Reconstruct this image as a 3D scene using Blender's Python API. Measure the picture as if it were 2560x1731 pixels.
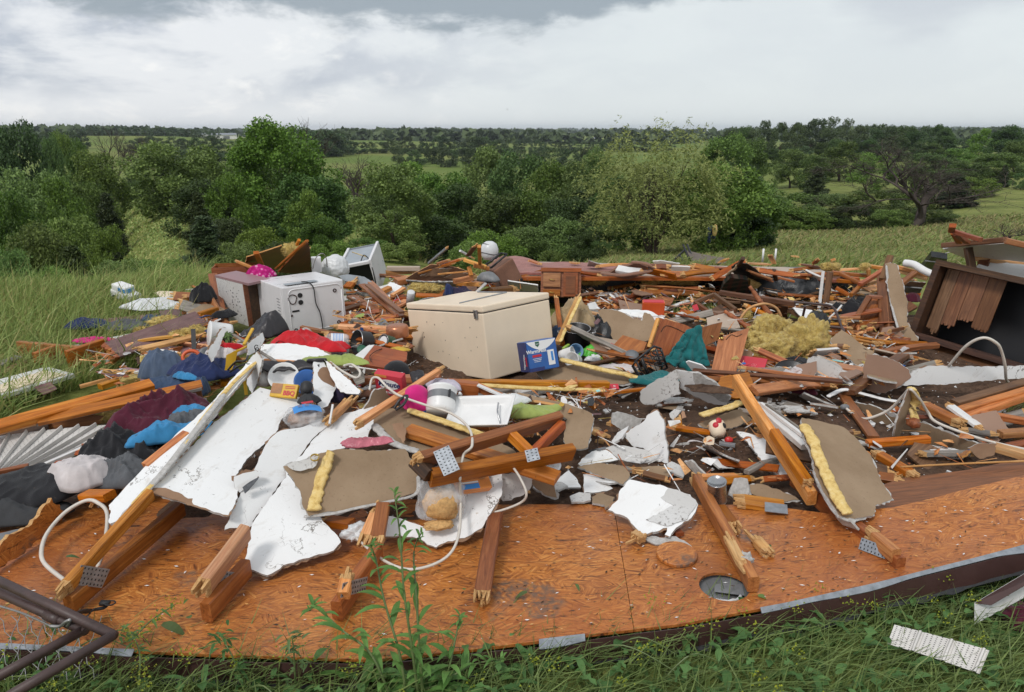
import bpy,bmesh,math,random
import numpy as np
from mathutils import Vector,Matrix,noise
R = math.radians
random.seed(7)
for o in list(bpy.data.objects): bpy.data.objects.remove(o)
SC = bpy.context.scene
COL = SC.collection

# -- camera
CAM_H,FPX,PITCH = 1.9,1810.0,R(16.6)
cam_data = bpy.data.cameras.new('camera')
cam_data.lens = 36.0 * FPX / 2560.0
cam_data.clip_start,cam_data.clip_end = 0.05,20000
cam = bpy.data.objects.new('camera',cam_data)
cam.location = (0,0,CAM_H)
cam.rotation_euler = (R(90) - PITCH,0,0)
COL.objects.link(cam)
SC.camera = cam

# -- sky, sun, exposure
SUN_EL,SUN_AZ = R(50),R(-148)          # azimuth from +Y, negative is to the left
world = bpy.data.worlds.new('World'); SC.world = world; world.use_nodes = True
wn,wl = world.node_tree.nodes,world.node_tree.links
wn.clear()
def wnode(t,**kw):
    n = wn.new(t)
    for k,v in kw.items(): setattr(n,k,v)
    return n
def wmath(op,a,b=None,clamp=False):
    n = wnode('ShaderNodeMath',operation=op); n.use_clamp = clamp
    for i,v in enumerate((a,b)):
        if v is None: continue
        if isinstance(v,(int,float)): n.inputs[i].default_value = v
        else: wl.new(v,n.inputs[i])
    return n.outputs[0]
def wmix(f,a,b):
    n = wnode('ShaderNodeMix',data_type='RGBA')
    for s,v in ((0,f),(6,a),(7,b)):
        if isinstance(v,(int,float)): n.inputs[s].default_value = v
        elif isinstance(v,tuple): n.inputs[s].default_value = v + (1,)
        else: wl.new(v,n.inputs[s])
    return n.outputs[2]
def wramp(v,lo,hi):
    n = wnode('ShaderNodeMapRange',interpolation_type='SMOOTHSTEP')
    wl.new(v,n.inputs[0]); n.inputs[1].default_value = lo; n.inputs[2].default_value = hi
    return n.outputs[0]
tc = wnode('ShaderNodeTexCoord')
sep = wnode('ShaderNodeSeparateXYZ'); wl.new(tc.outputs['Generated'],sep.inputs[0])
sx,sy,sz = sep.outputs
def wnoise(scale,sc3,detail=6,rough=.55,off=(0,0,0)):
    m = wnode('ShaderNodeMapping'); m.inputs['Scale'].default_value = sc3; m.inputs['Location'].default_value = off
    wl.new(tc.outputs['Generated'],m.inputs[0])
    n = wnode('ShaderNodeTexNoise'); n.inputs['Scale'].default_value = scale
    n.inputs['Detail'].default_value = detail; n.inputs['Roughness'].default_value = rough
    n.inputs['Distortion'].default_value = .25
    wl.new(m.outputs[0],n.inputs[0])
    return n.outputs[0]
nis = wnode('ShaderNodeTexSky',sky_type='NISHITA'); nis.sun_disc = False
nis.sun_elevation = SUN_EL; nis.sun_rotation = SUN_AZ
nmul = wnode('ShaderNodeVectorMath',operation='SCALE'); wl.new(nis.outputs[0],nmul.inputs[0]); nmul.inputs['Scale'].default_value = .10
az = wmath('ARCTAN2',sx,sy)
# broken overcast: white base, soft lilac-grey puffs, warm bright gaps low down, one slate cloud base overhead
puff = wnoise(4.6,(1,1,2.6),9,.60,(3.6,.9,1.2))
fine = wnoise(11.0,(1,1,2.4),8,.62,(8.2,5.1,.3))
left = wramp(wmath('MULTIPLY',az,-1.0),-.15,.42)
base = wmix(left,(.645,.685,.695),(.71,.725,.745))
pf = wmath('MULTIPLY',wmath('MULTIPLY',wramp(puff,.39,.58),wramp(sz,.015,.06)),wmath('ADD',wmath('MULTIPLY',left,.95),.16))
c1 = wmix(pf,base,(.45,.485,.545))
gap = wmath('MULTIPLY',wramp(fine,.48,.66),wmath('ADD',wmath('MULTIPLY',left,.60),.02))
c1 = wmix(gap,c1,(.88,.87,.85))
slate = wmath('ADD',wmath('ADD',sz,wmath('MULTIPLY',wmath('SUBTRACT',puff,.5),.10)),wmath('MULTIPLY',wmath('SUBTRACT',fine,.5),.10))
daz = wmath('ADD',az,.24)
slate = wmath('SUBTRACT',slate,wmath('MULTIPLY',wmath('MULTIPLY',daz,daz),.16))
sl = wramp(slate,.104,.136)
high = wramp(sz,.20,.50)                # the slate base thins out into pale overcast higher up
sl = wmath('MULTIPLY',sl,wmath('SUBTRACT',1.0,wmath('MULTIPLY',high,.95)))
c2 = wmix(wmath('MULTIPLY',sl,.93),c1,(.275,.32,.36))
d2 = wmath('SUBTRACT',az,.50)
blob = wmath('SUBTRACT',wmath('ADD',sz,wmath('MULTIPLY',wmath('SUBTRACT',puff,.5),.12)),wmath('MULTIPLY',wmath('MULTIPLY',d2,d2),3.2))
c2 = wmix(wmath('MULTIPLY',wmath('MULTIPLY',wramp(blob,.085,.135),wmath('SUBTRACT',1.0,high)),.55),c2,(.46,.49,.54))
c3 = wmix(.06,c2,nmul.outputs[0])
bg = wnode('ShaderNodeBackground'); wl.new(c3,bg.inputs[0]); bg.inputs[1].default_value = 1.0
wo = wnode('ShaderNodeOutputWorld'); wl.new(bg.outputs[0],wo.inputs[0])

sun_data = bpy.data.lights.new('sun','SUN')
sun_data.energy,sun_data.angle,sun_data.color = 1.4,R(12),(1,.965,.91)
sun = bpy.data.objects.new('sun',sun_data); COL.objects.link(sun)
sdir = Vector((math.sin(SUN_AZ) * math.cos(SUN_EL),math.cos(SUN_AZ) * math.cos(SUN_EL),math.sin(SUN_EL)))
sun.rotation_euler = sdir.to_track_quat('Z','Y').to_euler()
sun.location = (0,0,30)
vs = SC.view_settings
vs.view_transform = 'Standard'; vs.look = 'None'; vs.exposure = 0.3; vs.gamma = 1.0; vs.use_curve_mapping = False
SC.cycles.use_denoising = True
SC.cycles.max_bounces = 6; SC.cycles.diffuse_bounces = 3; SC.cycles.glossy_bounces = 2
SC.cycles.transmission_bounces = 4; SC.cycles.transparent_max_bounces = 8; SC.cycles.volume_bounces = 0

# -- picture -> place
CP,SP = math.cos(PITCH),math.sin(PITCH)
def ray(px,py):
    u,v = (px - 1280.0) / FPX,(865.5 - py) / FPX
    return Vector((u,CP + v * SP,-SP + v * CP))
CAMP = Vector((0,0,CAM_H))
def P(px,py,z=0.0):
    """point of the place at height z seen at that spot of the photograph"""
    d = ray(px,py); return CAMP + d * ((z - CAM_H) / d.z)
def PY(px,py,y):
    d = ray(px,py); return CAMP + d * (y / d.y)
def PL(a,b,c):
    """plane through three (px,py,z)"""
    A,B,C = P(*a),P(*b),P(*c)
    n = (B - A).cross(C - A).normalized()
    if n.z < 0: n = -n
    return A,n
def PP(px,py,plane):
    d = ray(px,py); A,n = plane
    return CAMP + d * ((A - CAMP).dot(n) / d.dot(n))

# -- material helpers
MATS = {}
class NT:
    def __init__(s,name):
        s.m = bpy.data.materials.new(name); s.m.use_nodes = True
        s.n,s.l = s.m.node_tree.nodes,s.m.node_tree.links
        s.b = s.n['Principled BSDF']; s.tc = None
    def set(s,sock,v):
        if isinstance(v,(int,float)): sock.default_value = v
        elif isinstance(v,tuple): sock.default_value = v if len(v) == len(sock.default_value) else v + (1,)
        else: s.l.new(v,sock)
    def coord(s,kind='Object'):
        if s.tc is None: s.tc = s.n.new('ShaderNodeTexCoord')
        return s.tc.outputs[kind]
    def mapping(s,scale=(1,1,1),rot=(0,0,0),loc=(0,0,0),src=None):
        n = s.n.new('ShaderNodeMapping'); s.l.new(src or s.coord(),n.inputs[0])
        n.inputs['Scale'].default_value = scale; n.inputs['Rotation'].default_value = rot; n.inputs['Location'].default_value = loc
        return n.outputs[0]
    def noise(s,scale,detail=4,rough=.55,vec=None,dist=0,col=False):
        n = s.n.new('ShaderNodeTexNoise'); s.l.new(vec or s.coord(),n.inputs[0])
        n.inputs['Scale'].default_value = scale; n.inputs['Detail'].default_value = detail
        n.inputs['Roughness'].default_value = rough; n.inputs['Distortion'].default_value = dist
        return n.outputs[1 if col else 0]
    def voronoi(s,scale,vec=None,feature='F1',out=0,rnd=1.0):
        n = s.n.new('ShaderNodeTexVoronoi'); n.feature = feature
        s.l.new(vec or s.coord(),n.inputs['Vector']); n.inputs['Scale'].default_value = scale; n.inputs['Randomness'].default_value = rnd
        return n.outputs[out]
    def ramp(s,v,*stops):
        n = s.n.new('ShaderNodeValToRGB'); s.l.new(v,n.inputs[0])
        e = n.color_ramp.elements
        while len(e) < len(stops): e.new(.5)
        for i,(p,c) in enumerate(stops):
            e[i].position = p; e[i].color = (c if isinstance(c,tuple) else (c,c,c)) + ((1,) if not isinstance(c,tuple) or len(c) == 3 else ())
        return n.outputs[0]
    def rng(s,v,a,b,c=0.0,d=1.0):
        n = s.n.new('ShaderNodeMapRange'); s.l.new(v,n.inputs[0])
        for i,x in enumerate((a,b,c,d)): n.inputs[i + 1].default_value = x
        return n.outputs[0]
    def math(s,op,a,b=0.0,clamp=False):
        n = s.n.new('ShaderNodeMath'); n.operation = op; n.use_clamp = clamp
        s.set(n.inputs[0],a); s.set(n.inputs[1],b); return n.outputs[0]
    def mix(s,f,a,b,blend='MIX'):
        n = s.n.new('ShaderNodeMix'); n.data_type = 'RGBA'; n.blend_type = blend
        s.set(n.inputs[0],f); s.set(n.inputs[6],a); s.set(n.inputs[7],b); return n.outputs[2]
    def bump(s,h,strength=.3,dist=.01):
        n = s.n.new('ShaderNodeBump'); s.l.new(h,n.inputs['Height'])
        n.inputs['Strength'].default_value = strength; n.inputs['Distance'].default_value = dist
        s.l.new(n.outputs[0],s.b.inputs['Normal'])
    def rand(s):
        n = s.n.new('ShaderNodeObjectInfo'); return n.outputs['Random']
    def done(s,color,rough=.7,metal=0,spec=None,**kw):
        s.set(s.b.inputs['Base Color'],color); s.set(s.b.inputs['Roughness'],rough); s.set(s.b.inputs['Metallic'],metal)
        if spec is not None: s.b.inputs['Specular IOR Level'].default_value = spec
        for k,v in kw.items(): s.set(s.b.inputs[k.replace('_',' ')],v)
        MATS[s.m.name] = s.m; return s.m
def M(k): return MATS[k]

def simple(name,col,rough=.6,vary=.12,scale=18,bump=.15,bd=.002,metal=0,dirt=.25,dirtcol=(.09,.06,.04),fine=120,**kw):
    """paint, plastic, metal: a base colour with mottling, fine relief and mud specks"""
    t = NT(name)
    n1 = t.noise(scale,5,.6)
    lo = tuple(c * (1 - vary) for c in col); hi = tuple(min(1,c * (1 + vary)) for c in col)
    c = t.ramp(n1,(.3,lo),(.7,hi))
    if dirt:
        sp = t.rng(t.noise(scale * 2.7,6,.75),.60,.70); sm = t.rng(t.noise(scale * .45,3),.5,.75)
        c = t.mix(t.math('MULTIPLY',t.math('MULTIPLY',sp,sm),dirt * 2.2,True),c,dirtcol)
    t.bump(t.noise(fine,3),bump,bd)
    return t.done(c,t.rng(n1,.2,.8,max(.05,rough - .1),min(1,rough + .1)),metal,**kw)

def cloth(name,col,vary=.2,rough=.9,scale=9):
    t = NT(name)
    n1 = t.noise(scale,5,.6)
    c = t.ramp(n1,(.3,tuple(x * (1 - vary) for x in col)),(.72,tuple(min(1,x * (1 + vary)) for x in col)))
    sp = t.rng(t.noise(60,4,.7),.64,.70)
    c = t.mix(t.math('MULTIPLY',sp,.35),c,(.16,.11,.07))
    w = t.n.new('ShaderNodeTexWave'); w.inputs['Scale'].default_value = 160; w.inputs['Distortion'].default_value = 2; t.l.new(t.coord(),w.inputs[0])
    t.bump(t.mix(.5,w.outputs[0],t.noise(45,5,.7)),.35,.004)
    return t.done(c,rough,0,.25,Sheen_Weight=.15)

# -- object helpers
def props(o,label=None,cat=None,group=None,kind=None):
    if label: o['label'] = label
    if cat: o['category'] = cat
    if group: o['group'] = group
    if kind or cat: o['kind'] = kind or 'thing'
    return o
def link(name,me,parent=None,mw=None):
    o = bpy.data.objects.new(name,me); COL.objects.link(o)
    if parent: o.parent = parent
    if mw is not None:
        if parent: o.matrix_basis = parent.matrix_world_local.inverted() @ mw if hasattr(parent,'matrix_world_local') else mw
        else: o.matrix_basis = mw
    return o
def mesh(name,verts,faces,mats,fm=None,smooth=False):
    me = bpy.data.meshes.new(name)
    me.from_pydata([tuple(v) for v in verts],[],faces)
    for m in (mats if isinstance(mats,(list,tuple)) else [mats]): me.materials.append(M(m) if isinstance(m,str) else m)
    if fm is not None: me.polygons.foreach_set('material_index',fm)
    if smooth: me.polygons.foreach_set('use_smooth',[True] * len(me.polygons))
    me.update(); return me
def bigmesh(name,verts,quads,mats,fm=None,smooth=False,tri=False):
    """fast mesh from numpy arrays; quads (n,4) or tris (n,3)"""
    me = bpy.data.meshes.new(name)
    k = 3 if tri else 4
    nv,nf = len(verts),len(quads)
    me.vertices.add(nv); me.vertices.foreach_set('co',np.asarray(verts,dtype=np.float32).ravel())
    me.loops.add(nf * k); me.loops.foreach_set('vertex_index',np.asarray(quads,dtype=np.int32).ravel())
    me.polygons.add(nf)
    me.polygons.foreach_set('loop_start',np.arange(0,nf * k,k,dtype=np.int32))
    me.polygons.foreach_set('loop_total',np.full(nf,k,dtype=np.int32))
    for m in (mats if isinstance(mats,(list,tuple)) else [mats]): me.materials.append(M(m) if isinstance(m,str) else m)
    if fm is not None: me.polygons.foreach_set('material_index',np.asarray(fm,dtype=np.int32))
    if smooth: me.polygons.foreach_set('use_smooth',np.ones(nf,dtype=bool))
    me.update(); me.validate(); return me
def empty(name,mw=None,label=None,cat=None,group=None):
    o = bpy.data.objects.new(name,None); COL.objects.link(o); o.empty_display_size = .1
    if mw is not None: o.matrix_basis = mw
    return props(o,label,cat,group)
def frame(origin,xdir,up=Vector((0,0,1))):
    """matrix with local X along xdir and local Z near up"""
    x = Vector(xdir).normalized(); z = Vector(up) - x * x.dot(Vector(up))
    if z.length < 1e-4: z = Vector((0,1,0)) - x * x.y
    z.normalize(); y = z.cross(x)
    m = Matrix((x,y,z)).transposed().to_4x4(); m.translation = origin; return m
def nz(x,y=0,z=0,s=1.0): return noise.noise(Vector((x * s,y * s,z * s)))
def fb(x,y=0,z=0,s=1.0,o=4): return noise.fractal(Vector((x * s,y * s,z * s)),1.0,2.0,o)
class MB:
    """collects shapes for one mesh, in the local frame of its thing"""
    def __init__(s): s.v,s.f,s.m = [],[],[]
    def add(s,vs,fs,mi=0):
        k = len(s.v); s.v += [Vector(v) for v in vs]; s.f += [tuple(i + k for i in f) for f in fs]; s.m += [mi] * len(fs); return s
    def box(s,c,d,mw=None,mi=0,jit=0,bev=0):
        x,y,z = d[0] / 2,d[1] / 2,d[2] / 2
        if bev:
            b = min(bev,x * .45,y * .45,z * .45); vs = []; fs = []
            bm = bmesh.new(); bmesh.ops.create_cube(bm,size=1)
            for v in bm.verts: v.co = Vector((v.co.x * d[0],v.co.y * d[1],v.co.z * d[2]))
            bmesh.ops.bevel(bm,geom=bm.edges[:],offset=b,segments=2,profile=.6,affect='EDGES')
            bm.verts.index_update(); vs = [v.co.copy() for v in bm.verts]; fs = [[v.index for v in f.verts] for f in bm.faces]; bm.free()
        else:
            vs = [Vector((a,b_,c_)) for a in (-x,x) for b_ in (-y,y) for c_ in (-z,z)]
            fs = [(0,1,3,2),(4,6,7,5),(0,4,5,1),(2,3,7,6),(0,2,6,4),(1,5,7,3)]
        if jit: vs = [v + Vector((random.uniform(-jit,jit) for _ in range(3))) for v in vs]
        vs = [v + Vector(c) for v in vs]
        if mw is not None: vs = [mw @ v for v in vs]
        return s.add(vs,fs,mi)
    def tube(s,pts,r,n=8,mi=0,cap=True,taper=None):
        pts = [Vector(p) for p in pts]; rings = []
        up = Vector((.13,.27,1)).normalized()
        for i,p in enumerate(pts):
            t = (pts[min(i + 1,len(pts) - 1)] - pts[max(i - 1,0)]).normalized()
            a = t.cross(up)
            if a.length < 1e-3: a = t.cross(Vector((1,0,0)))
            a.normalize(); b = t.cross(a)
            rr = r if taper is None else r + (taper - r) * i / max(1,len(pts) - 1)
            rings.append([p + (a * math.cos(2 * math.pi * k / n) + b * math.sin(2 * math.pi * k / n)) * rr for k in range(n)])
        vs = [v for q in rings for v in q]; fs = []
        for i in range(len(rings) - 1):
            for k in range(n): fs.append((i * n + k,i * n + (k + 1) % n,(i + 1) * n + (k + 1) % n,(i + 1) * n + k))
        if cap: fs += [tuple(range(n))[::-1],tuple((len(rings) - 1) * n + k for k in range(n))]
        return s.add(vs,fs,mi)
    def lathe(s,prof,n=24,mi=0,mw=None,mi_of=None):
        vs = []; fs = []; mm = []
        for (r,z) in prof:
            for k in range(n): vs.append(Vector((r * math.cos(2 * math.pi * k / n),r * math.sin(2 * math.pi * k / n),z)))
        for i in range(len(prof) - 1):
            for k in range(n): fs.append((i * n + k,i * n + (k + 1) % n,(i + 1) * n + (k + 1) % n,(i + 1) * n + k)); mm.append(mi_of[i] if mi_of else mi)
        if mw is not None: vs = [mw @ v for v in vs]
        k = len(s.v); s.v += vs; s.f += [tuple(i + k for i in f) for f in fs]; s.m += mm; return s
    def quadsheet(s,fn,nu,nv,mi=0):
        vs = [fn(i / nu,j / nv) for j in range(nv + 1) for i in range(nu + 1)]
        fs = [(j * (nu + 1) + i,j * (nu + 1) + i + 1,(j + 1) * (nu + 1) + i + 1,(j + 1) * (nu + 1) + i) for j in range(nv) for i in range(nu)]
        return s.add(vs,fs,mi)
    def build(s,name,mats,parent=None,mw=None,smooth=False):
        return link(name,mesh(name,s.v,s.f,mats,s.m,smooth),parent,mw)
def spline(pts,k=6):
    pts = [Vector(p) for p in pts]; out = []
    for i in range(len(pts) - 1):
        p0,p1,p2,p3 = pts[max(i - 1,0)],pts[i],pts[i + 1],pts[min(i + 2,len(pts) - 1)]
        for j in range(k):
            t = j / k
            out.append(.5 * ((2 * p1) + (p2 - p0) * t + (2 * p0 - 5 * p1 + 4 * p2 - p3) * t * t + (3 * p1 - p0 - 3 * p2 + p3) * t ** 3))
    return out + [pts[-1]]
# -- materials
def wood(name,lo,mid,hi,rough=.5,ring=26,spec=.4):
    """sawn softwood, grain along local X"""
    t = NT(name)
    r = t.rand()
    off = t.n.new('ShaderNodeCombineXYZ'); t.set(off.inputs[0],t.math('MULTIPLY',r,37.0)); t.set(off.inputs[1],t.math('MULTIPLY',r,11.0))
    add = t.n.new('ShaderNodeVectorMath'); add.operation = 'ADD'; t.l.new(t.coord(),add.inputs[0]); t.l.new(off.outputs[0],add.inputs[1])
    v = t.mapping((1.6,ring,ring),src=add.outputs[0])
    g = t.noise(2.2,6,.62,v,.8)
    v2 = t.mapping((6,160,160),src=add.outputs[0])
    g2 = t.noise(1.0,3,.6,v2)
    c = t.ramp(g,(.28,lo),(.5,mid),(.70,hi))
    c = t.mix(t.math('MULTIPLY',t.rng(g2,.52,.66),.35),c,tuple(x * .45 for x in lo))
    # per-board tone and damp staining
    hs = t.n.new('ShaderNodeHueSaturation'); t.l.new(c,hs.inputs['Color']); r2 = t.math('FRACT',t.math('MULTIPLY',r,9.7)); r3 = t.math('FRACT',t.math('MULTIPLY',r,23.3))
    t.set(hs.inputs['Value'],t.rng(r2,0,1,.72,1.25)); t.set(hs.inputs['Saturation'],t.rng(r3,0,1,.92,1.14)); t.set(hs.inputs['Hue'],t.rng(r,0,1,.49,.512)); c = hs.outputs[0]
    dirt = t.math('MULTIPLY',t.rng(t.noise(38,6,.8,add.outputs[0]),.60,.68),t.rng(t.noise(7,3,.5,add.outputs[0]),.45,.65))
    c = t.mix(dirt,c,(.05,.03,.02))
    w = t.rng(t.noise(3.5,4,.6,add.outputs[0]),.52,.70)
    c = t.mix(t.math('MULTIPLY',w,.5),c,tuple(x * .38 for x in mid))
    t.bump(t.mix(.5,g,g2),.25,.004)
    return t.done(c,t.rng(g,.2,.8,rough - .12,rough + .18),0,spec)
wood('wood_orange',(.27,.082,.020),(.46,.165,.045),(.60,.27,.085))
wood('wood_red',(.17,.042,.011),(.33,.090,.022),(.45,.150,.042))
wood('wood_fresh',(.46,.19,.070),(.64,.32,.13),(.76,.46,.23),.6)
wood('wood_brown',(.085,.036,.018),(.16,.072,.037),(.23,.115,.062))
wood('wood_dark',(.022,.011,.007),(.060,.028,.016),(.115,.055,.030),.55)
wood('cabinet_wood',(.22,.066,.023),(.35,.118,.044),(.45,.175,.070),.42,18)
wood('cabinet_side',(.16,.048,.022),(.25,.085,.040),(.32,.12,.058),.42,18)
wood('siding_mauve',(.14,.075,.070),(.19,.105,.098),(.24,.145,.135),.55,14)
wood('grey_wood',(.12,.105,.09),(.24,.215,.19),(.36,.33,.30),.8)

t = NT('osb')
def strands(loc,sc,warp):
    m = t.mapping((sc,sc * 1.6,sc),loc=loc)
    cell = t.n.new('ShaderNodeTexVoronoi'); t.l.new(m,cell.inputs['Vector']); cell.inputs['Scale'].default_value = 1
    s = t.n.new('ShaderNodeSeparateColor'); t.l.new(cell.outputs['Color'],s.inputs[0])
    rot = t.n.new('ShaderNodeVectorRotate'); rot.rotation_type = 'Z_AXIS'
    t.l.new(t.coord(),rot.inputs['Vector']); t.set(rot.inputs['Angle'],t.math('MULTIPLY',t.math('SUBTRACT',s.outputs[0],.5),warp))
    v = t.mapping((9,95,40),src=rot.outputs[0])
    return t.noise(1.0,5,.65,v,.6),s.outputs[1]
a1,b1 = strands((0,0,0),13,2.6)
a2,b2 = strands((3.7,1.3,0),9,1.5)
sel = t.rng(t.noise(10,3),.44,.56)
g = t.mix(sel,a1,a2); tone = t.mix(sel,b1,b2)
c = t.ramp(g,(.30,(.070,.018,.003)),(.42,(.30,.092,.016)),(.54,(.50,.175,.034)),(.70,(.70,.33,.090)))
c = t.mix(t.math('MULTIPLY',t.math('SUBTRACT',tone,.35),.5,True),c,(.58,.215,.042))
c = t.mix(t.rng(t.noise(1.1,4,.6),.42,.64,0,.5),c,(.36,.095,.024),'MIX')
crack = t.rng(t.noise(1,6,.7,t.mapping((7,75,10),loc=(5,2,1)),1.0),.575,.63)
c = t.mix(t.math('MULTIPLY',crack,.85),c,(.045,.016,.008))
stain = t.math('MULTIPLY',t.rng(t.noise(2.6,3,.5,t.mapping(loc=(9,4,0))),.615,.66),t.rng(t.noise(38,4,.6),.36,.6))
c = t.mix(t.math('MULTIPLY',stain,.8),c,(.115,.082,.062))
c = t.mix(t.math('MULTIPLY',t.rng(t.noise(.9,5,.65,t.mapping(loc=(2,7,0))),.50,.66),.55),c,(.20,.060,.018))
t.bump(t.mix(.55,g,tone),.55,.006)
t.done(c,t.rng(t.noise(4,4),.3,.7,.24,.62),0,.5)

t = NT('ply_dark')
g = t.noise(1,6,.65,t.mapping((5,70,30)),.5)
t.bump(g,.3,.004); t.done(t.ramp(g,(.3,(.10,.035,.012)),(.6,(.24,.085,.028)),(.8,(.33,.14,.05))),.5)

# drywall: white textured face, brown paper back, grey gypsum core
t = NT('drywall_white')
tx = t.noise(95,3,.6); big = t.noise(1.6,4)
c = t.ramp(big,(.3,(.74,.735,.73)),(.75,(.82,.82,.825)))
sp = t.math('MULTIPLY',t.rng(t.noise(30,5,.75),.645,.675),t.rng(t.noise(3.2,3),.38,.56))
c = t.mix(sp,c,(.035,.024,.016))
smear = t.math('MULTIPLY',t.rng(t.noise(1,6,.72,t.mapping((4,12,6))),.54,.72),.5)
c = t.mix(smear,c,(.46,.40,.34))
wv = t.n.new('ShaderNodeVectorMath'); wv.operation = 'MULTIPLY_ADD'; t.l.new(t.noise(3.5,5,.65,col=True),wv.inputs[0]); wv.inputs[1].default_value = (.5,.5,.5); t.l.new(t.coord(),wv.inputs[2])
ck = t.rng(t.voronoi(1.3,wv.outputs[0],'DISTANCE_TO_EDGE'),.0,.005,1,0)
c = t.mix(t.math('MULTIPLY',ck,t.rng(t.noise(1.9,3),.50,.56)),c,(.13,.11,.09))
t.bump(tx,.30,.003); t.done(c,.62,0,.3)
t = NT('drywall_dirty')
c = t.ramp(t.noise(2.2,4),(.3,(.48,.46,.44)),(.75,(.62,.615,.61)))
sp = t.math('MULTIPLY',t.rng(t.noise(46,6,.8),.55,.62),t.rng(t.noise(3.2,4),.40,.60))
c = t.mix(sp,c,(.06,.036,.022)); t.bump(t.noise(90,3),.3,.003); t.done(c,.7)
t = NT('drywall_paper')
c = t.ramp(t.noise(3.0,5,.6),(.3,(.235,.160,.098)),(.72,(.345,.250,.165)))
c = t.mix(t.math('MULTIPLY',t.rng(t.noise(70,4,.7),.60,.68),.35),c,(.12,.072,.045))
t.bump(t.noise(55,5,.7),.35,.004); t.done(c,.8,0,.2)
t = NT('paper_torn')
c = t.ramp(t.noise(6,5,.6),(.3,(.225,.130,.080)),(.72,(.33,.205,.13)))
t.bump(t.noise(60,5,.7),.4,.004); t.done(c,.85,0,.2)
t = NT('gypsum')
c = t.ramp(t.noise(40,5,.7),(.3,(.36,.34,.32)),(.7,(.60,.585,.57)))
t.bump(t.noise(110,5,.8),.8,.006); t.done(c,.9,0,.2)
t = NT('brown_board')
c = t.ramp(t.noise(2,4),(.3,(.235,.135,.088)),(.7,(.285,.170,.115)))
c = t.mix(t.rng(t.noise(7,4),.6,.75,0,.25),c,(.36,.24,.17)); t.bump(t.noise(80,3),.12,.002); t.done(c,.55)

t = NT('soil')
n1 = t.noise(26,7,.75); n2 = t.noise(3,4)
c = t.ramp(n1,(.3,(.022,.011,.006)),(.50,(.105,.058,.036)),(.72,(.21,.13,.085)))
c = t.mix(t.rng(n2,.45,.65,0,.5),c,(.15,.092,.062))
c = t.mix(t.rng(t.noise(95,3,.8),.715,.735),c,(.55,.52,.48))
t.bump(n1,1.0,.03); t.done(c,.85,0,.3)

t = NT('ground_grass')
w = t.coord('Object')
n1 = t.noise(.012,4,.6); n2 = t.noise(.35,5,.65); n3 = t.noise(5,5,.7)
far = t.mix(t.rng(n1,.42,.60),(.145,.205,.046),(.225,.245,.075))
near = t.ramp(n2,(.3,(.125,.150,.038)),(.5,(.21,.235,.066)),(.72,(.31,.30,.105)))
sepn = t.n.new('ShaderNodeSeparateXYZ'); t.l.new(w,sepn.inputs[0])
c = t.mix(t.rng(sepn.outputs[1],60,180),near,far)
c = t.mix(t.math('MULTIPLY',t.rng(n3,.35,.7),.45),c,(.045,.062,.015))
t.bump(n3,.6,.12); t.done(c,.9,0,.1)

def leaf(name,lo,hi,trans=.25,rough=.55):
    t = NT(name)
    geo = t.n.new('ShaderNodeNewGeometry')
    rnd = geo.outputs['Random Per Island']
    c = t.ramp(rnd,(.0,lo),(1.0,hi))
    hv = t.n.new('ShaderNodeHueSaturation'); r = t.rand()
    t.set(hv.inputs['Hue'],t.rng(r,0,1,.472,.515)); t.set(hv.inputs['Value'],t.rng(t.math('FRACT',t.math('MULTIPLY',r,7.3)),0,1,.70,1.38)); t.set(hv.inputs['Saturation'],t.rng(t.math('FRACT',t.math('MULTIPLY',r,13.1)),0,1,.85,1.05))
    t.l.new(c,hv.inputs['Color'])
    m = t.done(hv.outputs[0],rough,0,.25)
    tr = t.n.new('ShaderNodeBsdfTranslucent'); t.l.new(hv.outputs[0],tr.inputs[0])
    mx = t.n.new('ShaderNodeMixShader'); mx.inputs[0].default_value = trans
    t.l.new(t.b.outputs[0],mx.inputs[1]); t.l.new(tr.outputs[0],mx.inputs[2])
    t.l.new(mx.outputs[0],t.n['Material Output'].inputs[0])
    return m
leaf('leaf_green',(0.055,0.108,0.019),(0.172,0.278,0.050))
leaf('leaf_deep',(0.036,0.075,0.018),(0.107,0.176,0.044))
leaf('leaf_cedar',(0.021,0.041,0.014),(0.072,0.103,0.032),.1)
leaf('leaf_willow',(0.160,0.247,0.049),(0.392,0.506,0.124))
leaf('leaf_far',(0.035,0.064,0.023),(0.088,0.136,0.046),.1)
leaf('blade',(0.140,0.216,0.041),(0.379,0.467,0.119),.3)
leaf('blade_dry',(0.227,0.227,0.058),(0.488,0.430,0.159),.25)
leaf('blade_fore',(0.056,0.101,0.018),(0.179,0.268,0.055),.3,.45)
leaf('weed_leaf',(0.057,0.122,0.030),(0.129,0.237,0.067),.25,.45)
leaf('weed_flower',(0.192,0.240,0.014),(0.432,0.432,0.031),.3)
t = NT('bark')
c = t.ramp(t.noise(1,5,.6,t.mapping((9,9,1.5))),(.3,(.028,.020,.014)),(.7,(.085,.066,.050)))
t.bump(t.noise(14,5),.6,.02); t.done(c,.9,0,.2)
t = NT('bark_dead')
c = t.ramp(t.noise(1,5,.6,t.mapping((9,9,1.5))),(.3,(.035,.026,.022)),(.7,(.11,.090,.078)))
t.done(c,.9,0,.2)
t = NT('stem_green'); t.done(t.ramp(t.noise(20),(.3,(.085,.125,.04)),(.7,(.15,.20,.07))),.5)

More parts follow.
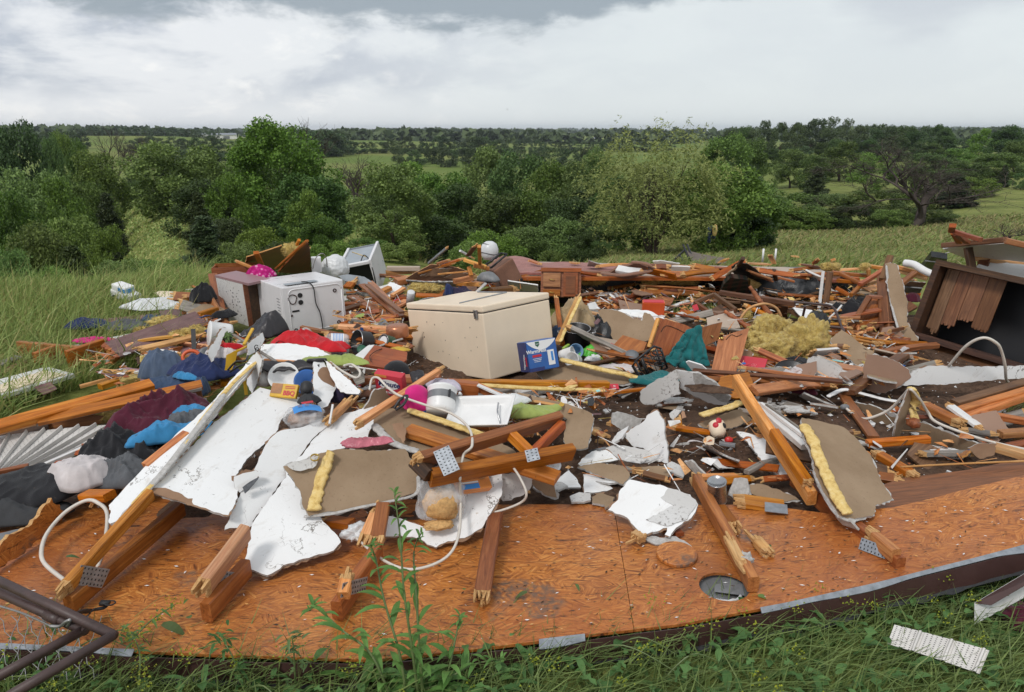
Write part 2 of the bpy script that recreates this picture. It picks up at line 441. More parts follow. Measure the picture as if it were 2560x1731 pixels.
simple('enamel_white',(.70,.685,.695),.32,.05,6,.06,.001,dirt=.35,dirtcol=(.20,.11,.08))
simple('enamel_cream',(.82,.675,.51),.38,.05,4,.08,.001,dirt=.14,dirtcol=(.30,.20,.13))
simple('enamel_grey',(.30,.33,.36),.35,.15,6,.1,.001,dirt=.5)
simple('white_plastic',(.74,.735,.73),.4,.06,8,.08,.001,dirt=.35)
simple('white_trim',(.66,.65,.64),.45,.1,9,.1,.001,dirt=.6)
simple('film_white',(.62,.63,.64),.35,.1,7,.3,.004,dirt=.2)
simple('steel',(.42,.42,.43),.28,.15,14,.1,.001,metal=.9,dirt=.3)
simple('galvanised',(.30,.32,.35),.42,.25,30,.3,.001,metal=.6,dirt=.4)
simple('iron_brown',(.060,.034,.031),.5,.25,20,.25,.002,dirt=.3,dirtcol=(.16,.075,.04))
simple('trim_brown',(.062,.030,.027),.35,.12,10,.08,.001,dirt=.3)
simple('black_plastic',(.016,.016,.018),.4,.3,20,.2,.002,dirt=.4,dirtcol=(.12,.09,.07))
simple('black_film',(.020,.021,.024),.32,.3,10,.5,.006,dirt=.5,dirtcol=(.11,.09,.075))
simple('grey_plastic',(.17,.175,.185),.45,.2,12,.1,.001,dirt=.5)
simple('tar_felt',(.028,.029,.032),.8,.3,30,.5,.003,dirt=.3)
simple('copper_pot',(.48,.20,.11),.30,.15,8,.1,.001,metal=.7,dirt=.3)
simple('plastic_red',(.55,.022,.020),.4,.15,8,.1,.001,dirt=.3)
simple('plastic_orange',(.62,.095,.022),.42,.12,8,.1,.001,dirt=.3)
simple('card_red',(.52,.030,.050),.5,.1,8,.1,.001,dirt=.4)
simple('card_blue',(.025,.11,.36),.4,.25,5,.1,.001,dirt=.2)
simple('card_navy',(.018,.030,.14),.4,.2,5,.1,.001,dirt=.2)
simple('card_white',(.72,.71,.71),.5,.06,8,.1,.001,dirt=.3)
simple('card_yellow',(.62,.36,.022),.5,.15,8,.1,.001,dirt=.3)
simple('card_brown',(.34,.15,.055),.5,.3,22,.2,.001,dirt=.3)
simple('card_orange',(.62,.22,.05),.5,.15,9,.1,.001,dirt=.3)
simple('ink_navy',(.015,.025,.12),.5,.05,8,dirt=0)
simple('ink_white',(.75,.75,.75),.5,.03,8,dirt=0)
simple('ink_red',(.50,.02,.035),.5,.05,8,dirt=0)
simple('ink_green',(.02,.10,.055),.5,.05,8,dirt=0)
simple('ink_blue',(.05,.24,.60),.5,.05,8,dirt=0)
simple('ink_black',(.012,.012,.014),.5,.05,8,dirt=0)
simple('blue_plastic',(.18,.32,.50),.4,.12,10,.1,.001,dirt=.4)
simple('green_plastic',(.08,.42,.035),.4,.15,10,.3,.003,dirt=.2)
simple('lime_plastic',(.28,.42,.05),.4,.15,10,.2,.003,dirt=.3)
simple('teal_glaze',(.28,.60,.58),.3,.2,30,.1,.001,dirt=.2)
simple('linoleum_pink',(.285,.165,.175),.45,.06,3,.08,.001,dirt=.35)
simple('panel_tan',(.42,.33,.26),.55,.08,3,.1,.001,dirt=.3)
simple('brass',(.55,.40,.12),.3,.1,10,metal=.9,dirt=.2)
simple('cord_white',(.60,.55,.49),.5,.1,20,.1,.001,dirt=.5)
simple('cord_black',(.015,.015,.016),.5,.2,20,dirt=.2)
simple('rubber',(.018,.018,.020),.6,.2,20,.3,.002,dirt=.4)
simple('leather_dark',(.022,.019,.022),.4,.3,14,.3,.003,dirt=.3)
simple('grain_tan',(.56,.33,.13),.8,.25,70,.8,.004,dirt=.2)
simple('wire_metal',(.35,.34,.33),.4,.2,20,metal=.7,dirt=.3)
simple('wrap_pink',(.48,.13,.17),.25,.35,12,.5,.006,dirt=.2)
simple('far_white',(.72,.71,.69),.5,.05,2,dirt=0)
simple('grey_shingle',(.10,.105,.115),.9,.45,90,.8,.004,dirt=.4,dirtcol=(.05,.035,.028))
simple('soffit_vinyl',(.58,.555,.53),.5,.15,5,.15,.001,dirt=1.3,dirtcol=(.12,.062,.038))
for nm,c in dict(cloth_navy=(.020,.032,.100),cloth_slate=(.075,.105,.165),cloth_black=(.016,.016,.019),cloth_maroon=(.085,.012,.028),
                  cloth_teal=(.012,.135,.140),cloth_blue=(.045,.24,.48),cloth_pink=(.62,.022,.20),cloth_tan=(.40,.29,.165),cloth_white=(.58,.53,.53),
                  cloth_red=(.52,.014,.022),cloth_grey=(.10,.105,.115),cloth_denim=(.045,.075,.14),cloth_green=(.30,.36,.10),cloth_purple=(.030,.022,.055),
                  carpet_pink=(.33,.145,.125),carpet_brown=(.23,.115,.075),trampoline=(.12,.085,.062),cloth_lilac=(.52,.48,.56),cloth_yellow=(.55,.36,.05)).items():
    cloth(nm,c)
t = NT('cloth_plaid')
def band(axis,k,lo,hi):
    s = t.n.new('ShaderNodeSeparateXYZ'); t.l.new(t.coord(),s.inputs[0])
    return t.rng(t.math('SINE',t.math('MULTIPLY',s.outputs[axis],k)),lo,hi)
c = t.mix(t.math('MULTIPLY',band(0,55,.1,.5),.7),(.030,.038,.030),(.115,.075,.055))
c = t.mix(t.math('MULTIPLY',band(1,60,.2,.6),.5),c,(.11,.035,.028))
t.done(c,.9,0,.2)
t = NT('cloth_floral')
v = t.voronoi(26)
c = t.ramp(v,(.28,(.62,.28,.42)),(.42,(.50,.02,.20)),(.7,(.34,.01,.12)))
t.done(c,.85,0,.2)
t = NT('insulation')
n1 = t.noise(22,6,.75); n2 = t.noise(4.5,4,.6)
c = t.ramp(n1,(.3,(.33,.20,.045)),(.55,(.62,.46,.14)),(.75,(.76,.64,.28)))
c = t.mix(t.rng(n2,.5,.68,0,.55),c,(.36,.22,.07))
t.bump(n1,1.0,.03); t.done(c,.95,0,.05,Sheen_Weight=.2)
t = NT('foam_yellow')
n1 = t.noise(30,6,.7)
c = t.ramp(n1,(.28,(.46,.28,.08)),(.5,(.74,.53,.20)),(.75,(.84,.68,.36)))
c = t.mix(t.rng(t.noise(48,4,.7),.66,.72,0,.6),c,(.09,.05,.03))
t.bump(n1,.9,.012); t.done(c,.75,0,.2)
t = NT('splinter_end')
n1 = t.noise(1,5,.7,t.mapping((20,160,160)))
t.bump(n1,.9,.01); t.done(t.ramp(n1,(.3,(.36,.15,.045)),(.55,(.66,.38,.15)),(.75,(.80,.58,.31))),.75)
t = NT('clear_film')
t.bump(t.noise(16,5,.6),.6,.02)
t.done((.85,.86,.88),.12,0,.5,Transmission_Weight=.0)
trn = t.n.new('ShaderNodeBsdfTransparent'); mx = t.n.new('ShaderNodeMixShader'); t.set(mx.inputs[0],t.rng(t.noise(9,4,.6),.35,.7,.18,.55))
t.l.new(trn.outputs[0],mx.inputs[1]); t.l.new(t.b.outputs[0],mx.inputs[2]); t.l.new(mx.outputs[0],t.n['Material Output'].inputs[0])
# -- the land
DK = [0,9,10.6,12.5,15,20,30,45,60,90,130,200,300,450,700,1200,2500,7000]
PROF = {
 -1.0: [0,-.1,-.7,-1.7,-2.9,-4.8,-6.4,-8.4,-8.6,-8.2,-7.5,-7,-7,-3.9,-6.2,-4.5,-4.2,-8],
 -.66: [0,-.05,-.6,-1.5,-2.7,-4.5,-6.2,-8.2,-8.6,-8.2,-7.5,-7,-7.2,-3.9,-6.2,-4.5,-4.2,-8],
 -.47: [0,0,-.25,-.8,-1.4,-2.0,-2.4,-2.6,-3.1,-6.0,-8.0,-8,-7.6,-4.0,-6.0,-4.6,-4.2,-8],
 -.33: [0,0,-.20,-.6,-1.3,-2.8,-4.6,-6.4,-8.0,-9.0,-9.6,-9,-8.6,-7,-6.6,-5.2,-4.4,-8],
 -.20: [0,0,-.20,-.5,-.9,-1.4,-2.2,-3.3,-5.5,-8.6,-9.6,-9,-8.6,-7,-6.6,-5.2,-4.4,-8],
 .02:  [0,0,-.15,-.5,-1.05,-2.3,-4.2,-6.8,-8.5,-9.5,-10,-10,-9.5,-8.4,-7.4,-5.6,-4.6,-8],
 .16:  [0,0,-.10,-.35,-.78,-1.6,-2.75,-4.5,-6.8,-9,-10,-10,-9,-8,-7,-6,-5,-8],
 .42:  [0,0,-.10,-.32,-.72,-1.45,-2.6,-4.25,-5.5,-6.4,-6.4,-4.6,-7,-7.5,-7,-6,-5,-8],
 .70:  [0,0,-.10,-.32,-.70,-1.35,-2.3,-3.6,-4.0,-3.9,-5.2,-4.4,-7,-7.5,-7,-6,-5,-8],
 1.0:  [0,0,-.10,-.32,-.70,-1.35,-2.2,-3.2,-3.4,-3.4,-5.0,-4.4,-7,-7.5,-7,-6,-5,-8]}
AK = sorted(PROF); TAB = np.array([PROF[a] for a in AK])
def land(x,y):
    x,y = np.atleast_1d(np.asarray(x,float)),np.atleast_1d(np.asarray(y,float))
    a = np.clip(x / np.maximum(y,4.0),AK[0],AK[-1]); d = np.clip(y,0,DK[-1])
    cols = np.stack([np.interp(d,DK,TAB[i]) for i in range(len(AK))])
    i = np.clip(np.searchsorted(AK,a) - 1,0,len(AK) - 2); ak = np.array(AK)
    t = (a - ak[i]) / (ak[i + 1] - ak[i]); t = t * t * (3 - 2 * t)
    k = np.arange(len(a))
    z = cols[i,k] * (1 - t) + cols[i + 1,k] * t
    roll = np.clip((d - 60) / 300,0,1)
    z = z + roll * (1.6 * np.sin(x / 97 + 1.1) * np.cos(y / 143) + 1.1 * np.sin(x / 231 + y / 187))
    z = z + np.clip((d - 700) / 1500,0,1) * (5 * np.sin(x / 610 + 2) * np.sin(y / 480) )
    z = z + .05 * np.sin(x * 1.7 + y * .9) * np.sin(y * 1.3) * np.clip((d - 7) / 5,0,1) * np.clip((16 - d) / 4,0,1)
    return z
def gz(x,y): return float(land(x,y)[0])
ys = np.concatenate([np.linspace(-6,26,120),26 * (7000 / 26) ** (np.linspace(0,1,190)[1:])])
ss = np.linspace(-1,1,201)
yy,sg = np.meshgrid(ys,ss,indexing='ij')
xx = sg * (8 + 1.25 * np.maximum(yy,0))
zz = land(xx.ravel(),yy.ravel())
nr,nc = xx.shape
idx = np.arange(nr * nc).reshape(nr,nc)
q = np.stack([idx[:-1,:-1],idx[:-1,1:],idx[1:,1:],idx[1:,:-1]],-1).reshape(-1,4)
props(link('ground',bigmesh('ground',np.stack([xx.ravel(),yy.ravel(),zz],1),q,'ground_grass',smooth=True)),'rolling grassy hilltop falling to a wooded valley',kind='structure')

# bare soil and loose brown fill under the wreck
sxs,sys_ = np.linspace(-2.2,5.0,280),np.linspace(2.75,8.4,260)
gx,gy = np.meshgrid(sxs,sys_,indexing='xy')
hz = np.array([[0.0] * len(sxs) for _ in sys_])
for j,y in enumerate(sys_):
    for i,x in enumerate(sxs):
        e = min(1,max(0,(y - 2.75 - .12 * nz(x,3,0,2.1)) / .35)) * min(1,max(0,(8.4 + .9 * nz(x * 1.7,8) - .7 - y) / .6)) * min(1,max(0,(x + 2.2 - .3 * (y - 2.75) * .5) / .4))
        h = .085 + .055 * fb(x,y,0,1.3,3) + .022 * fb(x,y,2,7,3)
        hz[j,i] = -.05 + (h + .05) * e
idx = np.arange(gx.size).reshape(gx.shape)
q = np.stack([idx[:-1,:-1],idx[:-1,1:],idx[1:,1:],idx[1:,:-1]],-1).reshape(-1,4)
props(link('soil',bigmesh('soil',np.stack([gx.ravel(),gy.ravel(),hz.ravel()],1),q,'soil',smooth=True)),'loose dark brown soil and fill under the wreckage',kind='structure')
def soilz(x,y):
    i = int(np.clip((x + 2.2) / 7.2 * 279,0,279)); j = int(np.clip((y - 2.75) / 5.65 * 259,0,259)); return float(hz[j,i])

# -- roof deck lying upside down in front
FRONT = [(-140,1603,.11),(0,1612,.11),(420,1632,.11),(760,1645,.11),(930,1650,.10),(1120,1630,.11),(1420,1594,.12),(1700,1560,.13),(1960,1512,.14),(2170,1466,.17),(2320,1428,.20),(2440,1398,.24),(2560,1366,.28),(2720,1322,.34)]
BACK = [(-140,1210,.07),(0,1212,.07),(420,1212,.07),(760,1222,.075),(930,1240,.08),(1180,1262,.09),(1500,1262,.11),(1700,1262,.12),(1900,1262,.14),(2080,1285,.19),(2235,1268,.235),(2330,1246,.26),(2420,1222,.285),(2560,1188,.32),(2720,1150,.38)]
def along(tab,px):
    for i in range(len(tab) - 1):
        if px <= tab[i + 1][0] or i == len(tab) - 2:
            a,b = tab[i],tab[i + 1]; t = (px - a[0]) / (b[0] - a[0])
            return P(px,a[1] + (b[1] - a[1]) * t,a[2] + (b[2] - a[2]) * t)
deck = empty('roof_deck',Matrix.Translation((0,2.6,0)),'large orange wet chipboard roof deck lying in front under the white drywall','roof')
OFF = Vector((0,-2.6,0))
def deck_panel(f0,f1,b0,b1,nu,nv,cut=None,th=.012):
    top = []
    for j in range(nv + 1):
        for i in range(nu + 1):
            u,v = i / nu,j / nv
            fp,bp = along(FRONT,f0 + (f1 - f0) * u),along(BACK,b0 + (b1 - b0) * u)
            p = fp.lerp(bp,v)
            p.z += .004 * fb(p.x,p.y,0,2.2,2)
            top.append(p + OFF)
    n = len(top)
    idf = lambda i,j: j * (nu + 1) + i
    fs = [(idf(i,j),idf(i + 1,j),idf(i + 1,j + 1),idf(i,j + 1)) for j in range(nv) for i in range(nu)]
    fs += [tuple(k + n for k in f[::-1]) for f in fs]
    ring = [idf(i,0) for i in range(nu)] + [idf(nu,j) for j in range(nv)] + [idf(i,nv) for i in range(nu,0,-1)] + [idf(0,j) for j in range(nv,0,-1)]
    fs += [(ring[k],ring[k] + n,ring[(k + 1) % len(ring)] + n,ring[(k + 1) % len(ring)]) for k in range(len(ring))]
    me = mesh('osb_panel',top + [p - Vector((0,0,th)) for p in top],fs,['osb'])
    o = link('osb_panel',me,deck)
    if cut is not None:
        c = MB().lathe([(.0,-.3),(cut[1],-.3),(cut[1],.3),(.0,.3)],40).build('cutter','osb'); c.location = cut[0]
        md = o.modifiers.new('b','BOOLEAN'); md.object = c; md.solver = 'EXACT'
        bpy.context.view_layer.update()
        new = bpy.data.meshes.new_from_object(o.evaluated_get(bpy.context.evaluated_depsgraph_get()))
        o.modifiers.clear(); o.data = new; bpy.data.objects.remove(c)
    return o
deck_panel(-140,1584,-140,1533.4,60,18)
HOLE = P(1810,1466,.135)
deck_panel(1585.6,2720,1535,2720,44,18,(HOLE,.098))
# brown drip edge, bent bright flashing and loose shingle lip along the front
mb,mf,ms = MB(),MB(),MB(); runs = []; was = False
NN = 150
for i in range(NN):
    for k,m_ in ((0,mb),(1,mf),(2,ms)):
        q4 = []
        for e in (i,i + 1):
            px = -140 + 2860 * e / NN
            p = along(FRONT,px) + OFF
            w = nz(px * .011,1.7); tilt = max(0,nz(px * .004,9.0) + .15)
            if k == 0: q4.append((p + Vector((0,-.018,-.004 - .012 * tilt)),p + Vector((0,-.028 - .01 * w,-.085 - .014 * w))))
            if k == 1: q4.append((p + Vector((0,.002,.004)),p + Vector((0,-.016 - .035 * max(0,tilt - .12),-.003 - .012 * tilt))))
            if k == 2:
                sc = max(0,nz(px * .02,4.4)) * .03
                q4.append((p + Vector((0,-.018,-.08)),p + Vector((0,-.040 - sc,-.098 - sc * .6))))
        (a,b),(c,d) = q4
        if k == 1:
            pf_ = -140 + 2860 * i / NN; on = pf_ < 320 or pf_ > 1900 or 1330 < pf_ < 1460
            if on and not was: runs.append(MB())
            was = on
            if not on: continue
            m_ = runs[-1]
        m_.add([a,c,d,b],[(0,1,2,3)])
for m_,nm,mt in [(mb,'drip_edge','trim_brown'),(ms,'shingle_lip','tar_felt')] + [(r_,'flashing','galvanised') for r_ in runs]:
    o = m_.build(nm,mt,deck); md = o.modifiers.new('s','SOLIDIFY'); md.thickness = .004
# grey vent pan seen through the round hole
m_ = MB().lathe([(.0,-.055),(.06,-.058),(.10,-.05),(.125,-.02),(.13,-.018)],32)
m_.add([(-.03,.02,-.04),(.08,-.02,-.03),(.09,.05,-.025),(-.02,.06,-.03)],[(0,1,2,3)])
o = m_.build('vent_pan','grey_plastic',deck,None,True); o.location = HOLE + OFF
m_ = MB(); pts = [(math.cos(a) * .07,math.sin(a) * .05,-.035 + .012 * nz(a * 3)) for a in np.linspace(-2.2,-.2,9)]
m_.tube(pts,.007,6); o = m_.build('torn_flashing','film_white',deck,None,True); o.location = HOLE + OFF
# second sheet of decking, darker and lower, behind on the right
def flat_board(name,corners,th,mats,label,cat,parent=None):
    pts = [P(*c) for c in corners]; c0 = sum(pts,Vector()) / len(pts)
    n = (pts[1] - pts[0]).cross(pts[2] - pts[0]).normalized()
    if n.z < 0: n = -n; pts.reverse()
    mw = frame(c0,pts[1] - pts[0],n); inv = mw.inverted()
    v = [inv @ p for p in pts]; k = len(v)
    me = mesh(name,v + [p - Vector((0,0,th)) for p in v],[tuple(range(k)),tuple(range(2 * k - 1,k - 1,-1))] + [(i,i + k,(i + 1) % k + k,(i + 1) % k) for i in range(k)],mats)
    return props(link(name,me,parent,mw),label,cat)
flat_board('chipboard_sheet',[(2130,1300,.12),(2420,1262,.16),(2640,1200,.2),(2640,1130,.2),(2420,1175,.17),(2260,1195,.15),(2150,1230,.13)],.012,['ply_dark'],'dark damp chipboard sheet tucked behind the raised right end of deck','board')
# -- vegetation
def proj(x,y,z):
    rx,ry,rz = x,y,z - CAM_H
    dep = ry * CP - rz * SP; up = ry * SP + rz * CP
    return 1280 + FPX * rx / dep,865.5 - FPX * up / dep
def inpoly(px,py,poly):
    ins = np.zeros(len(px),bool); n = len(poly)
    for i in range(n):
        x1,y1 = poly[i]; x2,y2 = poly[(i + 1) % n]
        c = ((y1 > py) != (y2 > py)) & (px < (x2 - x1) * (py - y1) / (y2 - y1 + 1e-12) + x1); ins ^= c
    return ins
rng = np.random.default_rng(11)
def leaf_quads(pos,size,aspect=.55,droop=0.0,jit=1.0,updir=.55):
    """one small folded diamond per position"""
    n = len(pos)
    nrm = rng.normal(size=(n,3)) * jit; nrm[:,2] = np.abs(nrm[:,2]) + updir; nrm /= np.linalg.norm(nrm,axis=1)[:,None]
    t = rng.normal(size=(n,3)); t[:,2] -= droop; t -= nrm * (t * nrm).sum(1)[:,None]; t /= np.linalg.norm(t,axis=1)[:,None] + 1e-9
    b = np.cross(nrm,t)
    s = (size * rng.uniform(.6,1.4,n))[:,None]
    v = np.empty((n,4,3))
    v[:,0] = pos - t * s * .5; v[:,2] = pos + t * s * .5
    v[:,1] = pos + b * s * aspect * .5 - nrm * s * .08; v[:,3] = pos - b * s * aspect * .5 - nrm * s * .08
    return v.reshape(-1,3),np.arange(4 * n).reshape(n,4)
def shell(cs,rs,n_per,fill=.45):
    out = []
    for c,r in zip(cs,rs):
        n = max(6,int(n_per * r * r))
        d = rng.normal(size=(n,3)); d /= np.linalg.norm(d,axis=1)[:,None]
        rad = (fill + (1 - fill) * rng.random(n) ** .6)[:,None]
        out.append(np.asarray(c) + d * rad * r * np.array([1.15,1.15,.75]))
    return np.concatenate(out)
def branches(m,p,d,ln,r,depth,tips,spread=.7,up=.25,rs=None,seg=3,crook=.18,kids=(2,3)):
    pts = [Vector(p)]; d = Vector(d).normalized()
    for i in range(seg):
        d = (d + Vector((rs.uniform(-crook,crook),rs.uniform(-crook,crook),rs.uniform(-crook,crook) + up * .12))).normalized()
        pts.append(pts[-1] + d * ln / seg)
    m.tube(pts,r,6 if depth > 2 else 4,cap=False,taper=r * .55)
    tips.append((pts[-1].copy(),depth))
    if depth <= 0: return
    for k in range(rs.choice(kids) + 1):
        a = rs.uniform(0,6.283); s = rs.uniform(.35,1) * spread
        side = d.orthogonal().normalized(); side.rotate(Matrix.Rotation(a,3,d))
        nd = (d + side * s * 1.5 + Vector((0,0,up))).normalized()
        q = pts[rs.randint(1,seg)]
        branches(m,q,nd,ln * rs.uniform(.55,.8),r * .52,depth - 1,tips,spread,up,rs,seg,crook,kids)
TREES = {}
def proto(kind,trunk_m,crown_v,crown_q,leafmat,barkmat='bark'):
    tm = mesh(kind + '_trunk',trunk_m.v,trunk_m.f,[barkmat],None,True) if trunk_m else None
    cm = bigmesh(kind + '_crown',crown_v,crown_q,leafmat) if crown_v is not None else None
    TREES[kind] = (tm,cm)
def deciduous(kind,seed,leafmat,n_per,lsize,low=.18,width=.40,lobes=26,droop=.3,trunk_fork=.22,sparse=1.0):
    rs = random.Random(seed); m = MB(); tips = []
    branches(m,(0,0,0),(0,0,1),trunk_fork,.028,4,tips,.85,.30,rs,3,.15,(1,2,2))
    cs,rr = [],[]
    for i in range(lobes):
        a = rs.uniform(0,6.283); h = rs.uniform(low,.94)
        prof = math.sin(math.pi * min(1,max(0,(h - low + .10) / (1.08 - low)))) ** .55
        rad = width * prof * rs.uniform(.25,1.0) ** .5
        cs.append((rad * math.cos(a),rad * math.sin(a),h)); rr.append(rs.uniform(.07,.15) * sparse)
    zs = [c[2] + r * .75 for c,r in zip(cs,rr)]; f = 1.0 / max(zs)
    cs = [(c[0],c[1],c[2] * f) for c in cs]
    pos = shell(cs,rr,n_per)
    pos += rng.normal(size=pos.shape) * .012
    pos = pos[np.array([nz(p[0] * 9 + seed,p[1] * 9,p[2] * 9) > -.22 + .25 * rs.random() - .12 for p in pos])]
    v,q = leaf_quads(pos,lsize,.62,droop)
    proto(kind,m,v,q,leafmat)
deciduous('oak_a',3,'leaf_green',42000,.027,.08,.42,46)
deciduous('oak_b',5,'leaf_green',42000,.026,.06,.38,50)
deciduous('oak_c',9,'leaf_deep',40000,.029,.06,.44,48)
deciduous('oak_d',14,'leaf_green',38000,.027,.10,.45,44,.6,.22,.95)
deciduous('big_open',21,'leaf_green',60000,.021,.12,.40,90,.5,.20,.80)
deciduous('bush_a',31,'leaf_green',26000,.036,.03,.60,34,.2,.05,1.35)
deciduous('bush_b',33,'leaf_deep',26000,.036,.03,.62,34,.2,.05,1.35)
deciduous('far_a',41,'leaf_far',11000,.050,.04,.42,22,.2,.18,1.25)
deciduous('far_b',43,'leaf_far',11000,.050,.04,.50,22,.2,.18,1.25)
def conifer(kind,seed,width,n,lsize):
    rs = random.Random(seed); m = MB(); m.tube([(0,0,0),(0,0,.5),(.01,0,.95)],.02,6,cap=False,taper=.003)
    pos = []
    for i in range(150):
        h = rs.random() ** 1.15; a = rs.uniform(0,6.283)
        L = width * (1 - h) ** .75 * (.65 + .5 * nz(a * 1.3,h * 5,seed)) * rs.uniform(.75,1.1) + .02
        k = int(n * (L + .05) / 18)
        t = rng.random(k) ** .6
        p = np.stack([t * L * math.cos(a),t * L * math.sin(a),.04 + .93 * h + t * L * .45 - .25 * L * t * t],1)
        pos.append(p + rng.normal(size=p.shape) * np.array([.02,.02,.014]))
    v,q = leaf_quads(np.concatenate(pos),lsize,.35,-.4)
    proto(kind,m,v,q,'leaf_cedar')
conifer('cedar_a',4,.30,14000,.042)
conifer('cedar_b',8,.38,14000,.042)
# willow: many thin leaning stems and fine hanging sprays
def willow():
    rs = random.Random(77); m = MB(); tips = []
    for k in range(7):
        a = rs.uniform(0,6.283); lean = rs.uniform(.15,.55)
        branches(m,(.02 * math.cos(a),.02 * math.sin(a),0),(math.cos(a) * lean,math.sin(a) * lean,1),rs.uniform(.26,.40),.014,4,tips,.6,.34,rs,4,.16,(1,2,2))
    pos = []
    for k in range(2500):
        d = Vector((rs.gauss(0,1),rs.gauss(0,1),rs.gauss(0,1))).normalized() * rs.random() ** .28
        lob = 1 + .42 * nz(d.x * 2.6,d.y * 2.6,d.z * 2.6)
        p = Vector((d.x * .50 * lob,d.y * .50 * lob,.50 + d.z * .44 * lob))
        if p.z < .22 and rs.random() < .75: continue
        if nz(p.x * 7,p.y * 7,p.z * 7) < -.08: continue
        a = math.atan2(p.y,p.x) + rs.gauss(0,.7); L = rs.uniform(.06,.13); n_ = rs.randint(10,18); t = np.linspace(0,1,n_)
        q = np.stack([p.x + t * L * math.cos(a) * .8,p.y + t * L * math.sin(a) * .8,p.z + .02 * np.sin(t * 3) - t * t * L * .8],1); pos.append(q + rng.normal(size=q.shape) * .007)
    for k in range(9):
        x0,z0 = rs.gauss(-.1,.22),rs.uniform(.9,.97); q = np.stack([x0 + .02 * np.arange(14) * rs.uniform(-.5,.5),np.zeros(14),z0 + .006 * np.arange(14)],1); pos.append(q + rng.normal(size=q.shape) * .012)
    pos = np.concatenate(pos); f = 1 / np.percentile(pos[:,2],99.8); pos *= np.array([1,1,f])
    zm = max(v.z for v in m.v); m.v = [Vector((v.x * .8,v.y * .8,v.z / zm * .92)) for v in m.v]
    v,q = leaf_quads(pos,.026,.26,.8)
    proto('willow',m,v,q,'leaf_willow')
willow()
def deadtree(kind,seed,depth,spread,up,r=.024,base=.24,kids=(2,3)):
    rs = random.Random(seed); m = MB(); tips = []
    branches(m,(0,0,0),(.08,0,1),base,r,depth,tips,spread,up,rs,4,.28,kids)
    f = 1 / max(v.z for v in m.v)
    for v in m.v: v *= f
    proto(kind,m,None,None,None,'bark_dead')
deadtree('dead_a',2,5,.85,.18,.015)
deadtree('dead_b',6,5,.6,.35,.014)
deadtree('dead_wide',15,6,.95,.16,.011,.20)
def place(kind,name,x,y,h,wide,label,group=None,rot=None,lean=0):
    tm,cm = TREES[kind]
    o = empty(name,None,label,'tree' if 'bush' not in name and 'shrub' not in name else 'shrub',group)
    o.location = (x,y,gz(x,y) - .05); o.scale = (h * wide,h * wide,h); o.rotation_euler = (0,lean,random.uniform(0,6.28) if rot is None else rot)
    if tm: link('trunk',tm,o)
    if cm: link('crown',cm,o)
    return o
def tree(kind,name,px,pytop,d,wpx,label,group=None,rot=None,lean=0):
    """a tree whose foot is on the land at distance d, its tip and spread as tall and wide as the photograph shows"""
    p = PY(px,pytop,d); zb = gz(p.x,p.y); h = p.z - zb
    unit = {'oak_a': .95,'oak_b': .9,'oak_c': 1.05,'oak_d': 1.05,'big_open': .88,'bush_a': 1.45,'bush_b': 1.45,'far_a': 1.0,'far_b': 1.2,'cedar_a': .55,'cedar_b': .7,'willow': 1.0,'dead_a': .9,'dead_b': .8,'dead_wide': 1.3}[kind]
    if kind in ('dead_a','dead_b','dead_wide','willow'):
        me = TREES[kind][1] or TREES[kind][0]; n = len(me.vertices); co = np.empty(n * 3); me.vertices.foreach_get('co',co); co = co.reshape(-1,3)
        unit = np.percentile(co[:,0],98) - np.percentile(co[:,0],2)
    wide = (wpx / FPX * d) / (unit * h)
    if 'cedar' in kind: wide = max(wide,.85)
    return place(kind,name,p.x,p.y,h,wide,label,group,rot,lean)
# --- the trees one can pick out
tree('big_open','leafy_tree',690,292,36,290,'tall broad green tree rising above the horizon left of centre',None,.6)
tree('willow','willow_tree',1655,302,21,330,'feathery pale green willow standing behind the broken floor',None,2.2)
tree('dead_wide','dead_tree',2310,318,44,400,'bare grey spreading dead tree on the right hill',None,.4)
tree('dead_b','dead_tree',262,305,80,62,'left one of two thin bare trees by the far green field')
tree('dead_a','dead_tree',322,312,80,80,'right one of two thin bare trees by the far green field')
tree('dead_b','dead_tree',782,290,48,110,'bare twiggy treetop showing over the tall tree\'s right shoulder')
tree('dead_a','dead_tree',862,370,52,130,'bare crooked tree just right of the tall broad tree')
tree('dead_a','dead_tree',2530,545,24,70,'small bare thorny snag on the right slope')
tree('cedar_b','cedar_tree',398,392,42,76,'dark pointed cedar at the top of the left clearing')
tree('cedar_b','cedar_tree',858,478,50,72,'small dark round cedar alone in the centre-left clearing')
tree('cedar_a','cedar_tree',930,520,38,60,'narrow dark cedar right of the lone round cedar')
tree('cedar_b','cedar_tree',492,478,27,110,'dark cedar right of the left clearing')
tree('cedar_b','cedar_tree',505,535,19,170,'near dark cedar above the pile of upended panels')
tree('cedar_b','cedar_tree',2515,412,78,46,'small dark cedar alone on the far right slope')
tree('bush_b','leafy_bush',1090,535,22,240,'dark bush behind the heap of white panels')
tree('oak_b','leafy_tree',640,560,21,150,'bright green young tree behind the upended brown panel')
tree('bush_a','leafy_bush',1385,620,15,90,'small round bush behind the pink carpet')
tree('oak_d','leafy_tree',2460,320,150,75,'lone light green roundish tree on the far right ridge')
tree('oak_c','leafy_tree',2530,312,140,110,'large dark tree at the right edge of the far ridge')
tree('oak_c','leafy_tree',25,298,46,190,'tall dark tree at the left edge of the view')
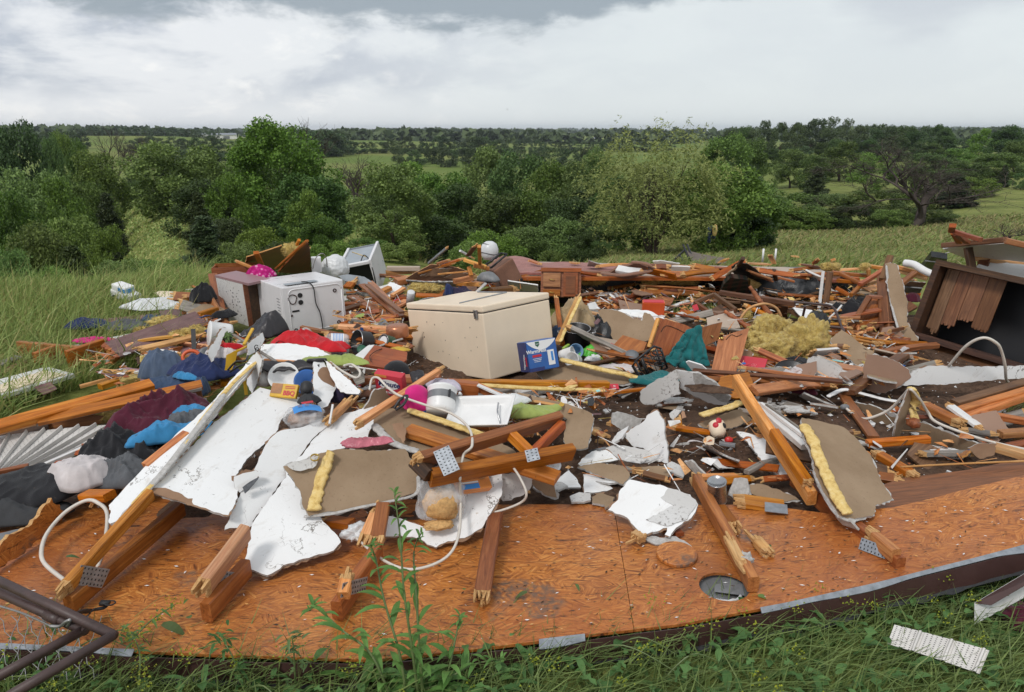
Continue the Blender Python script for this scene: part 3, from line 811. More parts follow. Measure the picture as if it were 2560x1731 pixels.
# --- thickets: (kind, px, py of tip, distance, width)
TH = [('oak_b',150,322,70,70),('oak_b',118,330,66,60),('oak_c',190,345,60,90),('oak_a',70,415,36,210),('oak_a',230,372,48,150),('oak_d',150,440,33,170),('oak_a',215,450,38,130),
 ('oak_d',20,470,28,190),('cedar_b',262,480,33,90),('oak_a',185,530,25,170),('oak_b',90,550,21,190),('cedar_b',175,610,18,190),('oak_d',20,620,16,170),('bush_a',120,660,13.2,150),
 ('bush_a',285,640,14,170),('oak_a',260,560,22,120),('bush_a',390,640,15,170),('bush_b',230,690,12.5,160),('bush_a',20,700,12.0,120),
 ('oak_a',560,430,30,150),('oak_b',500,430,50,90),('bush_a',440,455,55,90),('bush_b',360,440,58,70),('bush_a',330,450,56,70),('oak_c',560,540,24,160),('bush_a',600,600,17,170),('bush_b',700,600,18,180),('oak_d',760,470,30,140),('oak_b',800,540,26,120),('bush_a',830,600,18,150),('bush_a',920,590,19,130),
 ('oak_d',1040,402,44,190),('oak_a',1115,425,40,190),('oak_b',980,460,40,110),('oak_d',1215,362,52,190),('oak_c',1150,455,32,200),('oak_a',1290,375,48,180),('oak_b',1380,395,46,160),('oak_c',1250,480,30,210),('oak_a',1345,470,30,190),('oak_d',1450,400,42,170),
 ('oak_b',1500,365,50,130),('oak_c',1420,490,29,190),('bush_a',1230,570,19,190),('oak_b',1310,560,21,160),('oak_a',1400,540,22,170),('bush_b',1470,575,21,120),('bush_a',1180,600,16.5,140),('bush_a',1000,600,17.5,140),('oak_c',1540,430,36,150),
 ('oak_c',1540,480,36,110),('oak_b',1820,330,75,150),('oak_c',1890,345,80,120),('oak_d',1880,440,52,180),('oak_a',1960,475,48,190),('bush_a',1880,540,44,150),('bush_b',1800,520,46,150),('bush_a',2010,520,46,170),('oak_b',2080,480,52,140),('bush_b',2130,510,46,150),
 ('oak_a',2180,470,50,170),('bush_a',2230,520,45,130),('cedar_b',2045,415,80,90),('oak_d',2110,352,120,130),('oak_a',1985,370,110,110),('oak_b',2040,385,100,80),('oak_a',2190,380,95,120),('bush_b',2290,440,64,140),('cedar_b',2400,440,62,120),('oak_c',2370,420,75,120),('bush_a',2440,440,70,130),
 ('oak_a',2330,380,95,130),('oak_b',2500,380,95,120),('oak_c',2550,350,110,90),('bush_a',2420,400,90,120),('oak_d',2400,370,110,100),('bush_b',2560,430,75,60),('bush_a',2330,520,46,150),('oak_b',1760,420,60,160),
 ('oak_c',660,380,60,120),('oak_b',940,430,70,80),('oak_c',1010,395,80,90),('bush_b',960,470,60,120),('oak_a',900,440,75,90),('bush_a',760,560,30,110),('bush_a',430,400,75,80),('oak_c',500,390,85,70),('bush_b',350,410,70,80),('oak_b',600,350,95,90)]
def where(px): return 'at the far left' if px < 330 else 'beside the left clearing' if px < 560 else 'around the tall broad tree' if px < 980 else 'in the central thicket' if px < 1300 else 'between carpet and willow' if px < 1540 else 'behind the willow' if px < 1900 else 'below the right ridge' if px < 2250 else 'around the spreading dead tree'
def tlabel(k,px,py,d):
    hgt = 'near ' if d < 25 else 'distant ' if d > 60 else ''
    kd = 'dark cedar' if 'cedar' in k else 'leafy bush' if 'bush' in k else {'oak_a': 'rounded green tree','oak_b': 'upright green tree','oak_c': 'deep green tree','oak_d': 'spreading green tree'}[k]
    return hgt + kd + ' ' + where(px) + (', crown near the skyline' if py < 400 else ', half way down' if py < 520 else ', low behind the wreck')
for k,px,py,d,w in TH:
    nm = 'cedar_tree' if 'cedar' in k else 'leafy_bush' if 'bush' in k else 'leafy_tree'
    tree(k,nm,px,py,d,w,tlabel(k,px,py,d),'thicket of trees and bushes behind the wreck')
rs = random.Random(6); k_ = 0
CLEAR = [[(300,445),(455,445),(450,520),(420,650),(270,650)],[(800,470),(960,470),(960,620),(800,620)]]
while k_ < 95:                                        # undergrowth filling the valley, leaving the two clearings open
    px,d = rs.uniform(-40,1900),rs.uniform(20,95); p = PY(px,500,d); zb = gz(p.x,d); bx,by = proj(p.x,d,zb)
    if by > 668 or any(inpoly(np.array([bx]),np.array([by]),c)[0] for c in CLEAR): continue
    h = rs.uniform(1.6,4.2) * (1 if d > 30 else .7); k_ += 1; kd = rs.choice(['bush_a','bush_b','bush_a','oak_c','oak_a','cedar_b'])
    if any(inpoly(np.array([bx]),np.array([by - h / d * FPX * f]),c)[0] for c in CLEAR for f in (.5,.95)): continue
    place(kd,'cedar_tree' if kd == 'cedar_b' else 'leafy_bush',p.x,d,h,rs.uniform(.8,1.15),'undergrowth ' + tlabel(kd,px,by - 150 * h / d * 9,d),'thicket of trees and bushes behind the wreck')
rs = random.Random(5)
for i in range(42):                                   # dark wood on the right ridge
    px = 1830 + 560 * (i + rs.uniform(-.4,.4)) / 42; py = 318 + 10 * math.sin(i * 1.9) - 12 * math.exp(-((px - 2140) / 150) ** 2) + rs.uniform(-8,10) + (40 if i % 3 == 2 else 0)
    tree(rs.choice(['far_a','far_b','oak_c']),'ridge_tree',px,py,rs.uniform(185,215) if i % 3 != 2 else 165,rs.uniform(45,75),('front' if i % 3 == 2 else 'back') + ' row dark tree in the ' + ('left','middle','right')[min(2,i // 14)] + ' of the right ridge wood','wood along the right ridge')
belts = [(700,860,325,235,300,14),(780,1290,352,22,330,34),(330,560,348,16,300,16),(200,560,338,6,480,24),(1290,1560,356,12,420,16),(1500,1700,350,10,400,10),(1000,1500,372,8,240,26),(560,760,350,12,320,12),(0,220,330,8,300,14),(430,720,400,10,190,16),(2380,2600,352,10,260,14)]
for x0,x1,py,jit,d,n in belts:
    jit = min(jit,22)
    for i in range(n):
        px = x0 + (x1 - x0) * (i + rs.uniform(-.3,.3)) / n; dd = d * rs.uniform(.93,1.07)
        p = PY(px,py + rs.uniform(-jit,jit) * .6,dd); h = min(max(p.z - gz(p.x,dd),5),10)
        place(rs.choice(['far_a','far_b']),'distant_tree',p.x,dd,h,rs.uniform(.9,1.4),'distant tree, ' + ('left end','middle','right end')[min(2,3 * i // n)] + ' of far belt ' + ('left of two bare trees' if x1 < 330 else 'behind two bare trees' if x1 < 565 else 'just left of the tall tree' if x1 < 730 else 'over the tall tree' if x1 < 870 else 'between tall tree and willow' if x1 < 1520 else 'behind the willow' if x1 < 1710 else 'at the right edge') + (' near the horizon' if py < 345 else ' below far fields'),'distant tree belts')
# woods beyond: too far to tell trees apart
def woods(name,label,spots):
    P_,S_ = [],[]
    for (x,y,r,h) in spots:
        n = 22
        d = rng.normal(size=(n,3)); d[:,2] = np.abs(d[:,2]); d /= np.linalg.norm(d,axis=1)[:,None]
        P_.append(np.array([x,y,gz(x,y)]) + d * np.array([r,r,h])); S_.append(np.full(n,h * .75))
    v,q = leaf_quads(np.concatenate(P_),np.concatenate(S_),.8,0,1.0,.2)
    props(link(name,bigmesh(name,v,q,'leaf_far')),label,'woods',kind='stuff')
sp = []
for _ in range(105):
    y0 = 600 * (5.5) ** rs.random(); x0 = rs.uniform(-.95,.95) * y0; L = rs.uniform(30,260) * (y0 / 900) ** .5; ang = rs.uniform(-.25,.25)
    for k in range(int(L / 7)):
        t = (k / (L / 7) - .5) * L
        sp.append((x0 + t * math.cos(ang),y0 + t * math.sin(ang) + rs.uniform(-6,6),rs.uniform(5,8),rs.uniform(6,10)))
for k in range(420):
    a = -.9 + 1.8 * k / 420; y0 = 3000 + 500 * math.sin(a * 9)
    if fb(a * 6,1,0,1,3) > -.15: sp.append((a * y0,y0,14,rs.uniform(9,15)))
woods('distant_woods','blue-green far woods and hedgerows below the horizon',sp)

# -- grass
def blades(base,h,w,lean,leanv=.35,curl=.5):
    n = len(base); a = rng.uniform(0,6.283,n)
    ld = np.asarray(lean) + rng.normal(size=(n,2)) * leanv
    side = np.stack([np.cos(a),np.sin(a),np.zeros(n)],1) * (w * rng.uniform(.6,1.3,n))[:,None] * .5
    h = h * rng.uniform(.55,1.25,n)
    v = np.empty((n,6,3))
    for r,(t,ww) in enumerate(((0,1),(.55,.8),(1,.1))):
        c = base + np.stack([ld[:,0] * h * t ** 1.6,ld[:,1] * h * t ** 1.6,h * (t - curl * .5 * t * t * np.minimum(1,np.hypot(ld[:,0],ld[:,1])))],1)
        v[:,2 * r] = c - side * ww; v[:,2 * r + 1] = c + side * ww
    k = np.arange(n)[:,None] * 6
    q = np.concatenate([k + np.array([0,1,3,2]),k + np.array([2,3,5,4])])
    return v.reshape(-1,3),q
def scatter(x0,x1,y0,y1,n,poly=None,clump=0,hole=None,ybias=1.0,zfn=None):
    x = rng.uniform(x0,x1,n); y = y0 + (y1 - y0) * rng.random(n) ** ybias
    if clump:
        keep = np.array([fb(a,b,0,clump,2) > -.18 for a,b in zip(x,y)]); x,y = x[keep],y[keep]
    z = land(x,y) if zfn is None else zfn(x,y)
    if poly is not None:
        px,py = proj(x,y,z); keep = inpoly(px,py,poly)
        if hole:
            for hp in hole: keep &= ~inpoly(px,py,hp)
        x,y,z = x[keep],y[keep],z[keep]
    return np.stack([x,y,z],1)
LEFT = [(-700,1300),(-200,1120),(0,1060),(90,1010),(250,960),(430,905),(470,870),(480,830),(420,800),(480,760),(520,700),(520,600),(-700,600)]
b = scatter(-11,0,3.5,12,90000,LEFT)
v1,q1 = blades(b,.22,.012,(.55,-.1),.5)
b2 = b[::9]; v2,q2 = blades(b2,.42,.010,(.35,-.05),.4)
v = np.concatenate([v1,v2]); q = np.concatenate([q1,q2 + len(v1)])
fm = (rng.random(len(q)) < .22).astype(np.int32)
props(link('long_grass',bigmesh('long_grass',v,q,['blade','blade_dry'],fm)),'long windblown green grass on the left slope','grass',kind='stuff')
b = np.concatenate([scatter(-4,46,10.4,24,60000,[(1180,560),(2700,560),(2700,720),(1180,720)]),scatter(-6,60,20,50,60000)])
dd = b[:,1]
v,q = blades(b,.12 + dd * .005,.012 + dd * .0022,(.7,.1),.7)
fm = (np.tile(rng.random(len(b)) < .30 + .25 * np.clip((dd - 22) / 15,0,1),2)).astype(np.int32)
props(link('meadow_grass',bigmesh('meadow_grass',v,q,['blade','blade_dry'],fm)),'flattened meadow grass sloping away behind the wreck','grass',kind='stuff')
b = scatter(-36,-5,13,62,70000,[(240,430),(480,430),(460,660),(240,660)]); b = np.concatenate([b,scatter(-20,-4,16,60,30000,[(780,470),(980,470),(980,640),(780,640)])]); dd = b[:,1]
v,q = blades(b,.05 + dd * .002,.012 + dd * .002,(.5,.1),.8)
props(link('clearing_grass',bigmesh('clearing_grass',v,q,['blade','blade_dry'],(rng.random(len(q)) < .25).astype(np.int32))),'grass in the sloping clearings between the trees','grass',kind='stuff')
MID = [[(1560,690),(1830,690),(1830,800),(1740,830),(1560,760)],[(1000,715),(1060,715),(1070,760),(990,790),(970,740)],[(1270,690),(1340,690),(1340,730),(1270,730)],[(2470,1010),(2560,1010),(2560,1070),(2470,1060)],[(0,1000),(240,950),(300,900),(130,880),(-50,930)]]
bs = []
for pl in MID: bs.append(scatter(-8,8,3.5,11,40000,pl,zfn=lambda x,y: np.full(len(x),.05)))
b = np.concatenate(bs)[:16000]
v,q = blades(b,.20,.010,(.4,.0),.6)
props(link('grass_tufts',bigmesh('grass_tufts',v,q,['blade','blade_dry'],(rng.random(len(q)) < .15).astype(np.int32))),'grass tufts poking up between pieces of wreckage','grass',kind='stuff')
FORE = [(-300,1560),(0,1590),(420,1640),(930,1655),(1420,1600),(1960,1520),(2320,1440),(2900,1280),(2900,2300),(-300,2300)]
b = scatter(-2.6,3.4,1.0,3.1,34000,FORE,zfn=lambda x,y: np.zeros(len(x)))
v,q = blades(b,.17,.0065,(.6,-.15),.6)
props(link('trampled_grass',bigmesh('trampled_grass',v,q,['blade_fore'])),'trampled dark green grass in front of the deck','grass',kind='stuff')
# leafy weeds among it: toothed leaves and yellow-green flower heads, too many to count
def wleaf(base,L,W,yaw,pitch,lobes=0,fold=.25):
    """one pointed leaf, 2 x 5 quads"""
    out = []; n = 5
    cy,sy = math.cos(yaw),math.sin(yaw)
    for i in range(n + 1):
        t = i / n; w = W * (math.sin(math.pi * min(1,t * .92 + .08)) ** .8) * (1 - .25 * t)
        if lobes: w *= 1 + .55 * (-1 if i % 2 else 1)
        if i == n: w = .001
        pt = pitch - 1.1 * t * t
        r = L * t * math.cos(pitch * .8); zz_ = L * (math.sin(pitch) * t - .55 * t * t)
        c = Vector((cy * r,sy * r,zz_)) + Vector(base); s = Vector((-sy,cy,0)) * w
        out += [c - s + Vector((0,0,fold * w)),c,c + s + Vector((0,0,fold * w))]
    fs = []
    for i in range(n):
        for k in (0,1): fs.append((i * 3 + k,i * 3 + k + 1,(i + 1) * 3 + k + 1,(i + 1) * 3 + k))
    return out,fs
m = MB(); rs = random.Random(3)
pts = scatter(-2.4,3.2,1.2,2.9,5200,FORE,zfn=lambda x,y: np.zeros(len(x)))
for p in pts:
    px_,py_ = proj(p[0],p[1],.05); ed = py_ - (1660 if px_ < 1000 else 1660 - (px_ - 1000) * .165)
    if ed < 25 and rs.random() < .8: continue
    if rs.random() < .62:
        v_,f_ = wleaf((p[0],p[1],rs.uniform(.02,.12)),rs.uniform(.04,.10),rs.uniform(.008,.020),rs.uniform(0,6.28),rs.uniform(0,.9),rs.random() < .4); m.add(v_,f_,0)
    elif rs.random() < .12:
        c = Vector((p[0],p[1],rs.uniform(.10,.2)))
        for k in range(14):
            d = Vector((rs.gauss(0,.018),rs.gauss(0,.018),rs.gauss(0,.012))); e = rs.uniform(.003,.006)
            m.add([c + d + Vector((-e,0,0)),c + d + Vector((0,-e,e)),c + d + Vector((e,0,0)),c + d + Vector((0,e,e))],[(0,1,2,3)],1)
    elif rs.random() < .05 and p[1] < 2.25:
        a = rs.uniform(-.9,.35); L = rs.uniform(.2,.4)
        m.tube(spline([p + np.array([0,0,.05]),p + np.array([L * .5 * math.cos(a),L * .5 * math.sin(a),.15]),p + np.array([L * math.cos(a),L * math.sin(a),.10])],5),.0035,5,2,taper=.0015)
props(m.build('weed_cover',['weed_leaf','weed_flower','stem_green']),'leafy green weeds growing thick along the front of the deck','weeds',kind='stuff')
# -- wreckage builders
RS = random.Random(101)
def boardmesh(L,w,t,mats,e1,e2,rs,bow=0.0,taper=0.0):
    m = MB(); a,b = -L / 2,L / 2
    c1,c2 = (a + (.05 if e1 else 0)),(b - (.05 if e2 else 0))
    n = max(2,int(L / .12)); rings = []
    for i in range(n + 1):
        f = i / n; x = c1 + (c2 - c1) * f; z = bow * math.sin(math.pi * f); k = 1 - taper * f
        j = lambda: rs.uniform(-.0012,.0012)
        ch = min(w,t) * .12
        sec = [(-w / 2 + ch,-t / 2),(w / 2 - ch,-t / 2),(w / 2,-t / 2 + ch),(w / 2,t / 2 - ch),(w / 2 - ch,t / 2),(-w / 2 + ch,t / 2),(-w / 2,t / 2 - ch),(-w / 2,-t / 2 + ch)]
        rings.append([Vector((x,y * k + j(),zz_ * k + z + j())) for y,zz_ in sec])
    v = [p for r in rings for p in r]; f = []
    for i in range(n):
        for k in range(8): f.append((i * 8 + k,(i + 1) * 8 + k,(i + 1) * 8 + (k + 1) % 8,i * 8 + (k + 1) % 8))
    f += [tuple(range(8)),tuple(n * 8 + k for k in range(7,-1,-1))]
    m.add(v,f,0)
    for e,x0,sg in ((e1,c1,-1),(e2,c2,1)):
        if not e: continue
        nn = 5 if w > .05 else 3
        kk = 1 - taper * (0 if sg < 0 else 1)
        for i in range(nn):
            for z0 in ((-t / 4,t / 4) if t > .025 else (0,)):
                y0 = (-w / 2 + w * (i + .5) / nn) * kk; hw = w / nn * .52 * kk; ht = (t / 4 if t > .025 else t / 2) * kk
                l = rs.uniform(.006,.055) * (1.6 if rs.random() < .15 else 1) * (1 if e is True else e)
                tip = Vector((x0 + sg * l,y0 + rs.uniform(-.006,.006),z0 + rs.uniform(-.006,.006)))
                bx_ = x0 - sg * .004
                q = [Vector((bx_,y0 - hw,z0 - ht)),Vector((bx_,y0 + hw,z0 - ht)),Vector((bx_,y0 + hw,z0 + ht)),Vector((bx_,y0 - hw,z0 + ht))]
                s_ = .6
                q2 = [tip + Vector((0,(p.y - y0) * s_,(p.z - z0) * s_)) for p in q]
                m.add(q + q2,[(0,1,5,4),(1,2,6,5),(2,3,7,6),(3,0,4,7),(4,5,6,7)],1)
    return m
def board(a,b,w=.09,t=.038,mat='wood_orange',label=None,name='broken_board',e1=0,e2=0,roll=0,cat='board',group=None,parent=None,bow=0.0,end='splinter_end',taper=0.0):
    A,B = P(*a),P(*b); c = (A + B) / 2
    mw = frame(c,B - A) @ Matrix.Rotation(R(roll),4,'X')
    m = boardmesh((B - A).length,w,t,None,e1,e2,RS,bow,taper)
    if parent is not None: mw = parent.matrix_basis.inverted() @ mw
    return props(m.build(name,[mat,end],parent,mw),label,cat if label else None,group)
def refine(poly,jag,straight=(),step=.022,rs=RS):
    out = []; n = len(poly)
    for i in range(n):
        a,b = poly[i],poly[(i + 1) % n]; L = (b - a).length
        out.append(a)
        if i in straight or jag <= 0: continue
        k = int(L / step)
        if k < 1: continue
        d = (b - a); nr = Vector((-d.y,d.x)).normalized()
        for j in range(1,k + 1):
            f = j / (k + 1)
            out.append(a + d * f + nr * (rs.uniform(-jag,jag) * .6 + jag * nz(f * L * 9,i * 3.7)))
    return out
def slab(outline,th,mats,jag=.008,straight=(),warp=.0,seed=1,cut=.09,flip=False):
    """outline: 2-D points (local); returns mesh with top, bottom, edge materials"""
    pts = refine([Vector((p[0],p[1])) for p in outline],jag,straight)
    bm = bmesh.new()
    vs = [bm.verts.new((p.x,p.y,0)) for p in pts]
    f = bm.faces.new(vs); f.normal_update()
    if f.normal.z < 0: f.normal_flip()
    bmesh.ops.triangulate(bm,faces=bm.faces[:])
    bmesh.ops.dissolve_limit(bm,angle_limit=.01,verts=bm.verts[:],edges=bm.edges[:]) if False else None
    if warp > 0:
        xs = [v.co.x for v in bm.verts]; ys_ = [v.co.y for v in bm.verts]
        for ax,lo,hi in ((0,min(xs),max(xs)),(1,min(ys_),max(ys_))):
            x = lo + cut
            while x < hi:
                co = Vector((x,0,0)) if ax == 0 else Vector((0,x,0)); no = Vector((1,0,0)) if ax == 0 else Vector((0,1,0))
                bmesh.ops.bisect_plane(bm,geom=bm.verts[:] + bm.edges[:] + bm.faces[:],plane_co=co,plane_no=no,dist=1e-5); x += cut
        for v in bm.verts: v.co.z += warp * fb(v.co.x + seed * 3.1,v.co.y + seed * 1.7,0,1.6,3)
    top = bm.faces[:]
    for f in top: f.material_index = 0
    d = bmesh.ops.duplicate(bm,geom=bm.verts[:] + bm.edges[:] + bm.faces[:])
    low = [g for g in d['geom'] if isinstance(g,bmesh.types.BMFace)]
    lv = {v for f in low for v in f.verts}
    for v in lv: v.co.z -= th
    for f in low: f.normal_flip(); f.material_index = 1
    vm = d['vert_map']
    for e in [e for e in bm.edges if e.is_boundary and e.verts[0] not in lv]:
        a,b = e.link_loops[0].vert,e.link_loops[0].link_loop_next.vert
        try:
            nf = bm.faces.new((b,a,vm[a],vm[b])); nf.material_index = 2
        except Exception: pass
    me = bpy.data.meshes.new('slab'); bm.to_mesh(me); bm.free()
    for mt in mats: me.materials.append(M(mt))
    me.update(); return me
SHEETS = {}
def sheet(outline,ref,label,mats=('drywall_white','drywall_paper','gypsum'),th=.012,jag=.007,straight=(),warp=.010,name='drywall_piece',cat='drywall',group=None,parent=None,lift=0.0,key=None):
    """a broken flat panel: outline as seen, lying on the plane through three (px,py,z)"""
    pl = PL(*ref)
    pts = [PP(px,py,pl) for px,py in outline]; c = sum(pts,Vector()) / len(pts)
    mw = frame(c + pl[1] * lift,(pts[1] - pts[0]),pl[1]); inv = mw.inverted()
    loc = [(inv @ p) for p in pts]
    me = slab([(p.x,p.y) for p in loc],th,mats,jag,straight,warp,len(SHEETS) + 1)
    if parent is not None: o = link(name,me,parent,parent.matrix_basis.inverted() @ mw)
    else: o = link(name,me,None,mw)
    SHEETS[key or len(SHEETS)] = (o,pl)
    if parent is None and mats[0] in ('drywall_white','drywall_paper','drywall_dirty','brown_board'):
        n = len(loc); c2 = sum(loc,Vector()) / n; fr_ = []
        for i,p in enumerate(loc):
            d = (p - c2); fr_.append(p + d.normalized() * RS.uniform(-.012,.013))
        me2 = slab([(p.x,p.y) for p in fr_],.003,('paper_torn' if mats[0] == 'drywall_white' else 'gypsum',) * 3,.016,straight,0)
        link('torn_paper',me2,o,Matrix.Translation((0,0,-th * .55)))
    return props(o,label,cat if label else None,group)
def bead(parent,px,r=.02,mat='foam_yellow',name='foam_strip',flat=.4,ends=True,label=None,k=10,lift=0.0):
    """lumpy strip of yellow glue foam or torn paper lying on something"""
    pts = spline([P(*p) for p in px],k); m = MB()
    L = len(pts); n = 8; rings = []
    for i,p in enumerate(pts):
        t = (pts[min(i + 1,L - 1)] - pts[max(i - 1,0)]).normalized(); s = t.cross(Vector((0,0,1))).normalized(); u = s.cross(t)
        k_ = .45 if i in (0,L - 1) else 1; f_ = min(flat,.30)
        wl_,wr_ = [r * k_ * (1 + .30 * nz(i * .31,px[0][0] + e) + .28 * nz(i * 1.9,px[0][1] + e)) for e in (0,9.1)]
        hh_ = r * f_ * (1 + .35 * nz(i * .8,3.3))
        rings += [p + u * lift + s * x_ + u * y_ for x_,y_ in ((wl_,-hh_),(wl_ * .92,hh_ * .3),(wl_ * .45,hh_),(0,hh_ * (.7 + .5 * nz(i * 2.1))),(-wr_ * .5,hh_),(-wr_ * .94,hh_ * .35),(-wr_,-hh_),(0,-hh_))]
    fs = [(i * n + q,i * n + (q + 1) % n,(i + 1) * n + (q + 1) % n,(i + 1) * n + q) for i in range(L - 1) for q in range(n)] + [tuple(range(n))[::-1],tuple((L - 1) * n + q for q in range(n))]
    m.add(rings,fs)
    mw = parent.matrix_basis.inverted() if parent is not None else None
    c = sum(rings,Vector()) / len(rings)
    if parent is None:
        m.v = [v - c for v in m.v]; mw = Matrix.Translation(c)
    return m.build(name,[mat],parent,mw,True)
def garment(px,py,z,w,d,h,rot,mat,label,name='crumpled_garment',seed=1,cat='clothing',folds=7,group=None,n=56,sag=.0):
    c = P(px,py,z); m = MB(); th = seed * 1.31
    def fn(u,v):
        x,y = u * 2 - 1,v * 2 - 1
        rr = max(abs(x),abs(y)); ln = math.hypot(x,y)
        if ln > 1e-6: x,y = x * rr / ln,y * rr / ln
        a = math.atan2(y,x); r = math.hypot(x,y)
        edge = 1 + .30 * nz(math.cos(a) * 1.6 + seed * 5,math.sin(a) * 1.6,seed) + .07 * nz(math.cos(a) * 4,math.sin(a) * 4,seed + 9)
        X,Y = x * w / 2 * edge,y * d / 2 * edge
        wx,wy = X + .05 * nz(X * 6 + seed,Y * 6,3.1),Y + .05 * nz(X * 6,Y * 6 + seed,7.7)
        q1 = 1 - abs(noise.noise(Vector((wx * folds * 1.1 * math.cos(th) + wy * folds * 1.1 * math.sin(th),(wy * math.cos(th) - wx * math.sin(th)) * folds * .45,seed * 3.3)))) * 2
        q2 = 1 - abs(noise.noise(Vector((wx * folds * 3.0,wy * folds * 2.1,seed * 1.9)))) * 2
        dome = max(0,1 - r ** 3.2)
        Z = h * (dome * (.42 + .40 * nz(X * 4 + seed,Y * 4,.4) + .10 * nz(X * 11,Y * 11 + seed,.9)) + .30 * max(0,q1) ** 1.8 * dome ** .4 + .12 * max(0,q2) ** 2 * dome ** .8 + .06 * max(0,1 - 2 * abs(noise.noise(Vector((wx * folds * 7,wy * folds * 5,seed))))) ** 2 * dome ** .8)
        return Vector((X,Y,Z - sag * r * r))
    m.quadsheet(fn,n,n)
    o = m.build(name,[mat],None,Matrix.Translation(c) @ Matrix.Rotation(R(rot),4,'Z'),True)
    md = o.modifiers.new('s','SOLIDIFY'); md.thickness = .004
    return props(o,label,cat,group)
def clump(px,py,z,rx,ry,rz,rot,label,mat='insulation',name='insulation_clump',seed=1,sub=5,cat='insulation',rough=1.0,parent=None,group=None):
    bm = bmesh.new(); bmesh.ops.create_icosphere(bm,subdivisions=sub,radius=1)
    for v in bm.verts:
        p = v.co.copy()
        k = 1 + rough * (.32 * fb(p.x,p.y,p.z + seed * 7,1.7,3) + .16 * fb(p.x + seed,p.y,p.z,6,3)) + .05 * rough * noise.noise(p * 17)
        v.co = Vector((p.x * rx * k,p.y * ry * k,max(p.z * rz * k,-rz * .75)))
    if mat == 'insulation':
        rs = random.Random(seed); sz = min(rx,ry,rz)
        vv = [(v.co.copy(),v.normal.copy()) for v in bm.verts]
        for k in range(min(2600,int(len(vv) * 1.2))):
            c,nn = rs.choice(vv); d = (nn + Vector((rs.gauss(0,.9),rs.gauss(0,.9),rs.gauss(0,.6)))).normalized(); l = rs.uniform(.012,.035); s_ = d.orthogonal() * .0016
            bm.faces.new([bm.verts.new(q) for q in (c - s_,c + s_,c + d * l + Vector((0,0,-.3 * l)))])
    me = bpy.data.meshes.new(name); bm.to_mesh(me); bm.free(); me.materials.append(M(mat))
    me.polygons.foreach_set('use_smooth',[True] * len(me.polygons))
    mw = Matrix.Translation(P(px,py,z)) @ Matrix.Rotation(R(rot),4,'Z')
    if parent is not None: mw = parent.matrix_basis.inverted() @ mw
    return props(link(name,me,parent,mw),label,cat if label else None,group)
def cord(pts,r,mat,label,name='loose_cable',cat='cable',k=7,n=6,parent=None):
    W = spline([P(*p) for p in pts],k)
    if parent is not None: return MB().tube(W,r,n).build(name,[mat],parent,parent.matrix_basis.inverted(),True)
    c = sum(W,Vector()) / len(W)
    return props(MB().tube([p - c for p in W],r,n).build(name,[mat],None,Matrix.Translation(c),True),label,cat)
def at(px,py,z,rz=0,rx=0,ry=0,lift=0):
    return Matrix.Translation(P(px,py,z) + Vector((0,0,lift))) @ Matrix.Rotation(R(rz),4,'Z') @ Matrix.Rotation(R(rx),4,'X') @ Matrix.Rotation(R(ry),4,'Y')
def vessel(px,py,z,prof,mats,label,name,cat,rz=0,rx=0,ry=0,parts=None,mi_of=None,n=28):
    """round-bodied thing from a lathe profile; parts: list of (name, MB, mat)"""
    mw = at(px,py,z,rz,rx,ry)
    if not parts:
        return props(MB().lathe(prof,n,mi_of=mi_of).build(name,mats,None,mw,True),label,cat)
    e = empty(name,mw,label,cat)
    MB().lathe(prof,n,mi_of=mi_of).build('body',mats,e,None,True)
    for nm,m,mt in parts: m.build(nm,[mt],e,None,True)
    return e
def textobj(s,size,mat,parent,mw,name='lettering',bold=.0,shear=0,align='CENTER',ext=.0006):
    cu = bpy.data.curves.new(name,'FONT'); cu.body = s; cu.size = size; cu.extrude = ext; cu.offset = bold; cu.shear = shear; cu.align_x = align; cu.align_y = 'CENTER'
    o = bpy.data.objects.new(name,cu); COL.objects.link(o); bpy.context.view_layer.update()
    me = bpy.data.meshes.new_from_object(o.evaluated_get(bpy.context.evaluated_depsgraph_get())); bpy.data.objects.remove(o)
    me.materials.clear(); me.materials.append(M(mat))
    return link(name,me,parent,mw)
def boxat(corner_pts,dims_fix=None):
    """matrix and size of a box from four 3-D points: near corner, along x, along y, along z"""
    o,x,y,z = corner_pts
    ex = (x - o); lx = ex.length; ex.normalize()
    ey = (y - o); ey -= ex * ey.dot(ex); ly = ey.length; ey.normalize()
    ez = ex.cross(ey)
    lz = abs((z - o).dot(ez))
    if (z - o).dot(ez) < 0: ez = -ez
    m = Matrix((ex,ey,ez)).transposed().to_4x4(); m.translation = o
    return m,(lx,ly,lz)
# -- white ceiling drywall thrown over the deck
PAPER = ('drywall_paper','drywall_white','gypsum')
DIRTY = ('drywall_dirty','drywall_paper','gypsum')
BROWN = ('brown_board','drywall_white','gypsum')
w1 = sheet([(270,1262),(274,1308),(305,1296),(366,1232),(440,1152),(560,1008),(648,900),(632,888),(604,925),(530,1008),(440,1090),(330,1200)],[(272,1300,.30),(366,1232,.36),(640,895,.62)],'long narrow strip of white drywall leaning left of the large white sheet')
bead(w1,[(330,1262,.36),(400,1190,.40),(470,1100,.47),(520,1030,.52),(585,955,.58),(640,905,.63)],.012,'foam_yellow','foam_strip',.6)
bead(w1,[(300,1300,.325),(350,1245,.362),(420,1165,.42),(500,1062,.50),(560,985,.56)],.016,'gypsum','torn_edge',.7)
w2 = sheet([(361,1220),(440,1156),(525,1068),(650,968),(756,995),(748,1012),(702,1052),(691,1080),(660,1112),(613,1155),(590,1190),(603,1212),(588,1262),(571,1290),(480,1262),(420,1243)],[(361,1220,.37),(571,1290,.28),(650,968,.50)],'largest clean white drywall sheet draped over the broken trusses',straight=(3,))
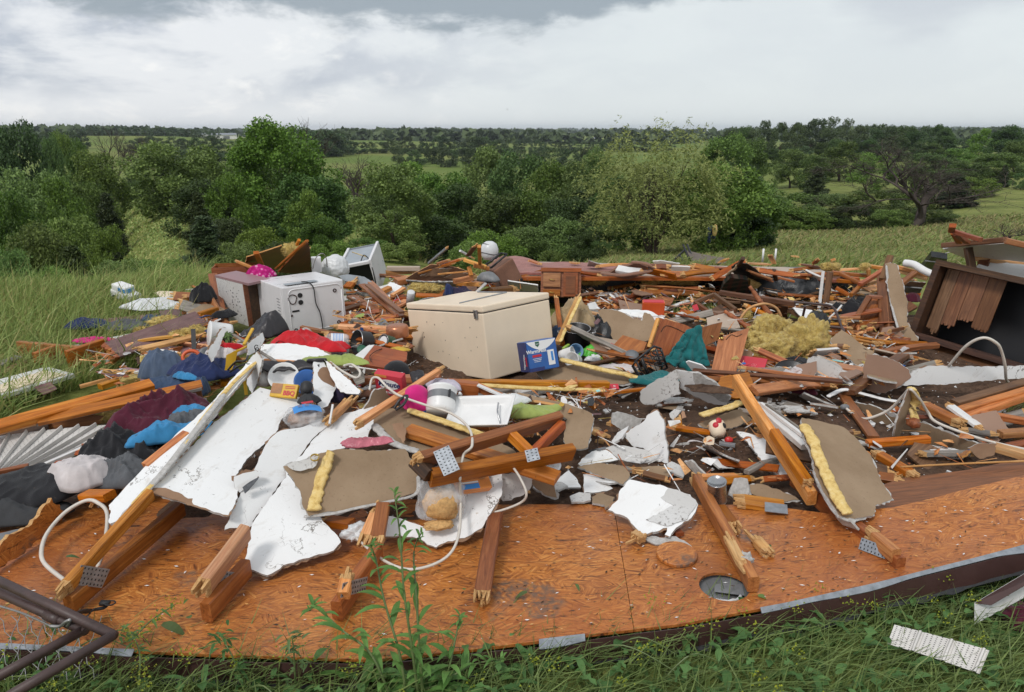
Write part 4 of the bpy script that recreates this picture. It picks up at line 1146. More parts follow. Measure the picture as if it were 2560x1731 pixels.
sheet([(365,1224),(425,1226),(470,1248),(530,1262),(590,1264),(571,1293),(480,1266),(420,1247)],[(361,1220,.37),(571,1290,.28),(650,968,.50)],None,('paper_torn','paper_torn','paper_torn'),.002,.010,parent=w2,name='torn_paper',lift=.004)
w3 = sheet([(692,1083),(760,1068),(842,1041),(822,1062),(779,1100),(735,1160),(690,1225),(637,1296),(625,1318),(562,1325),(575,1290),(602,1232),(640,1165),(660,1120)],[(565,1322,.22),(692,1083,.45),(842,1041,.44)],'long white drywall wedge cracked along both sides in the middle of the sheets')
w4 = sheet([(846,1041),(905,1022),(945,985),(962,1010),(935,1050),(915,1100),(860,1120),(760,1150),(713,1172),(722,1192),(750,1226),(760,1274),(803,1296),(852,1358),(823,1383),(708,1416),(669,1440),(612,1420),(614,1395),(634,1305),(640,1296),(693,1225),(738,1160),(782,1100)],[(610,1420,.15),(852,1358,.16),(905,1022,.45)],'big white drywall piece reaching furthest forward onto the chipboard')
sheet([(611,1400),(640,1412),(700,1418),(708,1422),(669,1447),(640,1440),(612,1442)],[(610,1420,.135),(852,1358,.145),(905,1022,.43)],None,('paper_torn','paper_torn','paper_torn'),.002,.012,parent=w4,name='torn_paper')
sheet([(585,1192),(640,1176),(650,1184),(640,1200),(600,1232),(588,1222)],[(585,1222,.33),(650,1184,.37),(600,1176,.40)],'curled scrap of ceiling with grey grit on its torn underside',('drywall_white','grey_shingle','gypsum'),.014,.004)
sheet([(606,1218),(648,1192),(640,1204),(612,1234)],[(585,1222,.345),(650,1184,.385),(600,1176,.41)],'grey gritty shingle patch showing at a fold in the drywall',('grey_shingle','grey_shingle','grey_shingle'),.006,.004,name='shingle_scrap',cat='shingle')
b1 = sheet([(708,1166),(770,1150),(802,1133),(842,1124),(930,1126),(1013,1122),(1030,1150),(1044,1187),(1041,1232),(977,1251),(890,1268),(772,1290),(758,1268),(750,1226),(736,1206)],[(772,1290,.25),(1041,1232,.27),(842,1124,.46)],'brown paper back of an overturned drywall slab with a broad yellow stripe',PAPER,.013,warp=.012)
bead(b1,[(826,1128,.475),(815,1160,.42),(800,1200,.365),(790,1240,.31),(783,1276,.275)],.030,'foam_yellow','foam_strip',.35)
bead(b1,[(760,1292,.235),(830,1284,.25),(900,1268,.262),(980,1252,.268),(1040,1234,.275),(1046,1190,.34)],.010,'gypsum','torn_edge',.8)
sheet([(716,1164),(770,1150),(798,1140),(782,1172),(740,1178)],[(772,1290,.255),(1041,1232,.275),(842,1124,.466)],None,('drywall_dirty',) * 3,.002,.008,parent=b1,name='torn_paper',lift=.006)
b2 = sheet([(932,1040),(975,1022),(1018,1018),(1100,1046),(1218,1084),(1290,1130),(1210,1168),(1110,1150),(1044,1127),(1010,1122),(971,1098),(934,1066)],[(932,1050,.46),(1218,1086,.40),(1044,1127,.40)],'tan paper-backed drywall slab under the truss with a yellow foam rib',PAPER,.013)
bead(b2,[(1020,1024,.49),(1070,1040,.475),(1130,1060,.455),(1180,1078,.44),(1218,1090,.43)],.024,'foam_yellow','foam_rib',.7)
bead(b2,[(936,1062,.46),(960,1088,.45),(990,1110,.43),(1030,1124,.415),(1046,1128,.41)],.022,'gypsum','torn_edge',.6)
sheet([(978,1060),(1004,1056),(1014,1080),(1006,1108),(990,1085)],[(978,1058,.49),(1014,1080,.48),(1004,1106,.44)],'curl of torn brown paper standing on the tan drywall slab',('paper_torn',) * 3,.003,.008,name='torn_paper',cat='paper')
# white sheet pieces right of the truss foot
c1 = sheet([(905,1330),(930,1302),(962,1290),(1010,1300),(1060,1318),(1090,1300),(1120,1262),(1160,1220),(1200,1190),(1255,1186),(1254,1240),(1230,1278),(1205,1320),(1170,1340),(1120,1352),(1090,1368),(1040,1345),(1000,1338),(930,1345)],[(905,1335,.14),(1205,1320,.17),(1240,1190,.30)],'white drywall under the bag of feed, cracked across its middle')
sheet([(1256,1184),(1330,1190),(1330,1215),(1310,1238),(1262,1250),(1256,1230)],[(1256,1240,.20),(1320,1235,.19),(1300,1186,.28)],'dingy white drywall corner just right of the feed bag sheet',DIRTY)
sheet([(1325,1200),(1385,1205),(1392,1245),(1370,1240),(1345,1225)],[(1325,1200,.2),(1392,1245,.12),(1385,1205,.2)],'torn brown-paper drywall corner on the soil right of the truss',PAPER)
# right-hand pieces on the soil
sheet([(1445,1160),(1480,1128),(1515,1124),(1545,1150),(1500,1158),(1455,1168)],[(1445,1162,.13),(1545,1150,.13),(1500,1124,.17)],'small white drywall chip at the tip of the paper-backed wedge')
sheet([(1512,1120),(1560,1115),(1640,1130),(1665,1148),(1600,1160),(1550,1150)],[(1512,1130,.13),(1660,1150,.12),(1600,1115,.16)],'flat white drywall shard below the standing white shard',DIRTY)
sheet([(1558,1090),(1612,1052),(1622,1036),(1642,1026),(1660,1050),(1664,1090),(1672,1130),(1672,1158),(1640,1150),(1608,1120),(1585,1118)],[(1560,1092,.17),(1672,1158,.12),(1640,1030,.36)],'upright jagged white drywall shard with dark specks on the soil')
sheet([(1532,1034),(1545,1030),(1606,1048),(1600,1062),(1560,1080),(1530,1060)],[(1530,1060,.2),(1606,1055,.2),(1545,1030,.27)],'grey-brown gypsum chunk left of the standing white shard',('gypsum','drywall_paper','gypsum'),.02)
sheet([(1444,1168),(1500,1158),(1558,1166),(1575,1190),(1558,1212),(1500,1190)],[(1444,1168,.16),(1558,1212,.14),(1558,1166,.18)],'brown paper-backed drywall wedge lying on the dark soil',PAPER)
sheet([(1458,1186),(1500,1192),(1532,1222),(1500,1230),(1460,1232)],[(1458,1188,.14),(1532,1222,.11),(1460,1232,.11)],'small white triangle of drywall below the paper wedge')
g1 = sheet([(1520,1275),(1545,1250),(1548,1230),(1575,1200),(1600,1205),(1660,1215),(1725,1235),(1745,1260),(1720,1300),(1690,1318),(1675,1340),(1662,1335),(1668,1318),(1610,1336),(1590,1320),(1560,1290)],[(1520,1278,.19),(1610,1336,.16),(1700,1232,.26)],'broad white and grey drywall piece tilted on the soil by the deck seam',('drywall_white','drywall_paper','gypsum'),.016)
sheet([(1585,1203),(1660,1217),(1723,1237),(1743,1260),(1718,1299),(1668,1316),(1615,1300),(1685,1265),(1640,1235)],[(1520,1278,.19),(1610,1336,.16),(1700,1232,.26)],None,('drywall_dirty',) * 3,.002,.008,parent=g1,name='peeled_paint',lift=.004)
sheet([(1600,1340),(1650,1345),(1690,1342),(1735,1375),(1700,1370),(1640,1362)],[(1600,1342,.14),(1735,1375,.13),(1690,1342,.15)],'grey torn drywall paper strip lying on the chipboard',('gypsum','drywall_paper','gypsum'),.008,.008)
sheet([(1840,1078),(1872,1082),(1920,1100),(1960,1140),(1985,1170),(1975,1185),(1950,1200),(1915,1160),(1880,1120)],[(1840,1080,.17),(1985,1175,.15),(1950,1200,.12)],'pale curved drywall sheet half buried left of the long truss chord')
sheet([(1758,1110),(1775,1112),(1800,1130),(1850,1150),(1845,1160),(1800,1146),(1770,1128)],[(1758,1112,.15),(1850,1155,.14),(1800,1130,.17)],'thin splintered white drywall sliver beside the painted vase',('drywall_white','gypsum','gypsum'),.01)
sheet([(1712,1152),(1730,1150),(1760,1180),(1800,1210),(1785,1212),(1745,1190)],[(1712,1153,.2),(1800,1212,.14),(1760,1180,.18)],'grey curved drywall strip above the steel can',('gypsum',) * 3,.012)
sheet([(1836,1196),(1868,1198),(1872,1235),(1852,1260),(1822,1238)],[(1822,1238,.14),(1872,1235,.14),(1868,1198,.20)],'small grey drywall tile right of the steel can',('gypsum','drywall_paper','gypsum'))
sheet([(1874,1212),(1900,1210),(1960,1232),(1998,1250),(1930,1255),(1880,1236)],[(1874,1214,.17),(1998,1250,.14),(1880,1236,.14)],'soil-strewn brown paper drywall strip with a yellow tip',('drywall_paper','drywall_white','gypsum'))
# big paper-backed slab on the right
b3 = sheet([(2004,1046),(2060,1058),(2110,1070),(2150,1105),(2180,1140),(2205,1200),(2232,1245),(2190,1262),(2182,1290),(2165,1292),(2130,1300),(2098,1288),(2060,1230),(2040,1190),(2034,1150),(2010,1090)],[(2004,1050,.46),(2110,1290,.28),(2232,1245,.25)],'large brown paper-backed slab with a yellow foam stripe leaning on the long chord',PAPER,.014,warp=.014)
bead(b3,[(2008,1062,.465),(2030,1095,.445),(2050,1150,.40),(2075,1205,.36),(2100,1255,.325),(2122,1285,.30)],.028,'foam_yellow','foam_strip',.5)
bead(b3,[(2036,1150,.37),(2042,1190,.34),(2060,1232,.31),(2095,1286,.275),(2140,1304,.265)],.014,'gypsum','torn_edge',.8)
sheet([(2092,1286),(2130,1300),(2150,1322),(2140,1318),(2110,1308)],[(2092,1286,.27),(2150,1322,.24),(2130,1300,.28)],'torn grey drywall tatter at the foot of the leaning slab',('gypsum',) * 3,.01)
b4 = sheet([(1600,1000),(1605,975),(1690,925),(1698,965),(1700,985),(1660,1000),(1640,1010),(1612,1012)],[(1600,1005,.18),(1690,925,.42),(1700,985,.26)],'smooth grey-tan drywall flap propped beside the brown muddy slab',('drywall_dirty','drywall_paper','gypsum'))
b5 = sheet([(1692,924),(1745,930),(1790,955),(1828,990),(1815,1012),(1770,1005),(1730,985),(1702,968)],[(1702,975,.25),(1815,1012,.16),(1745,930,.40)],'brown drywall slab with a patch of mud right of the grey flap',BROWN,.013)
garment(1770,972,.30,.30,.16,.02,-20,'soil','patch of crumbly mud on the brown drywall slab','mud_patch',5,'mud',9)
sheet([(1745,1060),(1790,1045),(1850,1020),(1880,1050),(1830,1072),(1760,1070)],[(1745,1062,.16),(1880,1050,.15),(1850,1020,.2)],'tan paper-backed piece under the short yellow foam strip',PAPER)
bead(None,[(1752,1038,.24),(1790,1026,.25),(1830,1015,.26),(1850,1005,.27)],.028,'foam_yellow','foam_strip',.7)['label'] = 'short thick yellow foam strip on the soil centre right'
COL.objects[-1]['category'] = 'foam'
sheet([(1400,920),(1440,910),(1560,925),(1600,950),(1560,962),(1420,965),(1360,950),(1340,930)],[(1340,935,.20),(1580,955,.19),(1480,915,.25)],'tan drywall slab lying in front of the blue humidifier box',PAPER)
sheet([(1220,985),(1300,982),(1410,1010),(1480,1035),(1485,1050),(1478,1080),(1470,1120),(1450,1125),(1415,1115),(1408,1100),(1418,1050),(1340,1010)],[(1340,985,.40),(1485,1045,.34),(1440,1125,.22)],'tan elbow-shaped drywall slab beside the small ceiling fragments',PAPER)
sheet([(1270,965),(1340,972),(1345,990),(1300,985)],[(1270,965,.36),(1345,990,.35),(1340,972,.38)],'narrow grey drywall edge above the elbow-shaped slab',('gypsum',) * 3)
sheet([(906,1022),(935,972),(960,970),(978,1000),(955,1022),(920,1032)],[(906,1025,.44),(978,1000,.46),(945,970,.55)],'clean white drywall offcut left of the pink pouch')
sheet([(784,904),(806,900),(838,945),(842,965),(820,1015),(800,1022),(784,990)],[(784,985,.48),(842,965,.48),(795,900,.60)],'white drywall slab standing right of the black handbag')
sheet([(808,898),(850,930),(900,975),(895,986),(850,980),(832,950)],[(808,900,.60),(900,980,.50),(850,980,.48)],'long white drywall offcut right of the blue bowl')
sheet([(640,862),(720,858),(790,868),(860,905),(820,905),(740,900),(690,900),(645,895)],[(640,895,.52),(860,905,.50),(720,858,.56)],'white drywall sheet lying behind the black handbag')
sheet([(618,905),(640,880),(655,900),(640,960),(628,985),(614,960)],[(614,960,.46),(640,985,.44),(640,885,.68)],'white drywall shard standing at the peak of the clutter')
sheet([(622,860),(658,832),(662,850),(640,880),(620,890)],[(620,885,.58),(650,880,.56),(658,832,.66)],'small white drywall shard near the red bag strap')
sheet([(520,880),(540,850),(556,818),(566,820),(548,870),(530,905)],[(520,900,.42),(560,880,.42),(560,820,.55)],'narrow white drywall strip beside the white bucket')

# -- rafters and truss ends lying on the deck
def plate(parent,c,w,h,normal,along_,name='connector_plate',mat='galvanised'):
    """toothed galvanised connector plate, its teeth slots as small dark dents"""
    mw = frame(c,along_,normal); m = MB()
    m.box((0,0,0),(w,h,.003))
    o = m.build(name,[mat],parent,parent.matrix_basis.inverted() @ mw)
    d = MB()
    nx,ny = max(3,int(w / .016)),max(3,int(h / .014))
    for i in range(nx):
        for j in range(ny):
            x,y = -w / 2 + w * (i + .5) / nx,-h / 2 + h * (j + .5) / ny + (.003 if i % 2 else 0)
            d.box((x,y,.0019),(.0075,.004,.0012))
    d.build('tooth_slot',['ink_black'],o)
    return o
def truss(name,label,members,plates):
    c = P(*members[0][0]); e = empty(name,Matrix.Translation(c),label,'truss')
    for (a,b,w,t,mat,e1,e2,roll) in members: board(a,b,w,t,mat,None,'chord',e1,e2,roll,parent=e)
    for (p,w,h,nrm,alg) in plates: plate(e,P(*p),w,h,Vector(nrm),Vector(alg))
    return e
truss('roof_truss','broken truss heel at far left of the deck, one plate showing',[((146,1490,.215),(376,1236,.36),.034,.06,'wood_orange',True,0,10),((172,1512,.155),(452,1272,.17),.045,.075,'wood_red',0,0,0)],[((229,1442,.215),.075,.12,(.83,-.55,.1),(.3,.5,.8))])
truss('roof_truss','broken truss heel second from left, light splintered top edge',[((494,1490,.225),(614,1330,.30),.045,.08,'wood_fresh',True,0,10),((515,1532,.155),(616,1420,.165),.045,.085,'wood_red',0,0,0)],[((562,1448,.20),.06,.13,(.86,-.5,.05),(.3,.5,.8))])
truss('roof_truss','stubby truss heel behind the tall weed, end splintered',[((842,1528,.150),(945,1376,.17),.045,.085,'wood_red',0,0,0),((858,1490,.215),(872,1425,.26),.045,.05,'wood_fresh',0,True,0)],[((886,1468,.215),.055,.14,(.86,-.5,.05),(.15,.3,.9))])
board((940,1372,.18),(958,1262,.28),.06,.04,'wood_red','red-brown stud running up behind the tall weed',e1=True)
board((1202,1508,.15),(1240,1284,.18),.065,.042,'wood_red','lone splintered red-brown stud on the deck right of the tall weed',e1=True,bow=.01)
truss('roof_truss','truss remnant with dark end resting beside the round hole',[((1735,1188,.20),(1884,1462,.175),.045,.07,'wood_red',True,0,0),((1818,1340,.215),(1862,1425,.205),.042,.02,'wood_fresh',True,True,0)],[])
board((1797,1272,.17),(1840,1330,.16),.07,.045,'wood_red','short red stub with a chewed end near the steel can',e2=True)
truss('roof_truss','long truss chord running down to the square-cut heel on the right',[((1840,952,.42),(2030,1246,.22),.045,.085,'wood_fresh',0,0,5),((1935,1082,.36),(2030,1225,.27),.05,.05,'wood_orange',0,True,0),((1986,1195,.20),(2250,1418,.195),.045,.085,'wood_red',0,0,0),((2166,1330,.235),(2240,1390,.235),.045,.06,'wood_orange',True,0,0)],[((2186,1372,.215),.05,.12,(-.75,-.62,.1),(.3,.3,.9))])
board((1880,1340,.16),(1930,1395,.155),.05,.035,'wood_fresh','short splintered wood block on the right of the chipboard',e1=True,e2=True)
clump(1862,1396,.20,.035,.03,.02,30,'tuft of grey-white foam caught on the dark-ended truss remnant','gypsum','foam_tuft',3,4,'foam',1.6)
m = MB(); m.lathe([(0,-.009),(.086,-.010),(.088,-.006),(.087,.004),(.085,.006),(0,.006)],36)
props(m.build('round_cutout',['osb'],None,at(1692,1385,.142,20,2,-2)),'round chipboard disc cut from the vent hole','board')
board((1580,1350,.15),(1610,1335,.155),.06,.035,'wood_fresh','broken wood stub under the tilted white and grey drywall',e1=True,e2=True)
board((1640,1275,.15),(1700,1338,.14),.04,.02,'wood_red','thin red sliver at the deck edge near the seam',e1=True)
board((1835,1250,.155),(1960,1268,.15),.10,.03,'wood_orange','wide orange board end with a grey metal plate by the deck edge',e1=True)
flat_board('metal_scrap',[(1912,1255,.182),(1968,1262,.182),(1970,1285,.172),(1912,1278,.172)],.003,['galvanised'],'blue-grey metal plate on the wide orange board end','metal plate')
# truss over the drywall, centre
truss('roof_truss','open-web truss with two bright connector plates across the centre',[((1024,1158,.50),(1398,1046,.50),.045,.075,'wood_red',True,0,25),((1075,1195,.43),(1430,1130,.40),.05,.085,'wood_red',0,0,25),((1276,1086,.50),(1332,1140,.43),.045,.05,'wood_orange',0,0,0),((1332,1134,.44),(1405,1062,.48),.04,.045,'wood_red',0,0,0),((1078,1190,.44),(1040,1152,.48),.07,.06,'wood_dark',0,0,25)],
      [((1116,1152,.515),.075,.125,(.1,-.62,.78),(.9,.3,.3)),((1331,1138,.475),.06,.06,(.1,-.6,.8),(.95,.1,.2))])
board((1018,1076,.455),(1394,1196,.33),.10,.036,'wood_orange','flat orange plank passing under the open-web truss')
board((882,1068,.50),(1110,918,.60),.05,.035,'wood_fresh','long pale splintered strip slanting up past the pink pouch',e1=True,e2=True,taper=.3)
board((1290,1065,.47),(1330,1096,.43),.06,.04,'wood_fresh','splintered yellowish wood chunk between the truss webs',e1=True,e2=True)
board((800,1300,.17),(880,1312,.19),.06,.04,'wood_red','short red board end under the yellow-striped slab',e1=True)
board((905,1365,.16),(948,1262,.26),.05,.03,'wood_fresh','splintered pale stick sticking out beside the crushed label bag',e1=True,e2=True)
clump(890,1330,.16,.055,.05,.04,20,'crumpled white plastic bag with dark print by the deck edge','film_white','plastic_bag',12,4,'bag',1.3)
# orange boards left of the sheets
board((365,1168,.36),(468,1086,.44),.05,.04,'wood_orange','orange stick between the dark clothes and the white strip')
board((212,1240,.22),(275,1240,.25),.07,.04,'wood_orange','squared orange stub poking from the left end of the white strip')
board((225,1262,.16),(240,1240,.20),.05,.04,'wood_fresh','small pale wood block at the cable loop',e1=True)
sheet([(-40,1440),(0,1420),(60,1385),(120,1335),(165,1285),(150,1262),(130,1245),(108,1268),(60,1320),(0,1365),(-40,1390)],[(-40,1440,.13),(165,1285,.14),(130,1245,.25)],'ragged broken edge of chipboard rising along the left of the deck',('osb','osb','splinter_end'),.02,.02,name='chipboard_edge',cat='board')
cord([(162,1452,.135),(112,1410,.15),(104,1375,.17),(120,1330,.19),(165,1280,.22),(215,1252,.25),(245,1258,.25),(268,1285,.22),(262,1360,.17),(245,1418,.15)],.009,'cord_white','dirty white cable looping over the left of the deck')
cord([(890,1345,.17),(960,1402,.15),(1030,1424,.15),(1110,1398,.17),(1145,1345,.22),(1152,1260,.28),(1150,1200,.40),(1158,1140,.48),(1180,1115,.53),(1172,1070,.53),(1130,1035,.53),(1070,1015,.54),(1020,998,.56),(990,985,.58),(965,965,.58),(945,945,.60),(930,948,.58),(924,975,.54)],.0065,'cord_white','long white cable winding past the feed bag and over the truss')
cord([(1280,1165,.40),(1300,1195,.36),(1316,1235,.30),(1300,1258,.24),(1240,1280,.20),(1190,1285,.2)],.006,'cord_white','short white cable hanging off the right drywall corner')

# -- rusty-brown pipe gate corner, lower left
g = empty('pipe_gate',Matrix.Translation(P(150,1640,.2)),'brown tubular gate corner with two crossing pipes at lower left','gate')
gi = g.matrix_basis.inverted()
def pipe(a,b,nm='pipe',r=.0165):
    MB().tube([P(*a),P(*b)],r,14).build(nm,['iron_brown'],g,gi,True)
pipe((-60,1425,.33),(286,1590,.30)); pipe((-60,1456,.28),(214,1578,.27))
pipe((212,1574,.27),(-60,1722,.26)); pipe((284,1588,.30),(-30,1772,.28))
MB().tube([P(118,1536,.275),P(150,1551,.275)],.0205,14).build('pipe_sleeve',['iron_brown'],g,gi,True)
MB().tube(spline([P(126,1566,.27),P(150,1566,.275),P(163,1556,.30),P(176,1550,.31),P(168,1565,.28)],5),.006,6).build('clamp',['wire_metal'],g,gi,True)
MB().tube(spline([P(-40,1505,.2),P(40,1528,.22),P(90,1548,.24),P(128,1566,.27)],5),.004,6).build('tension_wire',['wire_metal'],g,gi,True)
m = MB(); rs = random.Random(4)
for i in range(7):
    for s_ in (1,-1):
        pts = [P(-40 + i * 34 + k * 9 * s_ + (0 if s_ > 0 else 90),1540 + k * 20,.18 - k * .012) + Vector((.01 * (k % 2),0,.012 * (k % 2))) for k in range(9)]
        m.tube(pts,.0017,4,cap=False)
m.build('wire_mesh',['wire_metal'],g,gi,True)
m = MB()
m.quadsheet(lambda u,v: P(175,1545,.30).lerp(P(228,1530,.15),u) + Vector((0,(v - .5) * .026,.01 * math.sin(u * 3))),10,2)
m.quadsheet(lambda u,v: P(212,1548,.16).lerp(P(272,1512,.14),u) + Vector((.004 * math.sin(u * 9),(v - .5) * .022,.008 * math.sin(u * 5) + .006)),14,2)
m.box(P(262,1508,.155),(.035,.02,.014)); m.tube([P(262,1508,.158) + Vector((.02 + .02 * math.cos(a),.014 * math.sin(a),0)) for a in np.linspace(0,6.28,13)],.003,5)
c = P(225,1530,.15); m.v = [v - c for v in m.v]
o = props(m.build('buckled_strap',['rubber'],None,Matrix.Translation(c),True),'black rubber strap with buckle lying by the pipe gate','strap')
md = o.modifiers.new('s','SOLIDIFY'); md.thickness = .004
# -- bits in the front grass
def ribbed(pts4,n,mat,label,name,cat,slots=False,depth=.012,bend=0.0):
    """vented siding: flat pans between raised ribs; pts4 = near-left, near-right, far-right, far-left"""
    a,b,c,d = [P(*p) for p in pts4]; ctr = (a + b + c + d) / 4
    nrm = (b - a).cross(d - a).normalized()
    if nrm.z < 0: nrm = -nrm
    prof = []
    for i in range(n):
        for f,h in ((0,0),(.78,0),(.82,depth),(.88,depth),(.92,-.3 * depth),(.98,-.3 * depth)): prof.append(((i + f) / n,h))
    prof.append((1,0))
    m = MB(); vs = []; K = 8
    for u,h in prof:
        for j in range(K + 1):
            v = j / K; p = (a.lerp(b,u)).lerp(d.lerp(c,u),v)
            vs.append(p + nrm * (h + bend * math.sin(math.pi * u) + .3 * bend * math.sin(3 * v + 4 * u)) - ctr)
    fs = [(i * (K + 1) + j,(i + 1) * (K + 1) + j,(i + 1) * (K + 1) + j + 1,i * (K + 1) + j + 1) for i in range(len(prof) - 1) for j in range(K)]
    m.add(vs,fs)
    e = empty(name,Matrix.Translation(ctr),label,cat)
    o = m.build('panel',[mat],e); md = o.modifiers.new('s','SOLIDIFY'); md.thickness = .002
    if slots:
        s_ = MB()
        for i in range(n):
            for r_ in range(5):
                for j in range(11):
                    u = (i + .1 + .62 * r_ / 4) / n; v = (j + .5 + (.25 if r_ % 2 else -.25)) / 11
                    p = (a.lerp(b,u)).lerp(d.lerp(c,u),v) + nrm * (bend * math.sin(math.pi * u) + .3 * bend * math.sin(3 * v + 4 * u) + .0014) - ctr
                    ex,ey = (b - a).normalized() * .0022,(d - a).normalized() * .0011
                    s_.add([p - ex - ey,p + ex - ey,p + ex + ey,p - ex + ey],[(0,1,2,3)])
        s_.build('vent_slots',['ink_black'],e)['kind'] = 'stuff'
    return e
ribbed([(2218,1610,.10),(2448,1684,.10),(2472,1626,.15),(2236,1562,.15)],3,'soffit_vinyl','piece of white vented soffit lying in the front grass at right','soffit_piece','soffit',True,.012,.01)
tr = empty('white_channel',Matrix.Translation(P(2500,1500,.15)),'white metal channel trim sticking in from the right edge','trim')
ti = tr.matrix_basis.inverted()
def quadpart(nm,pts,mat,th=.002):
    v = [P(*p) for p in pts]; n = (v[1] - v[0]).cross(v[2] - v[0]).normalized() * th
    k = len(v)
    MB().add(v + [p - n for p in v],[tuple(range(k)),tuple(range(2 * k - 1,k - 1,-1))] + [(i,i + k,(i + 1) % k + k,(i + 1) % k) for i in range(k)]).build(nm,[mat],tr,ti)
quadpart('face',[(2437,1508,.16),(2437,1562,.09),(2620,1462,.16),(2620,1400,.26)],'white_trim')
quadpart('flange',[(2437,1508,.16),(2478,1513,.17),(2620,1430,.27),(2620,1400,.262)],'trim_brown')
clump(2552,1545,.08,.07,.06,.05,0,'dark red cloth lump at the right edge under the channel','cloth_maroon','cloth_lump',2,4,'clothing')
# -- left side of the wreck
def box3(o,x,up,depth):
    """frame of a box: o near-left-bottom, x near-right-bottom, up near-left-top; local X right, Y away, Z up"""
    ex = x - o; lx = ex.length; ex.normalize()
    ez = up - o; ez -= ex * ez.dot(ex); lz = ez.length; ez.normalize(); ey = ez.cross(ex)
    m = Matrix((ex,ey,ez)).transposed().to_4x4(); m.translation = o
    return m,lx,depth,lz
def rbox(e,nm,c,d,mat,bev=.004,mats=None): return MB().box(c,d,bev=bev).build(nm,mats or [mat],e)
# wall framing with mauve siding
fr = empty('stud_corner',Matrix.Translation(P(160,880,.1)),'orange stud wall corner lying in the grass at far left','wall frame')
board((48,868,.10),(222,884,.12),.04,.11,'wood_orange',None,'stud',parent=fr)
board((88,900,.09),(146,878,.10),.04,.12,'wood_orange',None,'stud',parent=fr)
board((170,900,.13),(262,868,.16),.05,.15,'wood_orange',None,'stud',parent=fr)
board((70,893,.03),(235,890,.03),.22,.012,'drywall_paper',None,'sheathing',parent=fr)
board((264,882,.20),(505,796,.30),.20,.02,'siding_mauve','long wood-grained mauve siding plank running up from the stud corner','siding_plank',e1=True,roll=28,end='wood_red')
board((270,905,.10),(432,832,.17),.07,.03,'white_trim','white grooved window trim under the mauve siding plank','trim_strip',cat='trim')
board((275,893,.15),(300,878,.17),.04,.14,'wood_orange','orange block end below the mauve siding plank')
garment(232,852,.12,.36,.13,.05,10,'cloth_pink','hot pink cloth lying on the white siding strip','pink_cloth',3,'cloth')
board((190,868,.09),(335,838,.11),.12,.015,'white_trim','white siding strip under the pink cloth','siding_strip',cat='siding')
board((240,806,.10),(395,790,.12),.18,.015,'siding_mauve','mauve siding board behind the dark blue bag','siding_plank')
garment(222,815,.10,.36,.26,.12,15,'cloth_navy','dark blue bag in the grass at left','cloth_bag',4,'bag',4)
garment(318,818,.10,.46,.26,.09,-5,'cloth_grey','charcoal garment right of the dark blue bag','crumpled_garment',6)
garment(382,798,.16,.18,.16,.09,30,'cloth_denim','denim scrap beside yellow insulation at upper left','crumpled_garment',8)
clump(412,806,.20,.13,.09,.06,20,'yellow insulation tuft on the mauve siding, upper left',seed=2,sub=4)
clump(355,826,.13,.07,.05,.03,0,'small flat yellow insulation tuft by the charcoal garment',seed=3,sub=4)
clump(448,845,.22,.085,.075,.065,0,'round yellow insulation ball on the pink floor sheet',seed=5,sub=4)
clump(485,832,.25,.10,.06,.06,20,'flattened yellow insulation lump right of the insulation ball',seed=6,sub=4)
sheet([(350,905),(398,845),(420,838),(545,832),(540,880),(500,900),(420,912)],[(350,905,.12),(545,832,.20),(420,838,.18)],'dusty pink floor sheet with a white edge strip',('linoleum_pink','wood_brown','wood_orange'),.015,.003,warp=.006,name='floor_sheet',cat='floor sheet')
board((352,905,.135),(396,848,.19),.02,.02,'white_trim','white strip along the left edge of the pink floor sheet','edge_strip',cat='trim')
sheet([(240,930),(318,919),(372,928),(372,958),(352,960)],[(240,930,.12),(372,958,.10),(318,919,.15)],'pointed pink floor sheet in front of the blue jeans',('linoleum_pink','wood_brown','wood_orange'),.012,.003,name='floor_sheet',cat='floor sheet')
board((200,967,.05),(286,944,.07),.03,.025,'wood_fresh','pale stick lying in the grass at left')
# storm door and siding on the grass
dr = empty('storm_door',Matrix.Translation(P(90,940,.08)),'cream panelled door with white frame flat in the grass','door')
sheet([(-60,975),(0,948),(118,917),(186,935),(100,962),(-60,1005)],[(-60,980,.10),(118,917,.12),(186,935,.10)],None,('white_trim',) * 3,.03,0,parent=dr,name='frame',warp=0)
sheet([(-50,985),(0,962),(110,926),(165,936),(90,956),(-50,998)],[(-60,980,.105),(118,917,.125),(186,935,.105)],None,('enamel_cream',) * 3,.008,0,parent=dr,name='panel',warp=.006)
sheet([(85,968),(125,955),(142,972),(108,986)],[(85,968,.09),(142,972,.08),(125,955,.1)],'grey-pink shingle flake in the grass by the cream door',('siding_mauve',) * 3,.008,name='shingle_flake',cat='shingle')
board((0,935,.06),(60,905,.08),.06,.02,'wood_brown','brown weathered board end above the cream door')
board((-20,918,.07),(48,892,.09),.10,.015,'grey_wood','grey weathered board at the far left edge')
